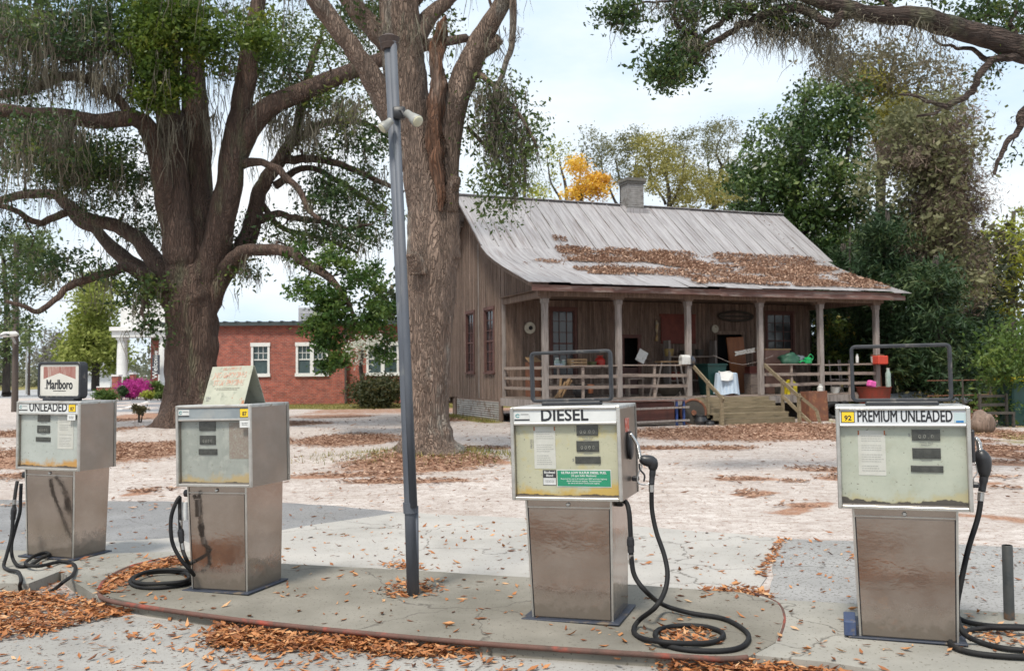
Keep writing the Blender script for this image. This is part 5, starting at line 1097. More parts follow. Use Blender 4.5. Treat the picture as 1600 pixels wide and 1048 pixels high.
m = MB(); m.tube([(.2 * math.cos(a) - .12, .18 * math.sin(a) - .12, .755 + .015 * math.sin(3 * a)) for a in np.linspace(0, 2 * math.pi, 17)], .03, 8, False); m.add([(.2 * math.cos(a) - .12, .18 * math.sin(a) - .12, .78) for a in np.linspace(0, 2 * math.pi, 17)[:-1]] + [(-.42, -.34, .5), (-.2, -.42, .48), (0, -.40, .52), (.02, -.38, .75), (-.4, -.25, .75)], [tuple(range(16)), (16, 17, 18, 19, 20)]); m.build('white_overcloth', clothw, t)
m = MB(); m.cbox(-.36, .36, -.03, .03, 0, 2.03, .01, Matrix.Rotation(R(-7), 4, 'X') @ Matrix.Rotation(R(-2), 4, 'Y')); m.cbox(-.25, .25, -.036, -.031, .2, .9, .004, Matrix.Rotation(R(-7), 4, 'X') @ Matrix.Rotation(R(-2), 4, 'Y')); one(placed(m, hp(1159, 2.4), 2.5, FL), 'leaning_door', orang, 'orange brown wooden door leaning right of the dark doorway', 'door')
t = prop('wooden_sign', 'weathered white arrow board hanging tilted across the steps opening', 'sign', hp(1163, .15), .12, 0)
m = MB(); Mx = Matrix.Translation((0, 0, 2.33)) @ Matrix.Rotation(R(-9), 4, 'Y'); m.prism([(-.42, -.07), (.40, -.07), (.36, 0), (.40, .07), (-.42, .07), (-.38, .0)], -.012, .012, Mx @ Matrix.Rotation(R(90), 4, 'X')); m.build('board', pm('whitewashed_board', (.34, .34, .33), (.2, .19, .18), scale=14, bump=.2, c3=(.1, .09, .08), s3=20, t3=(.55, .62)), t)
m = MB(); m.tube([(-1.25, 0, 2.22), (-.6, 0, 1.98), (-.1, 0, 1.9), (.5, 0, 2.0), (1.1, 0, 2.2)], .008, 5); m.build('cord', wood_l, t)
t = prop('wooden_box', 'brown upright crate beside the leaning orange door', 'box', hp(1172, .9), .9); m = MB(); m.cbox(-.14, .2, -.2, .2, 0, .68, .01); m.build('box_body', wood_x, t); m = MB(); m.box(-.15, .21, -.205, .205, .68, .72); m.build('lid', wood_red, t)
m = MB(); m.cbox(-.2, .1, -.15, .15, 0, .95, .01); one(placed(m, hp(1183, .8) + .05, 1.2, FL), 'narrow_cabinet', mar, 'narrow maroon cabinet behind the fourth post', 'cabinet')
# right bays
t = prop('rusty_cabinet', 'dusty pink brown metal cabinet covered with leaves behind the fourth bay rail', 'cabinet', hp(1206, 1.2), 1.2); m = MB(); m.cbox(-.55, .5, -.35, .35, 0, 1.5, .02); m.build('cabinet_body', pm('dusty_rust_paint', (.24, .13, .10), (.18, .10, .08), scale=5, bump=.2), t); m = MB(); m.cbox(-.57, .52, -.37, .37, 1.502, 1.55, .015); m.build('cabinet_top', tan, t)
def heap(name, label, cat, x, y, z, sx, sy, sz, mat, seed, n=2):
    import bmesh
    bm = bmesh.new(); bmesh.ops.create_icosphere(bm, subdivisions=3, radius=1); me = bpy.data.meshes.new(name)
    for v in bm.verts:
        k = 1 + .35 * noise.noise(v.co * 1.6 + Vector((seed, 0, 0))) + .18 * noise.noise(v.co * 4 + Vector((seed, 0, 0))); v.co = Vector((v.co.x * sx * k, v.co.y * sy * k, max(v.co.z, -.55) * sz * k + sz * .55))
    bm.to_mesh(me); bm.free(); me.shade_smooth(); me.materials.append(mat); o = link(bpy.data.objects.new(name, me)); o.location = hl(x, y, z); o.rotation_euler = (0, 0, HA); return tag(o, label, cat)
heap('green_tarp', 'crumpled dark green tarp bundled on the rail between posts', 'tarp', hp(1236, .2), .3, FL + 1.0, .42, .25, .26, pm('tarp_green', (.015, .07, .045), (.03, .1, .06), scale=9, rough=.6, bump=.5, bscale=12), 3)
heap('grey_rag', 'grey blue rag heaped beside the dark green tarp', 'rag', hp(1252, .2), .35, FL + 1.02, .26, .2, .2, pm('rag_grey', (.14, .17, .2), (.09, .1, .12), bump=.5, bscale=14), 9)
t = prop('watering_can', 'bright green plastic watering can on the rail beside the fifth post', 'watering can', hp(1262, 0), .02, FL + 1.04); m = MB(); m.lathe([(.001, 0), (.13, 0), (.13, .16), (.08, .2), (.001, .2)], 16); m.build('can_body', grn, t, 40); m = MB(); m.tube(catmull([(-.1, 0, .05), (-.25, 0, .08), (-.34, 0, .02)], 4), [.03] * 5 + [.02] * 3 + [.05], 8); m.build('spout', grn, t, True); m = MB(); m.tube(catmull([(.12, 0, .05), (.22, 0, .18), (.12, 0, .3), (0, 0, .2)], 4), .016, 6); m.build('handle', grn, t, True)
t = prop('yellow_bucket', 'yellow plastic bucket with a handle by the right stair rail', 'bucket', hp(1238, .0), .18, FL); m = MB(); m.box(-.20, .20, -.12, .12, 0, .34); m.add([(-.2, -.12, .341), (.2, -.12, .341), (.2, .12, .341), (-.2, .12, .341), (-.11, -.08, .44), (.11, -.08, .44), (.11, .08, .44), (-.11, .08, .44)], [(4, 5, 6, 7), (0, 1, 5, 4), (1, 2, 6, 5), (2, 3, 7, 6), (3, 0, 4, 7)]); m.build('bucket_body', ylw, t); m = MB(); m.box(-.12, .12, -.03, .03, .445, .49); m.build('handle', ylw, t)
m = MB(); m.cbox(-.37, .37, -.22, .22, 0, 1.02, .012, Matrix.Rotation(R(-3), 4, 'X')); m.cbox(-.33, .33, -.228, -.221, .06, .94, .004, Matrix.Rotation(R(-3), 4, 'X')); one(placed(m, hp(1274, -1.2), -1.1, .0), 'metal_cabinet', rustp, 'flat brown metal panel box standing on the ground right of the stairs', 'cabinet')
jar('bleach_jug', 'white plastic jug on the deck edge above the brown metal box', hp(1282, -.1), -.02, FL, .10, .3, whit, 'jug', whit)
jar('white_pot', 'white pot on the deck behind the lowest rail of the last bay', hp(1306, .2), .3, FL, .16, .2, whit, 'pot', prof=[(.001, 0), (.14, 0), (.17, .2), (.15, .2), (.001, .1)])
jar('white_bucket', 'white bucket on the rail beside the last post', hp(1365, 0), .02, FL + 1.04, .11, .22, whit, 'bucket', prof=[(.001, 0), (.09, 0), (.115, .22), (.1, .22), (.08, .03), (.001, .03)])
jar('spray_bottle', 'slim white bottle standing on the rail of the last bay', hp(1339, 0), .02, FL + 1.04, .05, .28, whit, 'bottle', gls)
for i, (x_, lb) in enumerate(((hp(1305, .9), 'short leaning ladder nearest the fifth post'), (hp(1322, 1.1), 'short leaning ladder in the middle of the last bay'))):
    t = prop('step_ladder', lb, 'ladder', x_, .9 + i * .2, FL)
    for x in (-.2, .2): m = MB(); m.beam((x, 0, 0), (x + .1, .25, 1.15), .03, .06); m.build('stile', wood_l, t)
    for k in range(4): m = MB(); m.beam((-.2 + k * .02, .04 + k * .06, .2 + k * .26), (.2 + k * .02, .04 + k * .06, .2 + k * .26), .03, .05); m.build('rung', wood_l, t)
jar('crock_with_cloth', 'dark clay crock under the fourth bay rail', hp(1218, .5), .5, FL, .2, .3, dk, 'crock')
# red tub and orange barrel beside the house
t = prop('rusty_tub', 'wide rusty red tub at the right end of the porch edge', 'tub', hp(1368, -.5), -.35, .55); m = MB(); m.lathe([(.001, 0), (.5, 0), (.56, .5), (.6, .56), (.55, .56), (.5, .4), (.001, .4)], 24); m.build('tub_body', pm('rusty_red_tub', (.24, .035, .02), (.16, .04, .025), scale=6, bump=.3), t, 40); m = MB(); m.box(-.4, .4, -.3, .3, -.58, -.001); m.build('stand', dk, t)
jar('red_funnel_post', 'red box on a rusty post rising behind the rusty tub', hp(1383, -.3), .1, FL - .3, .1, 1.4, rustp, 'post', prof=[(.001, 0), (.16, 0), (.10, 1.2), (.10, 1.35), (.22, 1.37), (.24, 1.62), (.001, 1.65)])
m = MB(); m.cbox(-.22, .22, -.16, .16, 0, .3, .03); one(placed(m, hp(1385, -.6), -.28, FL + .98), 'red_box', pm('red_orange', (.55, .06, .03), (.45, .05, .03), bump=0), 'bright red box capping the rusty post', 'box')
jar('drink_bottle', 'tall clear bottle with white label standing in the rusty tub', hp(1391, -.6), -.45, FL + .2, .09, .62, gls, 'bottle', whit)
m = MB(); m.cbox(-.15, .15, -.1, .1, 0, .22, .04, Matrix.Rotation(R(15), 4, 'Y')); one(placed(m, hp(1362, -.6), -.5, FL + .2), 'pink_bag', pink, 'small pink bag resting in the rusty tub', 'bag')
# under and before the porch
t = prop('hand_cart', 'low wooden bench cart with pale rails before the deck left of the steps', 'cart', hp(1015, -.7), -.75, 0)
for z in (.18, .58): m = MB(); m.beam((-1.25, -.3, z), (1.15, -.3, z + .03), .04, .06); m.build('rail', wood_l, t)
m = MB(); m.cbox(-1.2, .7, -.2, .35, .22, .78, .02); m.build('chest', pm('dark_red_chest', (.11, .035, .025), (.07, .03, .025), bump=.2), t); m = MB(); m.box(-1.25, 1.1, -.28, .4, .80, .83); m.build('top_board', wood_red, t)
for x in (.75, 1.0): m = MB(); m.box(x - .03, x + .03, -.25, -.19, 0, .84); m.build('blue_upright', bluep, t)
t = prop('rusty_iron_wheel', 'large rusty iron wheel leaning left of the steps', 'wheel', hp(1077, -.6), -.75, .42, 75)  # an ordinary rusty iron wheel, no engine part
m = MB(); m.tube([(0, .40 * math.cos(a), .40 * math.sin(a)) for a in np.linspace(0, 2 * math.pi, 29)], .045, 8, False); m.build('rim', rustp, t, True); m = MB(); m.lathe([(.001, -.05), (.36, -.04), (.36, .04), (.001, .05)], 24, axis='x'); m.build('wheel_disc', dk, t, 40); m = MB(); m.lathe([(.001, -.1), (.08, -.1), (.08, .1), (.001, .1)], 14, axis='x'); m.build('hub', rustp, t, 40)
jar('black_pot', 'dark iron pot sitting beside the foot of the steps', hp(1096, -1.1), -1.0, 0, .2, .34, blackp, 'pot', prof=[(.001, 0), (.15, 0), (.22, .16), (.17, .3), (.19, .34), (.15, .34), (.001, .2)])
jar('small_pot', 'smaller black pot in front of the dark iron pot', hp(1106, -1.3), -1.35, 0, .13, .2, blackp, 'pot', prof=[(.001, 0), (.1, 0), (.14, .1), (.11, .18), (.13, .2), (.001, .12)])
for i, (px_, y_, lb) in enumerate(((1300, -.4, 'black tyre leaning under the deck right of the brown box'), (1318, -.3, 'second black tyre lying further right beneath the deck'))):
    t = prop('tyre', lb, 'tyre', hp(px_, y_), y_, .33, 60 + i * 50); m = MB(); m.tube([(0, .24 * math.cos(a), .24 * math.sin(a)) for a in np.linspace(0, 2 * math.pi, 25)], .09, 10, False); m.build('tread', hose_m, t, True)
jar('green_lamp', 'small pale lamp stub on the ground by the tyres', hp(1295, -1.2), -1.2, 0, .07, .12, cream, 'lamp')
# ================================================================ BRICK BUILDING
def brick_mat(name, c1, c2, mortar):
    m = bpy.data.materials.new(name); m.use_nodes = True; n, b = nodes(m); N = n.nodes.new; l = n.links.new
    tc = N('ShaderNodeTexCoord'); mp = N('ShaderNodeMapping'); mp.inputs['Rotation'].default_value = (R(90), 0, 0); l(tc.outputs['Object'], mp.inputs[0])
    br = N('ShaderNodeTexBrick'); br.inputs['Scale'].default_value = 1; br.inputs['Brick Width'].default_value = .22; br.inputs['Row Height'].default_value = .085; br.inputs['Mortar Size'].default_value = .009
    br.inputs['Color1'].default_value = (*c1, 1); br.inputs['Color2'].default_value = (*c2, 1); br.inputs['Mortar'].default_value = (*mortar, 1); br.inputs['Bias'].default_value = -.1; l(mp.outputs[0], br.inputs['Vector'])
    nz = N('ShaderNodeTexNoise'); nz.inputs['Scale'].default_value = 3; nz.inputs['Detail'].default_value = 8; l(tc.outputs['Object'], nz.inputs['Vector'])
    h = N('ShaderNodeHueSaturation'); r = N('ShaderNodeMapRange'); r.inputs[1].default_value = .3; r.inputs[2].default_value = .7; r.inputs[3].default_value = .75; r.inputs[4].default_value = 1.25; l(nz.outputs['Fac'], r.inputs[0]); l(r.outputs[0], h.inputs['Value']); l(br.outputs[0], h.inputs['Color']); l(h.outputs[0], b.inputs['Base Color']); b.inputs['Roughness'].default_value = .9
    bp = N('ShaderNodeBump'); bp.inputs['Strength'].default_value = .5; bp.inputs['Distance'].default_value = .01; bp.invert = True; l(br.outputs['Fac'], bp.inputs['Height']); l(bp.outputs[0], b.inputs['Normal']); return m
brick = brick_mat('red_brick', (.36, .088, .056), (.21, .058, .044), (.25, .17, .14))
wpaint = pm('white_trim', (.72, .72, .70), (.62, .62, .60), scale=3, rough=.5, bump=0); dgreen = pm('dark_green_metal', (.03, .045, .045), (.05, .06, .06), rough=.5, bump=0)
YB0 = ground(450, 632).y
bb = thing('brick_building', (0, YB0, 0), 0, 'long single storey red brick building with white windows behind the oaks', 'building')
def bxp(px): return at(px, 560, YB0).x
H_B = at(450, 507, YB0).z
xL, xM, xR = bxp(262), bxp(541), bxp(760)
wins = [(393, 421), (463, 512), (572, 622)]
zt_, zb_ = at(407, 536, YB0).z, at(407, 588, YB0).z
def wall_with(mb, x0, x1, holes, z1, y0, y1):
    x = x0
    for (a, b, c, d) in sorted(holes):
        mb.box(x, a, y0, y1, -.1, z1); mb.box(a, b, y0, y1, -.1, c); mb.box(a, b, y0, y1, d, z1); x = b
    mb.box(x, x1, y0, y1, -.1, z1)
m = MB(); hol = [(bxp(a), bxp(b), zb_, zt_) for a, b in wins]; wall_with(m, xL, xM - .05, hol[:2], H_B, 0, .3); wall_with(m, xM - .05, xR, hol[2:], H_B, .25, .5)
m.box(xL, xL + .3, .3, 14, -.1, H_B); m.box(xR - .3, xR, .5, 14, -.1, H_B); m.box(xL, xR, 14, 14.3, -.1, H_B); m.build('wall', brick, bb)
gwin = pm('office_glass', (.03, .05, .05), (.05, .08, .08), rough=.15, bump=0, spec=.6)
for (a, b, c, d), dbl in zip(hol, (0, 1, 1)):
    y = .25 if a > xM - .1 else 0
    m = MB(); m.box(a - .02, a + .1, y - .05, y + .12, c, d); m.box(b - .1, b + .02, y - .05, y + .12, c, d); m.box(a - .05, b + .05, y - .08, y + .12, d - .18, d + .02); m.box(a - .06, b + .06, y - .10, y + .12, c - .02, c + .16)
    if dbl: m.box((a + b) / 2 - .1, (a + b) / 2 + .1, y - .05, y + .12, c + .16, d - .18)
    w_ = m.build('window', wpaint, bb)
    for (p, q) in ([(a + .1, (a + b) / 2 - .1), ((a + b) / 2 + .1, b - .1)] if dbl else [(a + .1, b - .1)]):
        m = MB(); m.box(p, q, y + .08, y + .09, c + .16, d - .18); m.build('pane', gwin, w_)
        m = MB(); zm = (c + d) / 2; m.box(p, q, y + .03, y + .075, zm - .03, zm + .03)
        for k in (1, 2): x = p + (q - p) * k / 3; m.box(x - .015, x + .015, y + .05, y + .075, zm + .03, d - .18)
        m.box(p, q, y + .05, y + .074, (zm + d - .18) / 2 - .015, (zm + d - .18) / 2 + .015); m.build('sash', wpaint, w_)
m = MB(); m.box(xL - .2, xR + .2, -.25, 14.5, H_B, H_B + .13); m.box(xL - .25, xR + .25, -.3, -.25, H_B - .06, H_B + .16)
x = xL
while x < xR: m.box(x, x + .12, -.34, 3, H_B + .131, H_B + .2); x += .62
m.build('roof', dgreen, bb)
m = MB(); m.box(xM - .08, xM + .03, -.10, -.0, .05, H_B - .1); m.build('downpipe', pm('brown_pipe', (.07, .045, .04), (.05, .04, .035), bump=0), bb)
Yh = YB0 + 4; p0, p1 = at(466, 504, Yh), at(501, 480, Yh); m = MB(); m.cbox(p0.x, p1.x, 4, 5.4, H_B + .12, p1.z, .03); hv = m.build('rooftop_unit', pm('unit_grey', (.42, .42, .45), (.36, .36, .39), bump=0), bb); m = MB()
for k in range(7): m.box(p0.x + .15, p1.x - .5, 3.97, 3.995, H_B + .25 + k * .1, H_B + .29 + k * .1)
m.box(p1.x - .38, p1.x - .05, 3.9, 3.995, H_B + .45, H_B + .75); m.build('louvre', pm('unit_pale', (.6, .6, .62), bump=0), hv)

# ================================================================ COLUMNED BUILDING (far left)
YC = 74; fb = thing('columned_building', (0, YC, 0), 0, 'far brick building with white columned portico and navy welcome banner', 'building')
def cx_(px): return at(px, 560, YC).x
def cz_(py): return at(220, py, YC).z
m = MB(); m.box(cx_(224), cx_(243), 1.5, 12, -.1, cz_(512)); m.box(cx_(249.5), cx_(262), 1.5, 12, -.1, cz_(512)); m.box(cx_(262), cx_(345), 1.5, 12, -.1, cz_(512)); m.build('wall', brick, fb)
m = MB(); m.cbox(cx_(179), cx_(262), -.6, 1.4, cz_(527), cz_(517), .03); m.box(cx_(177), cx_(264), -.8, 1.48, cz_(517), cz_(511)); m.box(cx_(243), cx_(249.5), 1.4, 2, 0, cz_(512)); m.add([(cx_(192), -.5, cz_(511)), (cx_(268), -.5, cz_(511)), (cx_(268), -.5, cz_(462)), (cx_(192), -.5, cz_(482)), (cx_(192), 8, cz_(511)), (cx_(268), 8, cz_(511)), (cx_(268), 8, cz_(462)), (cx_(192), 8, cz_(482))], [(0, 1, 2, 3), (7, 6, 5, 4), (0, 4, 5, 1), (1, 5, 6, 2), (2, 6, 7, 3), (3, 7, 4, 0)]); m.build('entablature', wpaint, fb)
for px_ in (191, 256): 
    m = MB(); c_ = cx_(px_); r0_ = .42; m.lathe([(.001, 0), (.5, 0), (.5, .2), (r0_, .3), (r0_ * .98, cz_(560)), (r0_ * .86, cz_(532)), (.47, cz_(530)), (.47, cz_(527)), (.001, cz_(527))], 24, (c_, 0, 0)); m.build('column', wpaint, fb, 40)
m = MB(); xb0, xb1 = cx_(245.5), cx_(257); m.box(xb0, xb1, -1.0, -.95, cz_(585), cz_(555)); bn = m.build('banner', navy, fb); text('Welcome', .55, white_l, bn, ((xb0 + xb1) / 2 - .05, -1.02, cz_(570)), rot=(R(90), R(-90), 0), bold=.01, ext=.005)
m = MB(); m.box(cx_(232), cx_(262), 1.0, 3.5, cz_(492), cz_(462)); m.box(cx_(238), cx_(246), .9, 1.0, cz_(486), cz_(470)); m.build('upper_brick', wpaint, fb)
YL = 66; gw = thing('garden_wall', (0, YL, 0), 0, 'low red brick garden wall with white capped piers beside the azaleas', 'wall')
m = MB(); f = lambda px: at(px, 600, YL).x; fz_ = lambda py: at(170, py, YL).z
m.box(f(151), f(175.5), 0, .3, -.1, fz_(605)); m.build('brickwork', brick, gw)
for px_, h_ in ((181, 588), (209, 585)):
    m = MB(); m.box(f(px_ - 5), f(px_ + 5) if px_ < 190 else f(px_), -.15, .45, -.1, fz_(h_)); pr = m.build('pier', brick, gw); m = MB(); m.box(f(px_ - 6), f(px_ + 6) if px_ < 190 else f(px_ + 1), -.2, .5, fz_(h_), fz_(h_ - 2.5)); m.build('pier_cap', wpaint, pr)
m = MB(); m.box(f(151), f(175), -.05, .35, fz_(605), fz_(603.5)); m.build('coping', wpaint, gw)
# far white house, poles, street lamp
YW_ = 120; wh = thing('white_house', (0, YW_, 0), 0, 'small pale house far down the street on the left', 'house')
g_ = lambda px, py: at(px, py, YW_)
m = MB(); m.box(g_(125, 600).x, g_(172, 600).x, 0, 8, -.1, g_(60, 585).z); m.build('wall', wpaint, wh)
m = MB(); a_, b_2, zz1, zz2 = g_(122, 600).x, g_(175, 600).x, g_(60, 585).z, g_(60, 568).z; m.add([(a_, -.6, zz1), (b_2, -.6, zz1), (b_2, 8.6, zz1), (a_, 8.6, zz1), (a_ + 1, 4, zz2), (b_2 - 1, 4, zz2)], [(0, 1, 2, 3), (0, 4, 5, 1), (2, 5, 4, 3), (1, 5, 2), (0, 3, 4)]); m.build('roof', pm('grey_shingle', (.3, .3, .3), bump=0), wh)
pole_w = pm('pole_wood', (.10, .075, .06), (.07, .055, .05), scale=3, bump=.4, st=(6, 6, .3)); pole_g = pm('pole_pale', (.42, .41, .4), bump=0)
def upole(px, y0, y1, w_, Y, mat, label, cross=True):
    a, b = at(px, y0, Y), at(px, y1, Y); t = thing('utility_pole', (a.x, Y, 0), 0, label, 'pole'); r = w_ * Y / FPX / 2
    m = MB(); m.tube([(0, 0, -.1), (0, 0, b.z)], [r * 1.15, r * .8], 10); m.build('pole', mat, t, 60)
    if cross: m = MB(); m.box(-1.1, 1.1, -.08, .05, b.z - .6, b.z - .45); m.build('crossarm', mat, t)
    return t
up = upole(23, 640, 380, 9, 44, pole_w, 'thick brown utility pole carrying the street lamp at the left edge', False)
m = MB(); P = [at(23, 522, 44) - up.location, at(12, 514, 43.5) - up.location, at(0, 520, 43) - up.location, at(-30, 530, 42) - up.location]; m.tube(catmull(P, 5), .045, 8); 
m = MB(); y_ = 43.5; P = [Vector(at(26, 540, 44)) - up.location, Vector(at(18, 526, 43.6)) - up.location, Vector(at(8, 522, 43)) - up.location, Vector(at(-12, 530, 42)) - up.location]; m.tube(catmull(P, 5), .05, 8); ar = m.build('lamp_arm', pole_g, up, True)
m = MB(); c_ = Vector(at(16, 522.5, 43.4)) - up.location; m.tube([c_ - Vector((.5, 0, .05)), c_ - Vector((.3, 0, 0)), c_ + Vector((.25, 0, .03)), c_ + Vector((.4, 0, 0))], [.06, .13, .12, .03], 10); m.build('lamp_head', wpaint, ar, True)
upole(41, 616, 512, 2.6, 85, pole_g, 'slim pale pole beside the brown pole down the street', False)
upole(45, 618, 508, 3.4, 80, pole_w, 'slim brown pole down the far street')
# wires
m = MB()
for z0_ in (0, .35): P = [at(-60, 430 - z0_ * 20, 40), at(23, 462 - z0_ * 20, 44), at(140, 473, 62), at(250, 478, 80)]; m.tube(catmull(P, 6), .012, 4)
tag(m.build('overhead_wire', dk), 'thin dark overhead wires crossing behind the far left trees', 'wires')
# wire fence, bench, bin on the right edge
YFn = 30; fn = thing('wire_fence', (0, YFn, 0), 0, 'rusty wire fence on thin posts at the edge of the woods', 'fence')
for i, px_ in enumerate((1505, 1548, 1590, 1650)): m = MB(); a = at(px_, 640, YFn + i * .4); m.tube([(a.x, i * .4, -.1), (a.x, i * .4, at(px_, 592, YFn).z)], .03, 8); m.build('post', dk, fn)
m = MB(); 
for z in (at(1500, 594, YFn).z, .8, .3): m.tube([(at(1440, 600, YFn).x, -.4, z), (at(1650, 600, YFn).x, 1.3, z)], .015, 5)
m.build('wire', rustp, fn)
a = ground(1558, 668); bn_ = thing('wooden_bench', (a.x, a.y, 0), R(15), 'small dark wooden bench frame at the edge of the woods', 'bench')
m = MB(); m.box(-.5, .5, -.15, .15, .38, .44); m.build('seat', dk, bn_); m = MB(); m.box(-.5, .5, .12, .16, .6, .68); m.box(-.5, .5, .12, .16, .85, .92); m.build('backrest', dk, bn_)
for x in (-.45, .45):
    for y in (-.12, .12): m = MB(); m.box(x - .03, x + .03, y - .03, y + .03, -.02, .38 if y < 0 else .95); m.build('leg', dk, bn_)
a = ground(1535, 676); o = None
import bmesh
def rock(name, label, cat, loc, s, mat, seed):
    bm = bmesh.new(); bmesh.ops.create_icosphere(bm, subdivisions=3, radius=1); me = bpy.data.meshes.new(name)
    for v in bm.verts: k = 1 + .25 * noise.noise(v.co * 1.5 + Vector((seed, 0, 0))); v.co = Vector((v.co.x * s[0], v.co.y * s[1], v.co.z * s[2] + s[2] * .7)) * k
    bm.to_mesh(me); bm.free(); me.shade_smooth(); me.materials.append(mat); o = link(bpy.data.objects.new(name, me)); o.location = loc; return tag(o, label, cat)
rock('stump', 'squat grey tree stump next to the dark bench frame', 'stump', (a.x, a.y, 0), (.3, .3, .32), wood, 4)
a = at(1592, 650, 27); t = thing('wheelie_bin', (a.x, 27, 0), R(10), 'dark bin with a bright yellow lid at the right edge', 'bin')
m = MB(); m.cbox(-.45, .45, -.35, .35, 0, 1.28, .04); m.build('bin_body', pvcg, t); m = MB(); m.cbox(-.5, .55, -.42, .4, 1.29, 1.42, .04); m.build('lid', ylw, t)
a = at(1420, 620, 34); t = thing('boat_trailer', (a.x + .3, 34, 0), R(-8), 'pale upturned boat hull lying in the undergrowth past the porch', 'boat'); m = MB()
m.tube([(-1.6, 0, .42), (-1.2, 0, .46), (0, 0, .5), (1.2, 0, .48), (1.9, 0, .5)], [.12, .28, .36, .3, .03], 14); m.build('hull', pm('pale_hull', (.32, .36, .4), (.25, .28, .3)), t, True)
for x in (-1, 1): m = MB(); m.box(x - .05, x + .05, -.4, .4, -.05, .3); m.build('cradle', dk, t)
# ================================================================ TREES
def bark_mat(name, c1, c2, lichen=None, sc=14, stv=(1, 1, .13)):
    m = pm(name, c1, c2, scale=5, rough=.95, bump=0, st=(1, 1, .22), c3=lichen, s3=2.0, t3=(.56, .68))
    n, b = nodes(m); N = n.nodes.new; l = n.links.new
    tc = N('ShaderNodeTexCoord'); mp = N('ShaderNodeMapping'); mp.inputs['Scale'].default_value = stv; l(tc.outputs['Object'], mp.inputs[0])
    nz = N('ShaderNodeTexNoise'); nz.inputs['Scale'].default_value = 3; l(mp.outputs[0], nz.inputs['Vector'])
    ad = N('ShaderNodeVectorMath'); ad.operation = 'MULTIPLY_ADD'; ad.inputs[1].default_value = (.5, .5, .5); l(nz.outputs['Color'], ad.inputs[0]); l(mp.outputs[0], ad.inputs[2])
    v = N('ShaderNodeTexVoronoi'); v.feature = 'DISTANCE_TO_EDGE'; v.inputs['Scale'].default_value = sc; l(ad.outputs[0], v.inputs['Vector'])
    r = N('ShaderNodeMapRange'); r.inputs[1].default_value = 0; r.inputs[2].default_value = .22; l(v.outputs[0], r.inputs[0])
    n2 = N('ShaderNodeTexNoise'); n2.inputs['Scale'].default_value = 30; n2.inputs['Detail'].default_value = 6; l(mp.outputs[0], n2.inputs['Vector'])
    a = N('ShaderNodeMath'); a.operation = 'MULTIPLY_ADD'; l(n2.outputs['Fac'], a.inputs[0]); a.inputs[1].default_value = .5; l(r.outputs[0], a.inputs[2])
    bp = N('ShaderNodeBump'); bp.inputs['Strength'].default_value = .9; bp.inputs['Distance'].default_value = .05; l(a.outputs[0], bp.inputs['Height']); l(bp.outputs[0], b.inputs['Normal'])
    mx = N('ShaderNodeMix'); mx.data_type = 'RGBA'; r2 = N('ShaderNodeMapRange'); r2.inputs[1].default_value = .0; r2.inputs[2].default_value = .16; r2.inputs[3].default_value = .5; r2.inputs[4].default_value = 0; l(v.outputs[0], r2.inputs[0]); l(r2.outputs[0], mx.inputs['Factor'])
    src = b.inputs['Base Color'].links[0].from_socket; l(src, mx.inputs['A']); mx.inputs['B'].default_value = (*[x * .45 for x in c2], 1); l(mx.outputs['Result'], b.inputs['Base Color']); return m
bark1 = bark_mat('oak_bark_dark', (.16, .103, .078), (.10, .066, .052), (.17, .16, .10), 17)
bark2 = bark_mat('oak_bark_pale', (.30, .215, .168), (.19, .135, .105), (.33, .31, .27), 24)
barkx = bark_mat('limb_bark', (.105, .072, .058), (.065, .046, .038), (.16, .16, .10), 30, (.13, .5, .9))
barkf = bark_mat('far_bark', (.09, .075, .06), (.06, .05, .045), None, 8)
oakl = leafmat('oak_leaf', [(0, (.022, .045, .018)), (.4, (.045, .085, .028)), (.75, (.085, .13, .035)), (1, (.19, .22, .05))], .4, .45)
freshl = leafmat('fresh_leaf', [(0, (.045, .085, .015)), (.4, (.085, .145, .022)), (.75, (.15, .205, .03)), (1, (.32, .31, .05))], .4, .45)
mossm = leafmat('spanish_moss', [(0, (.09, .078, .06)), (.5, (.17, .15, .115)), (1, (.27, .25, .19))], .3, .9)
rng1 = np.random.default_rng(5)
def finish(tr, name, label, cat='tree', bark=None, parts=(), group=None, smooth=True, trunk_name='trunk'):
    t = thing(name, tuple(tr.o), 0, label, cat, group)
    tr.mb.build(trunk_name, bark, t, smooth)
    for (pn, C_, rad, per, size, mat, kw) in parts:
        if len(C_): crown(pn, C_, rad, per, size, mat, t, tr.rng, origin=tr.o, **kw)
    return t
def limb_moss(tr, lims, n, rng, drop=(.3, 1.1)):
    P, L_ = [], []
    for lp in lims:
        seg = np.linalg.norm(np.diff(lp[:, :3], axis=0), axis=1); tot = seg.sum(); k = int(n * tot)
        ii = rng.choice(len(seg), k, p=seg / tot); f = rng.uniform(0, 1, k)[:, None]; p = lp[ii, :3] * (1 - f) + lp[ii + 1, :3] * f; r = lp[ii, 3]
        p = p + np.stack([rng.uniform(-1, 1, k) * r * .8, rng.uniform(-1, 1, k) * r * .8, -r * .6], 1)
        P.append(p); clump = np.array([noise.noise(Vector(tuple(q * .9))) for q in p]); L_.append(np.clip(rng.uniform(*drop, k) * (1 + 1.6 * clump), .12, 2.6))
    return np.concatenate(P), np.concatenate(L_)

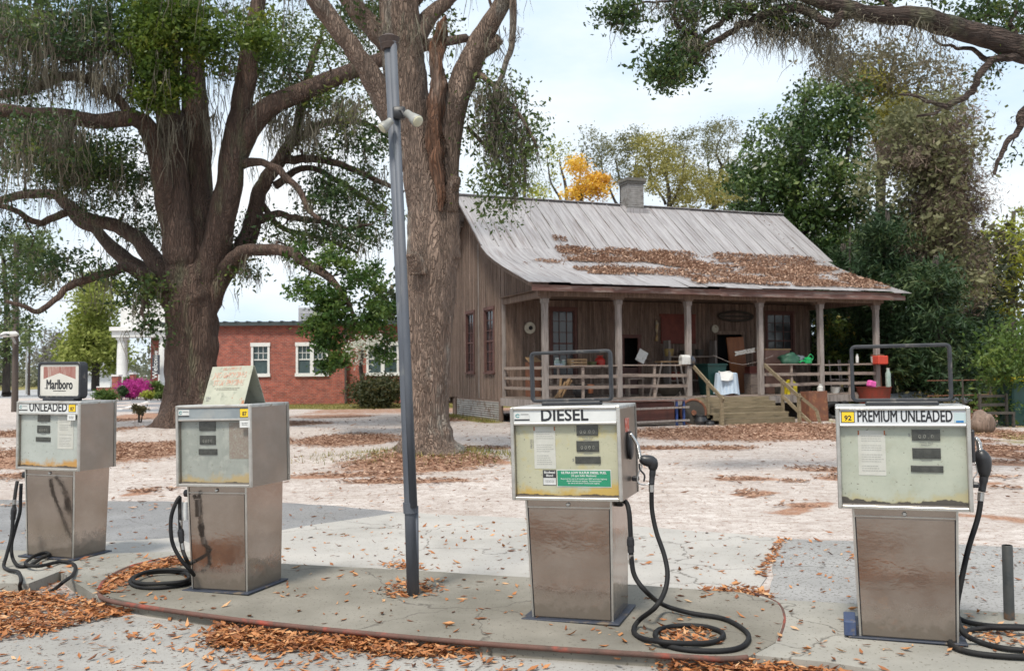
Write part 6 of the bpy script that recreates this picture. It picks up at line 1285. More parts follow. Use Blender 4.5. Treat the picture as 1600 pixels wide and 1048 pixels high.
# ---------------------------------------------------------------- TREE 1: the great oak on the left
Y1 = T1.y; tr = Tree((T1.x, T1.y, 0), rng1)
tr.limb([(300, 690, 74), (300, 674, 66), (300, 650, 50), (299, 600, 39), (300, 540, 38), (301, 480, 38), (303, 450, 37), (304, 420, 30), (304, 395, 18)], Y1, 36, 9, .16, 0, .05)
for (x, y, d) in ((240, 682, 0), (262, 690, -1.0), (330, 690, -.9), (372, 680, .2), (345, 676, 1.0)):      # root flares
    tr.limb([(302, 610, 22, d * .3), ((302 + x) / 2, 652, 20, d * .6), (x, y, 8, d)], Y1, 10, 5, .2)
L1 = []
def LB(*pts, n=12, jag=.14, wob=.05): tr.limb([(q[0], q[1], q[2] * (.84 if q[2] < 22 else .93)) + tuple(q[3:]) for q in pts], Y1, n, 6, jag, wob); L1.append(tr.lp[-1])
LB((292, 465, 30), (288, 420, 30, -.1), (282, 385, 31, -.2), (276, 330, 26, -.3), (268, 260, 24, -.3), (263, 200, 22, -.2), (262, 140, 20), (268, 60, 17, .2), (275, -40, 14, .3), (268, -160, 9, .4), n=16)
LB((305, 465, 32), (308, 400, 31, .2), (309, 350, 28, .3), (307, 270, 26, .5), (306, 200, 24, .6), (302, 100, 20, .8), (300, 0, 15, 1.0), (310, -140, 8, 1.3), n=16)
LB((311, 475, 28), (322, 430, 27), (338, 385, 24, -.1), (352, 320, 22.5, -.3), (364, 250, 22, -.4), (373, 190, 21, -.5), (384, 120, 19, -.6), (396, 55, 16, -.7), (407, -20, 13, -.8), (420, -140, 8, -1), n=16)
LB((285, 400, 26), (264, 335, 20, -.5), (251, 270, 18, -.9), (239, 217, 18, -1.2), (222, 190, 17, -1.5), (190, 186, 15, -1.8), (150, 190, 14, -2.2), (100, 181, 13, -2.6), (50, 177, 12, -3.0), (0, 172, 12, -3.3), (-80, 160, 10, -3.8))
LB((205, 186, 11, -1.6), (190, 160, 9, -1.6), (165, 143, 9, -1.6), (135, 124, 9, -1.5), (95, 120, 9, -1.4), (60, 138, 8, -1.3), (0, 148, 8, -1.2), (-60, 155, 6, -1.0))
LB((270, 60, 15, .2), (225, 52, 11, -.3), (185, 62, 11, -.7), (150, 76, 10, -1.1), (110, 90, 11, -1.6), (60, 77, 10, -2.0), (20, 65, 9, -2.3), (-60, 45, 8, -2.6))
LB((280, 475, 20), (258, 430, 18, .2), (240, 405, 17, .4), (215, 375, 15, .7), (180, 352, 13, 1.1), (150, 345, 12, 1.4), (110, 325, 11, 1.9), (85, 305, 9, 2.1), (45, 303, 8, 2.4), (0, 312, 7, 2.6), (-50, 330, 5, 2.8))
LB((112, 327, 8, 1.9), (85, 340, 7, 1.7), (58, 348, 6, 1.6), (30, 332, 5, 1.5), (0, 322, 5, 1.4), (-40, 318, 4, 1.2))
LB((278, 485, 20, .3), (240, 440, 17, .9), (205, 412, 16, 1.4), (175, 388, 13, 2.0), (150, 360, 10, 2.5), (120, 345, 7, 2.9), (90, 300, 5, 3))
LB((235, 435, 14, -.2), (200, 418, 10, -.7), (170, 426, 8, -1.0), (135, 438, 7, -1.3), (110, 445, 7, -1.5), (90, 465, 6, -1.7), (60, 486, 5, -1.9), (40, 480, 4, -2.1), (10, 470, 3, -2.3))
LB((255, 450, 12, -.5), (232, 455, 7, -1), (225, 478, 5, -1.3), (222, 492, 3, -1.5), (235, 510, 3, -1.6))
LB((318, 485, 22), (344, 435, 19), (378, 388, 18, .5), (395, 345, 16, .8), (405, 300, 14, 1.0), (425, 268, 13, 1.2), (445, 240, 12, 1.4), (460, 212, 10, 1.5), (470, 175, 9, 1.6), (482, 120, 7, 1.8), (500, 60, 5, 2))
LB((366, 260, 20, -.3), (380, 222, 19, -.4), (398, 190, 20, -.5), (430, 163, 19, -.4), (480, 141, 17, -.1), (540, 115, 15, .4), (600, 92, 13, 1.0), (660, 72, 11, 1.6), (730, 60, 8, 2.4))
LB((322, 475, 20), (346, 430, 17), (368, 402, 15, -.5), (388, 392, 12, -1.0), (430, 390, 11, -1.5), (458, 396, 10, -1.8), (482, 414, 9, -2.0), (510, 430, 8, -2.3), (532, 455, 6, -2.5), (548, 482, 4, -2.6), (555, 510, 3, -2.7))
LB((400, 345, 10, .8), (430, 335, 7, .6), (460, 340, 6, .5), (500, 346, 5, .3), (540, 356, 4, .2), (580, 350, 3, 0))
LB((378, 256, 10, -.4), (410, 254, 7, -.8), (440, 270, 7, -1.0), (465, 296, 6, -1.2), (480, 325, 5, -1.3), (502, 342, 4, -1.4))
LB((440, 250, 9, 1.3), (470, 248, 8, 1.1), (500, 250, 7, 1.0), (545, 262, 6, .8), (590, 282, 5, .6), (630, 300, 4, .5))
LB((430, 290, 8, 1.2), (480, 262, 6, 1.8), (540, 290, 5, 2.2), (600, 330, 4, 2.5)); LB((455, 225, 8, 1.4), (500, 195, 7, 1.8), (560, 190, 6, 2.2), (610, 215, 4, 2.6)); LB((410, 320, 7, 1), (440, 355, 5, 1.2), (500, 372, 4, 1.5), (560, 395, 3, 1.8))
C1 = blobs([(60, 40, 120, 60, 74, Y1 - 2, 3), (170, 40, 110, 70, 56, Y1, 3), (380, 60, 90, 70, 34, Y1 + 1, 3), (60, 215, 100, 45, 40, Y1 - 2, 3), (150, 240, 90, 60, 34, Y1, 2.5), (60, 260, 90, 55, 44, Y1 + 1, 3), (170, 290, 70, 50, 30, Y1 + 1, 2), (40, 420, 60, 50, 22, Y1 + 1.5, 2.5),
    (20, 480, 40, 40, 10, Y1 + 1.5, 2), (130, 270, 60, 20, 14, Y1 - 1, 2), (215, 450, 40, 34, 16, Y1 - .5, 1.2), (240, 500, 22, 30, 6, Y1 - 1.5, .6), (120, 415, 60, 26, 10, Y1 - 1, 1), (30, 120, 80, 60, 22, Y1 - 1, 2.5),
    (550, 230, 70, 40, 26, Y1 + 1.5, 1.5), (560, 290, 60, 30, 20, Y1 + .8, 1.5), (500, 310, 60, 30, 17, Y1 + .5, 1.5), (520, 370, 70, 26, 18, Y1 + .5, 1.5), (450, 370, 50, 24, 10, Y1, 1), (590, 340, 40, 40, 12, Y1 + 1, 1.5), (400, 430, 40, 24, 6, Y1, 1), (365, 365, 30, 40, 6, Y1 + 1, 1),
    (230, 330, 40, 80, 12, Y1 + 2, 1.5), (30, 370, 50, 24, 5, Y1 + 1, 1), (440, 110, 50, 60, 16, Y1 + 1, 2), (560, 40, 60, 50, 20, Y1 + 3, 2.5), (230, 380, 30, 40, 6, Y1 + 2, 1)], rng1)
Cup = blobs([(300, -180, 620, 130, 130, Y1 + 1, 7), (-200, 150, 130, 260, 40, Y1, 5), (250, -60, 420, 60, 40, Y1 + 2, 6)], rng1)
CG = blobs([(250, 40, 60, 60, 40, Y1 - 2.2, .8), (255, 110, 46, 45, 26, Y1 - 2.0, .7), (245, 150, 32, 22, 10, Y1 - 2.0, .5), (330, 60, 40, 50, 12, Y1 - 2, .6), (395, 70, 40, 50, 10, Y1 - 2, .6)], rng1)
CF = blobs([(480, 60, 70, 50, 40, Y1 + 2, 3), (540, 150, 70, 50, 30, Y1 + 1.5, 2.5), (470, 180, 60, 60, 24, Y1 + 2, 2), (430, 110, 40, 60, 14, Y1 + 1, 2), (150, 235, 90, 40, 16, Y1, 2)], rng1)
CH = blobs([(560, 430, 50, 30, 16, Y1 - 2.4, .9), (520, 475, 34, 26, 20, Y1 - 2.6, .8), (505, 520, 26, 28, 20, Y1 - 2.7, .6), (520, 562, 22, 18, 10, Y1 - 2.7, .5), (592, 480, 34, 26, 11, Y1 - 2.2, .8), (604, 540, 20, 30, 6, Y1 - 2.0, .8), (478, 450, 26, 20, 8, Y1 - 2.4, .6), (560, 510, 30, 20, 10, Y1 - 2.3, .6), (500, 400, 50, 16, 10, Y1 - 2, .8)], rng1)
tr.connect(C1 + CG + CH + CF, .05); tr.connect(Cup, .09)
o1 = finish(tr, 'live_oak', 'huge dark live oak with many trunks and moss behind the left pumps', bark=bark1, parts=[
    ('crown', C1 + Cup, rng1.uniform(.35, .7, len(C1) + len(Cup)), 85, .115, oakl, {}), ('bright_foliage', CG, .42, 190, .12, freshl, {}), ('light_foliage', CF, .5, 85, .11, leafmat('light_oak_leaf', [(0, (.05, .09, .025)), (.5, (.11, .16, .04)), (1, (.26, .27, .07))], .45, .45), {}), ('low_foliage', CH, .27, 95, .12, leafmat('mid_oak_leaf', [(0, (.02, .05, .012)), (.5, (.07, .14, .03)), (1, (.17, .23, .05))], .35, .4), {})])
mP, mL = limb_moss(tr, L1[3:], 6, rng1, (.15, .7)); mP2, mL2 = limb_moss(tr, [L1[0][18:], L1[1][10:], L1[2][20:]], 5, rng1, (.4, 1.2))
cP = np.array(C1 + Cup); cP = cP[rng1.uniform(0, 1, len(cP)) < .7]; cc = np.repeat(cP, 3, 0); cc = cc + rng1.normal(size=cc.shape) * np.array([.35, .35, .2]); cl = rng1.uniform(.3, 1.5, len(cc)) * np.where(cc[:, 2] > 7.5, 1.25, .65)
dens = blobs([(80, 100, 130, 30, 260, Y1 - 2, 1.5), (230, 100, 60, 60, 90, Y1 - 2.2, .8), (60, 195, 90, 20, 160, Y1 - 3, .6), (180, 120, 60, 30, 110, Y1 - 1, 1), (260, 190, 40, 30, 40, Y1 - 1.6, .5), (330, 170, 30, 40, 30, Y1 - 1, .5), (460, 190, 60, 20, 110, Y1, 1), (540, 160, 40, 20, 60, Y1, 1), (20, 30, 90, 40, 200, Y1 - 2, 2)], rng1); dens = np.array(dens)
allP = np.concatenate([mP, mP2, cc, dens]); allL = np.concatenate([mL, mL2, cl, rng1.uniform(.4, 1.5, len(dens))])
k_ = rng1.uniform(0, 1, len(allP)) < .55; moss_mesh('spanish_moss', allP[k_], allL[k_], mossm, o1, rng1, tr.o, .017, 5)

# ---------------------------------------------------------------- TREE 2: the oak in the middle of the lot
Y2 = T2.y; tr = Tree((T2.x, T2.y, 0), rng1)
tr.limb([(671, 726, 82), (670, 712, 64), (668, 692, 46), (668, 660, 35), (670, 610, 32), (670, 560, 33), (672, 500, 36), (674, 440, 39), (677, 380, 40), (675, 330, 38), (664, 270, 35), (650, 210, 33), (638, 150, 32), (631, 100, 33), (626, 50, 32), (622, -10, 30), (612, -80, 25), (600, -180, 18)], Y2, 44, 10, .10, 0, .035)
for (x, y, d) in ((612, 722, -.2), (600, 714, .4), (640, 728, -.7), (690, 728, -.7), (728, 716, -.1), (720, 704, .6)): tr.limb([(668, 668, 20, d * .25), ((668 + x) / 2, 700, 15, d * .6), (x, y, 5, d), (x + (x - 668) * .4, y + 7, 2, d * 1.3)], Y2, 10, 5, .25, .02)
L2 = []
def LC(*pts, n=14, jag=.14, wob=.02): tr.limb(list(pts), Y2, n, 6, jag, wob); L2.append(tr.lp[-1])
LC((690, 400, 30), (694, 350, 24, -.1), (696, 300, 21, -.1), (696, 250, 21, -.1), (702, 200, 22, -.1), (716, 150, 21, -.2), (730, 110, 20, -.2), (744, 78, 19, -.3), (764, 42, 16, -.4), (788, 0, 14, -.5), (812, -50, 12, -.7), (840, -130, 8, -1), n=18)
LC((744, 80, 16, -.3), (762, 72, 13, -.35), (776, 66, 10, -.4), (780, 60, 7, -.4), n=12, jag=.35)
LC((650, 260, 26), (628, 205, 20, -.1), (604, 165, 19, -.2), (586, 130, 18, -.3), (568, 100, 16, -.4), (545, 68, 15, -.5), (515, 28, 15, -.6), (480, -18, 14, -.8), (440, -70, 10, -1.1), n=16)
LC((630, 90, 24), (600, 60, 19, .1), (572, 32, 16, .2), (540, -8, 14, .3), (500, -60, 10, .4), n=14)
LC((648, 60, 18), (668, 30, 14, .2), (690, 10, 11, .3), (722, -20, 9, .4), (770, -70, 6, .6), n=12)
LC((702, 330, 13, -.25), (704, 300, 12, -.35), (709, 286, 10, -.45), (712, 276, 8, -.5), n=12, jag=.35)
LC((655, 425, 14, -.5), (648, 405, 12, -.62), (644, 396, 9, -.7), n=12, jag=.35)
LC((640, 0, 18, .3), (700, -60, 12, .5), (780, -90, 9, .3), (850, -80, 6, 0), n=10)
LC((725, 118, 9, -.1), (755, 120, 5, -.3), (785, 150, 4, -.5), (815, 185, 3, -.6), (840, 230, 2, -.7), n=8)
LC((800, -20, 7, -.6), (800, 60, 5, -.6), (782, 130, 4, -.5), (770, 220, 3, -.4), (790, 290, 2, -.4), n=8, wob=.06)
LC((730, 200, 4, .2), (760, 230, 3, .3), (780, 260, 2, .2), n=6)
C2 = blobs([(790, 150, 50, 30, 9, Y2 - .5, .5), (770, 210, 45, 60, 14, Y2 - .4, .6), (800, 260, 40, 60, 12, Y2 - .5, .6), (830, 215, 24, 40, 6, Y2 - .6, .4), (760, 290, 30, 40, 7, Y2 - .4, .4), (785, 320, 24, 22, 4, Y2 - .5, .3), (740, 170, 24, 40, 4, Y2, .4), (700, 20, 30, 40, 5, Y2 + .5, .6), (560, 20, 60, 30, 8, Y2 + .6, 1), (700, 110, 20, 40, 3, Y2 + 1, .5)], rng1)
C2u = blobs([(640, -170, 420, 90, 120, Y2, 5), (500, -70, 140, 30, 12, Y2, 2)], rng1)
tr.connect(C2, .02, droop=.05); tr.connect(C2u, .08)
o2 = finish(tr, 'live_oak', 'tall live oak with pale furrowed trunk right behind the steel lamp pole', bark=bark2, parts=[('crown', C2u, rng1.uniform(.4, .8, len(C2u)), 130, .11, oakl, {}), ('hanging_foliage', C2, .36, 70, .085, leafmat('hanging_leaf', [(0, (.03, .06, .02)), (.5, (.08, .13, .035)), (1, (.2, .24, .07))], .4, .45), {'flat': 1.2})])
md = np.array(blobs([(775, 140, 40, 14, 80, Y2 - .5, .4), (790, 200, 34, 40, 90, Y2 - .5, .4), (765, 180, 24, 50, 50, Y2 - .4, .3), (810, 250, 24, 50, 40, Y2 - .5, .4), (775, 60, 10, 30, 12, Y2 - .4, .2), (640, 30, 60, 20, 20, Y2 - .6, .3)], rng1))
mP, mL = limb_moss(tr, [L2[8], L2[9]], 10, rng1, (.2, .8)); mP3, mL3 = limb_moss(tr, [L2[0][36:], L2[2][20:], L2[3], L2[4]], 3, rng1, (.2, .6)); cu = np.array(C2u).repeat(6, 0) + rng1.normal(size=(len(C2u) * 6, 3)) * .3
moss_mesh('spanish_moss', np.concatenate([md, mP, mP3, cu]), np.concatenate([rng1.uniform(.3, 1.0, len(md)), mL, mL3, rng1.uniform(.4, 1.3, len(cu))]), mossm, o2, rng1, tr.o, .013, 3)
# the dead orange snag
m = MB(); W_ = [tuple(Vector(at(x, y, Y2 + d))) + (r * Y2 / FPX,) for x, y, r, d in ((690, 330, 3, -.5), (688, 290, 9, -.52), (681, 240, 13, -.5), (678, 190, 12, -.48), (684, 130, 12, -.4), (683, 80, 11, -.35), (690, 45, 8, -.35), (692, 35, 5, -.35), (697, 24, 1, -.35))]
c = catmull(W_, 8); m.tube([tuple(q[:3] - tr.o) for q in c], [max(q[3], .01) for q in c], 12, True, None, .9, 3)
m.build('dead_snag', bark_mat('split_heartwood', (.21, .095, .05), (.13, .075, .05), (.26, .2, .165), 12), o2, True)

# ---------------------------------------------------------------- TREE 3: overhanging limb from the right
Y3_ = 13.0; bx = at(2080, 700, Y3_ + 1).x; tr = Tree((bx, Y3_ + 1, 0), rng1)
tr.limb3([(bx, Y3_ + 1, -.2, .75), (bx, Y3_ + 1, .4, .58), (bx - .05, Y3_ + 1, 2, .5), (bx - .1, Y3_ + 1, 3.6, .48), (bx + .1, Y3_ + 1.2, 6, .35), (bx + .6, Y3_ + 1.5, 9, .2)], 24, 6, .12)
L3 = []
def LD(*pts, n=12, jag=.12, wob=.04): tr.limb([(q[0], q[1], q[2] * .84) + tuple(q[3:]) for q in pts], Y3_, n, 6, jag, wob); L3.append(tr.lp[-1])
LD((2070, 430, 40, 1), (1950, 300, 34, .8), (1800, 190, 30, .5), (1690, 125, 27, .3), (1640, 98, 25, .2), (1600, 80, 24), (1560, 64, 22), (1510, 48, 20, -.1), (1460, 34, 19, -.2), (1410, 25, 17, -.3), (1360, 22, 16, -.3), (1320, 10, 15, -.4), (1290, 2, 14, -.4), (1240, -12, 12, -.3), (1180, -30, 9, -.2), n=16)
LD((1345, 20, 12, -.3), (1318, 22, 10, -.4), (1300, 38, 9, -.4), (1285, 32, 8, -.4), (1262, 18, 9, -.3), (1230, 12, 9, -.2), (1200, 20, 8, -.1), (1170, 35, 7), (1140, 52, 6), (1115, 66, 5), (1096, 77, 5), (1082, 90, 4, .1), (1070, 105, 3, .1), (1045, 120, 2, .1))
LD((1180, 14, 7, -.1), (1155, 10, 6), (1140, 22, 5, .1), (1125, 36, 5, .1), (1105, 47, 4, .2), (1098, 52, 3, .2))
LD((1098, 78, 4), (1090, 60, 5, .1), (1072, 48, 4, .2), (1058, 36, 4, .3), (1054, 20, 3, .3), (1058, 0, 3, .3), (1080, -20, 3, .3)); LD((1052, 4, 3, .3), (1030, 2, 2, .4), (990, 8, 2, .4), (955, 25, 1.5, .5))
LD((1602, 92, 9), (1578, 90, 7, -.1), (1555, 93, 7, -.1), (1535, 110, 7, -.2), (1524, 130, 6, -.3), (1515, 148, 6, -.3), (1490, 160, 6, -.4), (1480, 167, 5, -.4), (1455, 160, 4, -.5), (1430, 150, 3, -.6), (1405, 148, 2, -.6)); LD((1475, 166, 4, -.4), (1455, 178, 3, -.5), (1435, 180, 2, -.5)); LD((1560, 88, 5), (1540, 94, 5, .1), (1520, 78, 4, .1), (1490, 74, 3, .2), (1460, 64, 2, .2))
LD((1680, 130, 12, .2), (1630, 150, 9, 0), (1600, 178, 8, -.2), (1592, 205, 6, -.2), (1575, 222, 5, -.3), (1562, 245, 4, -.3), (1556, 270, 3, -.3))
LD((1400, 22, 6, -.3), (1380, 2, 5, -.2), (1340, -20, 4)); LD((1595, 70, 6), (1580, 40, 5, .2), (1590, 10, 4, .3))
C3 = blobs([(1055, 95, 50, 40, 44, Y3_ + .1, .4), (1030, 120, 24, 22, 14, Y3_ + .1, .3), (1070, 75, 30, 24, 14, Y3_ + .3, .4), (975, 25, 34, 24, 26, Y3_ + .4, .3), (1085, 15, 60, 24, 20, Y3_ + .3, .5), (1170, 10, 60, 26, 22, Y3_ + .1, .5), (1230, 30, 50, 26, 18, Y3_, .4), (1580, 25, 60, 34, 34, Y3_ + .4, .6), (1520, 20, 40, 18, 8, Y3_ + .6, .5), (1345, -10, 60, 18, 10, Y3_, .5), (1450, -15, 60, 18, 8, Y3_, .5), (1555, 120, 40, 16, 3, Y3_, .3), (1590, 230, 16, 30, 1, Y3_, .2)], rng1)
C3u = blobs([(1350, -150, 420, 90, 70, Y3_ + 1, 3.5), (1900, 60, 240, 200, 60, Y3_ + 1.5, 3)], rng1)
tr.connect(C3, .015); tr.connect(C3u, .06)
o3 = finish(tr, 'live_oak', 'mossy oak limb arching in from the right above the house', bark=barkx, parts=[('crown', C3 + C3u, np.concatenate([rng1.uniform(.16, .26, len(C3)), rng1.uniform(.5, .9, len(C3u))]), np.concatenate([np.full(len(C3), 46), np.full(len(C3u), 150)]), .068, oakl, {})])
mP, mL = limb_moss(tr, [L3[0][45:], L3[1], L3[2], L3[3], L3[4]], 30, rng1, (.06, .34)); mP4, mL4 = limb_moss(tr, [L3[5], L3[8]], 4, rng1, (.05, .25))
md = np.array(blobs([(1240, 45, 60, 18, 130, Y3_, .4), (1310, 90, 30, 30, 26, Y3_, .3), (1285, 60, 24, 24, 30, Y3_, .3), (1170, 40, 40, 14, 40, Y3_, .3), (1075, 20, 20, 26, 50, Y3_ + .3, .2), (1085, 70, 14, 14, 25, Y3_, .2), (1170, -10, 80, 14, 60, Y3_, .3), (1360, 30, 50, 14, 20, Y3_, .3)], rng1))
moss_mesh('spanish_moss', np.concatenate([mP, mP4, md]), np.concatenate([mL, mL4, rng1.uniform(.1, .5, len(md))]), mossm, o3, rng1, tr.o, .009, 4)

# ================================================================ TREES BEHIND
def bgtree(name, label, px, Y, trunk, blob, leafm, per, size, rad=(.6, 1.1), bark=barkf, group=None, r0=.07, moss=0, seed=1, lean=0, extra=(), ckw={}):
    rg = np.random.default_rng(seed); b = ground(px, 700) if False else Vector((at(px, 600, Y).x, Y, 0)); tr = Tree(tuple(b), rg)
    for t in trunk:
        tr.limb([(px, CY + 56 + EYE * FPX / Y + 3, t[0][2] * 1.25)] + list(t) if t[0][1] > 500 else list(t), Y, 10, 5, .12, .12)
    Cc = blobs([(x, y, rx, ry, n, Y + dy, dp) for (x, y, rx, ry, n, dy, dp) in blob], rg); tr.connect(Cc, r0, 5)
    o = finish(tr, name, label, 'tree', bark, [('crown', Cc, rg.uniform(*rad, len(Cc)), per, size, leafm, ckw)] + [(a, blobs([(x, y, rx, ry, n, Y + dy, dp) for (x, y, rx, ry, n, dy, dp) in bl], rg), rr, pp, ss, mm, {}) for (a, bl, rr, pp, ss, mm) in extra], group)
    if moss:
        c = np.array(Cc).repeat(moss, 0) + rg.normal(size=(len(Cc) * moss, 3)) * .5; moss_mesh('spanish_moss', c, rg.uniform(.5, 1.8, len(c)), mossm, o, rg, tr.o, .05, 3)
    return o
darkl = leafmat('dark_evergreen_leaf', [(0, (.018, .04, .012)), (.4, (.045, .085, .024)), (.75, (.10, .155, .04)), (1, (.22, .27, .09))], .25, .35)
pinel = leafmat('needle', [(0, (.012, .03, .012)), (.6, (.03, .065, .022)), (1, (.09, .12, .04))], .2, .6)
olive = leafmat('olive_leaf', [(0, (.09, .10, .045)), (.5, (.17, .175, .085)), (1, (.28, .27, .15))], .4, .6)
yelg = leafmat('yellow_green_leaf', [(0, (.17, .20, .03)), (.5, (.33, .36, .05)), (1, (.52, .50, .10))], .45, .5)
orng = leafmat('orange_leaf', [(0, (.58, .27, .04)), (.5, (.78, .48, .06)), (1, (.82, .62, .14))], .45, .5)
brown = leafmat('dead_vine', [(0, (.08, .06, .042)), (.5, (.17, .13, .10)), (1, (.30, .24, .19))], .25, .8)
grnb = leafmat('bush_green', [(0, (.04, .08, .015)), (.5, (.09, .15, .03)), (1, (.2, .26, .06))], .4, .5)
pale = leafmat('pale_spring_leaf', [(0, (.2, .24, .16)), (1, (.38, .42, .28))], .5, .6)
mag = leafmat('azalea', [(0, (.3, .02, .16)), (1, (.6, .06, .34))], .3, .6); wfl = leafmat('dogwood_petal', [(0, (.5, .52, .42)), (1, (.75, .75, .7))], .3, .6)
bgtree('evergreen_oak', 'dense dark green tree rising right behind the tin roof', 1255, 44, [[(1255, 560, 12), (1245, 400, 10), (1250, 250, 8), (1260, 150, 4)], [(1252, 440, 6), (1200, 330, 5), (1180, 250, 3)], [(1250, 380, 6), (1310, 300, 5), (1330, 200, 3)]],
    [(1235, 240, 70, 70, 60, 0, 3), (1205, 330, 80, 80, 70, 0, 3), (1280, 170, 50, 50, 26, 0, 2.5), (1300, 280, 70, 90, 70, 0, 3), (1260, 400, 110, 90, 80, 0, 3), (1170, 290, 30, 50, 12, 0, 2), (1330, 180, 40, 60, 20, 0, 2), (1320, 420, 80, 90, 50, 0, 3)], darkl, 95, .2, (.45, .85), seed=21)
bgtree('water_oak', 'loose yellow and brown twigged tree top right of the dark evergreen', 1370, 48, [[(1370, 560, 10), (1375, 350, 8), (1380, 200, 6), (1400, 90, 3)], [(1378, 280, 5), (1420, 180, 3), (1440, 120, 2)], [(1376, 240, 4), (1340, 150, 3), (1310, 80, 2)]],
    [(1400, 110, 80, 55, 64, 0, 3), (1330, 110, 60, 60, 48, 0, 3), (1440, 190, 60, 60, 40, 0, 3), (1300, 80, 36, 36, 14, 0, 2), (1480, 130, 40, 50, 18, 0, 2)], leafmat('thin_leaf', [(0, (.08, .085, .04)), (.5, (.17, .15, .09)), (1, (.27, .23, .17))], .4, .6), 75, .17, seed=22,
    extra=[('yellow_foliage', [(1390, 180, 50, 50, 26, -1.5, 1.5), (1360, 130, 34, 30, 10, -1.5, 1), (1370, 210, 40, 40, 14, -1.5, 1)], .7, 90, .18, leafmat('olive_yellow', [(0, (.17, .17, .03)), (1, (.36, .32, .07))], .4, .6))])
bgtree('vine_tree', 'tall tree smothered with brown dead vines right of the evergreen', 1450, 38, [[(1458, 590, 13), (1456, 450, 11), (1452, 330, 9), (1448, 200, 5)], [(1456, 470, 5), (1420, 400, 4), (1390, 330, 2)], [(1456, 430, 5), (1490, 350, 4), (1510, 280, 2)]],
    [(1440, 240, 60, 50, 40, 0, 2.2), (1470, 320, 60, 70, 60, 0, 2.2), (1490, 420, 46, 70, 34, 0, 2), (1430, 360, 60, 60, 30, 0, 2), (1500, 230, 30, 50, 12, 0, 1.5), (1520, 330, 16, 50, 6, 0, 1)], brown, 330, .22, (.5, .95), seed=23, ckw={'aspect': .13},
    extra=[('ivy', [(1390, 300, 50, 60, 20, -1, 1.5), (1420, 200, 50, 40, 24, -1, 1.5), (1480, 220, 50, 80, 34, -1, 1.5), (1440, 330, 60, 70, 30, -1.5, 1.5), (1500, 420, 36, 70, 20, -1.5, 1.2)], .8, 60, .2, olive)])
for i, (px_, Y_, y1, lb) in enumerate(((1385, 36, 330, 'dark conifer standing closest to the right end of the porch'), (1462, 34, 400, 'dark conifer in front of the vine covered tree'), (1530, 40, 470, 'dark conifer at the right edge beside the pale saplings'), (1318, 40, 380, 'dark conifer showing through the open end of the porch'))):
    bgtree('cedar', lb, px_, Y_, [[(px_, 590, 11), (px_ + 2, 480, 9), (px_, y1, 4)]], [(px_, y1 + 50, 40, 50, 22, 0, 1.6), (px_ - 5, y1 + 120, 66, 60, 36, 0, 2), (px_ + 5, y1 + 190, 70, 50, 30, 0, 2)], pinel, 170, .26, (.4, .8), seed=30 + i, ckw={'aspect': .2})
bgtree('holly_bush', 'green bush with orange tipped leaves seen under the right end of the porch roof', 1330, 37.5, [[(1330, 600, 5), (1330, 520, 3)]], [(1330, 540, 46, 50, 44, 0, 1.4), (1400, 570, 40, 30, 18, 0, 1.2), (1370, 500, 30, 26, 10, 0, 1)], leafmat('bush_mixed', [(0, (.06, .11, .025)), (.6, (.16, .23, .05)), (.85, (.30, .30, .07)), (1, (.6, .28, .08))], .35, .5), 120, .14, (.4, .7), seed=41)
bgtree('sapling', 'light green leafy sapling at the right edge of the picture', 1590, 27, [[(1590, 640, 4), (1585, 560, 3), (1580, 500, 2)]], [(1590, 560, 40, 70, 34, 0, 1.4), (1560, 560, 26, 50, 14, 0, 1), (1580, 640, 34, 24, 10, 0, .8)], grnb, 90, .12, (.35, .6), seed=42)
bgtree('sweetgum', 'pale yellow green tree far behind at the right edge', 1585, 56, [[(1585, 590, 7), (1580, 450, 5), (1583, 330, 3)], [(1582, 430, 3), (1560, 360, 2)]], [(1590, 380, 46, 60, 34, 0, 3), (1575, 460, 40, 50, 22, 0, 3), (1620, 420, 40, 90, 20, 0, 3)], yelg, 85, .22, (.6, 1.1), seed=43)
# pale oaks beyond the roof
for i, (px_, Y_, bl, sd_, lb, mt, per) in enumerate([(1110, 70, [(1120, 240, 60, 44, 50, 0, 5), (1160, 280, 40, 40, 44, 0, 4), (1080, 230, 36, 34, 36, 0, 4), (1130, 205, 34, 22, 24, 0, 3), (1150, 310, 40, 30, 40, 0, 4)], 51, 'sparse tall oak with bare crooked branches right of the chimney', olive, 46),
    (1040, 62, [(1040, 270, 50, 40, 44, 0, 4), (1090, 300, 60, 34, 36, 0, 4), (1020, 230, 34, 26, 12, 0, 3), (1140, 300, 40, 30, 18, 0, 4)], 52, 'olive yellow oak directly right behind the chimney', leafmat('olive_gold', [(0, (.18, .18, .045)), (1, (.42, .38, .13))], .45, .6), 130),
    (965, 66, [(965, 250, 44, 46, 46, 0, 4), (990, 222, 28, 26, 18, 0, 3), (935, 235, 34, 36, 22, 0, 3)], 53, 'thin grey green oak left of the chimney', olive, 60),
    (880, 58, [(880, 260, 22, 34, 6, 0, 2), (850, 300, 24, 16, 8, 0, 2), (870, 230, 16, 14, 3, 0, 2)], 54, 'small bright leaved tree above the roof near the left end', yelg, 60)]):
    tk = [[(px_, 560, 6), (px_, 400, 4), (px_ + 5, 310, 3), (px_ - 5, 250, .8)], [(px_ + 3, 330, 2.4), (px_ + 24, 285, 1.6), (px_ + 30, 235, .5)], [(px_, 320, 2.2), (px_ - 20, 280, 1.4), (px_ - 26, 240, .4)]]
    if i == 0: tk += [[(px_ + 5, 300, 3), (px_ + 18, 262, 2.4), (px_ + 8, 238, 1.6), (px_ + 22, 205, .6)], [(px_ + 15, 265, 2.4), (px_ + 45, 245, 1.5), (px_ + 60, 205, .5)]]
    bgtree('background_oak', lb, px_, Y_, tk, bl, mt, per, .16, (.4, .85), r0=.05, seed=sd_, group=None)
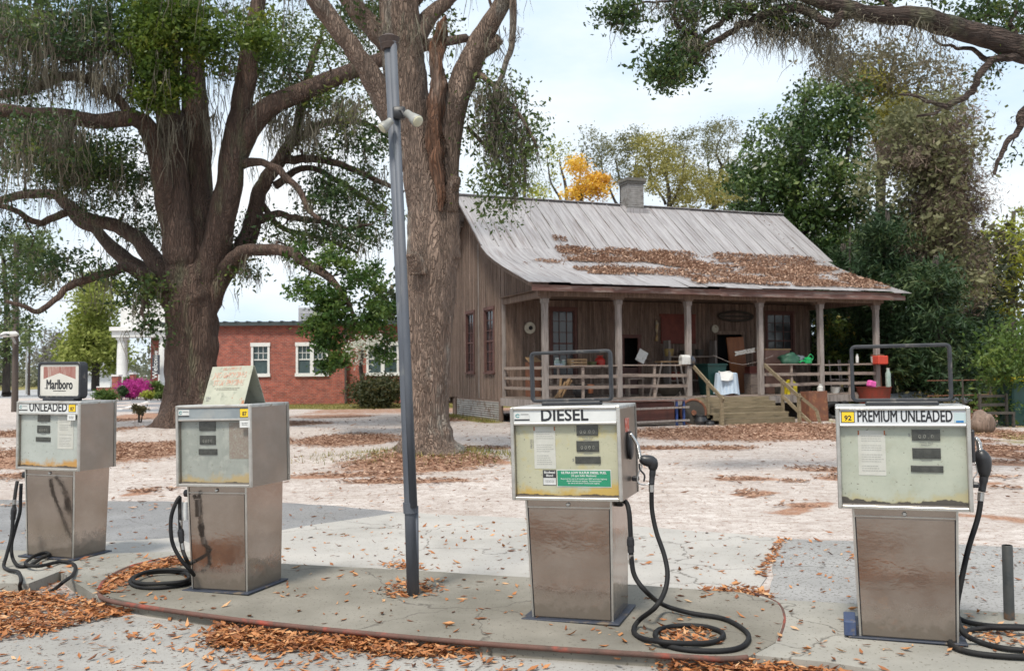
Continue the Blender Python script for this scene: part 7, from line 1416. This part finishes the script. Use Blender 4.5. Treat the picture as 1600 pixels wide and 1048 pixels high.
bgtree('orange_tree', 'small tree with bright orange leaves above the tin roof', 915, 52, [[(915, 540, 4), (912, 350, 4), (905, 290, 2)]], [(903, 255, 16, 16, 9, 0, 1), (920, 290, 26, 18, 18, 0, 1.2), (900, 300, 20, 12, 8, 0, 1), (940, 295, 14, 18, 8, 0, 1)], orng, 85, .17, (.4, .65), seed=55)
bgtree('spring_tree', 'hazy pale tree between the middle oak and the roof', 815, 85, [[(815, 560, 3), (818, 330, 3), (822, 230, 1.5)], [(817, 340, 2), (795, 260, 1)]], [(830, 230, 30, 50, 22, 0, 3), (800, 280, 26, 26, 12, 0, 3), (845, 280, 24, 20, 8, 0, 2)], pale, 40, .22, (.6, 1.1), seed=56)
# woods behind the house, one mass
rg = np.random.default_rng(60); wc = []
for px_ in range(1180, 1580, 8):
    for k in range(6): Y_ = rg.uniform(50, 66); wc.append(tuple(at(px_ + rg.uniform(-6, 6), rg.uniform(370, 620), Y_)))
for px_ in range(1280, 1700, 12):
    for k in range(3): Y_ = rg.uniform(40, 50); wc.append(tuple(at(px_, rg.uniform(540, 640), Y_)))
for px_ in range(600, 1200, 12):
    for k in range(3): Y_ = rg.uniform(52, 60); wc.append(tuple(at(px_, rg.uniform(430, 600), Y_)))
wc = np.array(wc); wc[:, 2] = np.maximum(wc[:, 2], .3)
wd = crown('woods', wc, rg.uniform(1, 1.8, len(wc)), 80, .4, leafmat('woods_leaf', [(0, (.012, .025, .01)), (.5, (.04, .05, .02)), (.8, (.09, .08, .045)), (1, (.17, .15, .07))], .3, .6), None, rg); tag(wd, 'dark tangled woods behind the house and the porch', 'woods', kind='stuff')
m = MB()
for k in range(60): x = rg.uniform(1200, 1515); Y_ = rg.uniform(36, 60); a = at(x, 600, Y_); b = at(x + rg.uniform(-12, 12), rg.uniform(330, 480), Y_); m.tube(catmull([(a.x, Y_, -.1), ((a.x + b.x) / 2 + rg.uniform(-.3, .3), Y_, b.z / 2), tuple(b)], 3), [.1 * rg.uniform(.4, 1.4)] * 4 + [.05] * 3, 5)
tag(m.build('thicket_stems', barkf, None, True), 'thin bare stems standing among the woods', 'stems', kind='stuff')
# undergrowth before the woods
uc = np.array([tuple(at(x, y, Y_)) for x, y, Y_ in [(rg.uniform(1290, 1700), rg.uniform(600, 655), rg.uniform(32, 40)) for _ in range(120)]]); uc[:, 2] = rg.uniform(.1, .7, len(uc))
tag(crown('undergrowth', uc, .5, 70, .14, leafmat('undergrowth_leaf', [(0, (.03, .04, .015)), (.5, (.09, .09, .03)), (1, (.22, .16, .07))], .3, .6), None, rg), 'low brown green undergrowth at the foot of the woods', 'undergrowth', kind='stuff')

# ---------------------------------------------------------------- left distance
bgtree('willow_oak', 'big yellow green tree down the street left of the white columns', 150, 100, [[(150, 600, 6), (150, 520, 5), (152, 450, 3)], [(150, 530, 3), (130, 480, 2)]], [(155, 470, 34, 40, 40, 0, 5), (140, 530, 46, 40, 60, 0, 5), (120, 560, 24, 24, 16, 0, 4), (172, 550, 20, 34, 18, 0, 4)], leafmat('willow', [(0, (.14, .18, .03)), (.5, (.25, .29, .06)), (1, (.40, .42, .13))], .45, .6), 110, .4, (1, 1.8), seed=61)
bgtree('street_tree', 'grey bare twigged tree behind the brown street poles', 70, 105, [[(72, 600, 4), (70, 540, 3)], [(70, 560, 2), (90, 520, 1.5)]], [(75, 540, 34, 30, 30, 0, 5), (95, 560, 24, 20, 12, 0, 4)], leafmat('grey_twig', [(0, (.14, .13, .12)), (1, (.27, .26, .22))], .4, .8), 60, .3, (.9, 1.6), seed=62)
bgtree('street_tree', 'dark green tree at the far left edge behind the utility pole', 10, 75, [[(10, 600, 6), (10, 480, 4), (5, 400, 3)], [(8, 470, 3), (40, 420, 2)]], [(10, 400, 60, 40, 30, 0, 4), (20, 520, 34, 30, 20, 0, 4), (-20, 560, 30, 40, 20, 0, 4), (50, 380, 40, 24, 12, 0, 3)], leafmat('mid_green', [(0, (.05, .08, .03)), (.5, (.10, .14, .05)), (1, (.2, .24, .08))], .4, .5), 80, .3, (.8, 1.4), seed=63)
rg = np.random.default_rng(64); wc = np.array([tuple(at(rg.uniform(-250, 330), rg.uniform(560, 604), rg.uniform(130, 170))) for _ in range(170)]); tag(crown('far_trees', wc, 3, 60, .8, leafmat('far_green', [(0, (.10, .11, .07)), (.5, (.17, .18, .12)), (1, (.28, .28, .2))], .4, .6), None, rg), 'hazy mass of trees at the far end of the street', 'woods', kind='stuff')
def shrub(name, label, px, py, rx, ry, Y, mat, size, n, seed, cat='shrub', per=110):
    rg = np.random.default_rng(seed); b = at(px, py, Y); tr = Tree((b.x, Y, 0), rg); Cc = blobs([(px, py, rx * .8, ry * .8, n, Y, rx * Y / FPX)], rg); Cc = [(x, y, max(z, .1)) for x, y, z in Cc]
    for k in range(4): a = rg.uniform(-.15, .15, 2); tr.limb3([(b.x + a[0], Y + a[1], -.05, .03), (b.x + a[0] * 2, Y + a[1] * 2, max(b.z * .7, .2), .02)], 5, 3)
    tr.connect(Cc, .015, 4); return finish(tr, name, label, cat, barkf, [('foliage', Cc, rx * Y / FPX * .45, per, size, mat, {})], trunk_name='stems')
shrub('azalea', 'bright magenta azalea hedge in front of the columned building', 211, 606, 27, 10, 64, mag, .14, 40, 71, 'azalea'); shrub('azalea', 'lower magenta azalea blooming near the yellow green round bush', 205, 614, 14, 6, 63, mag, .12, 14, 72, 'azalea')
shrub('hedge', 'low clipped green hedge left of the round green bush', 165, 617, 20, 6, 60, grnb, .12, 30, 73, 'hedge'); shrub('round_bush', 'round dark green bush beside the brick pier', 191, 611, 9, 9, 62, leafmat('box_leaf', [(0, (.02, .05, .02)), (1, (.07, .12, .04))], .3, .5), .12, 18, 74)
shrub('round_bush', 'round yellow green bush before the azaleas', 232, 617, 11, 6, 61, yelg, .12, 18, 75); shrub('round_bush', 'tall green bush behind the yellow green one', 247, 604, 12, 11, 64, grnb, .13, 20, 76); shrub('round_bush', 'small green bush low beside the oak trunk', 250, 617, 10, 5, 60, grnb, .12, 10, 77); shrub('round_bush', 'pointed dark bush at the foot of the white column', 203, 594, 12, 8, 70, grnb, .14, 14, 78)
# dogwood, shrubs by the brick building
bgtree('dogwood', 'small white flowering dogwood before the brick building', 566, 46, [[(566, 600, 4), (565, 570, 3), (566, 545, 2)]], [(565, 548, 24, 20, 16, 0, 1), (590, 535, 24, 16, 8, 0, .8)], wfl, 45, .12, (.35, .6), seed=81, extra=[('green_leaves', [(565, 545, 28, 24, 10, .3, 1)], .6, 40, .12, grnb)])
shrub('overgrown_shrub', 'dark tangled shrub against the brick wall left of the middle oak', 592, 612, 44, 26, 45, leafmat('shrub_dark', [(0, (.02, .03, .012)), (.6, (.06, .07, .025)), (1, (.16, .13, .05))], .3, .5), .13, 80, 82, per=120)
shrub('weed_clump', 'wispy weed clump by the roots of the left oak', 217, 640, 14, 12, 33, leafmat('weed', [(0, (.08, .07, .03)), (1, (.24, .2, .09))], .3, .6), .09, 10, 83, 'weeds', 60)
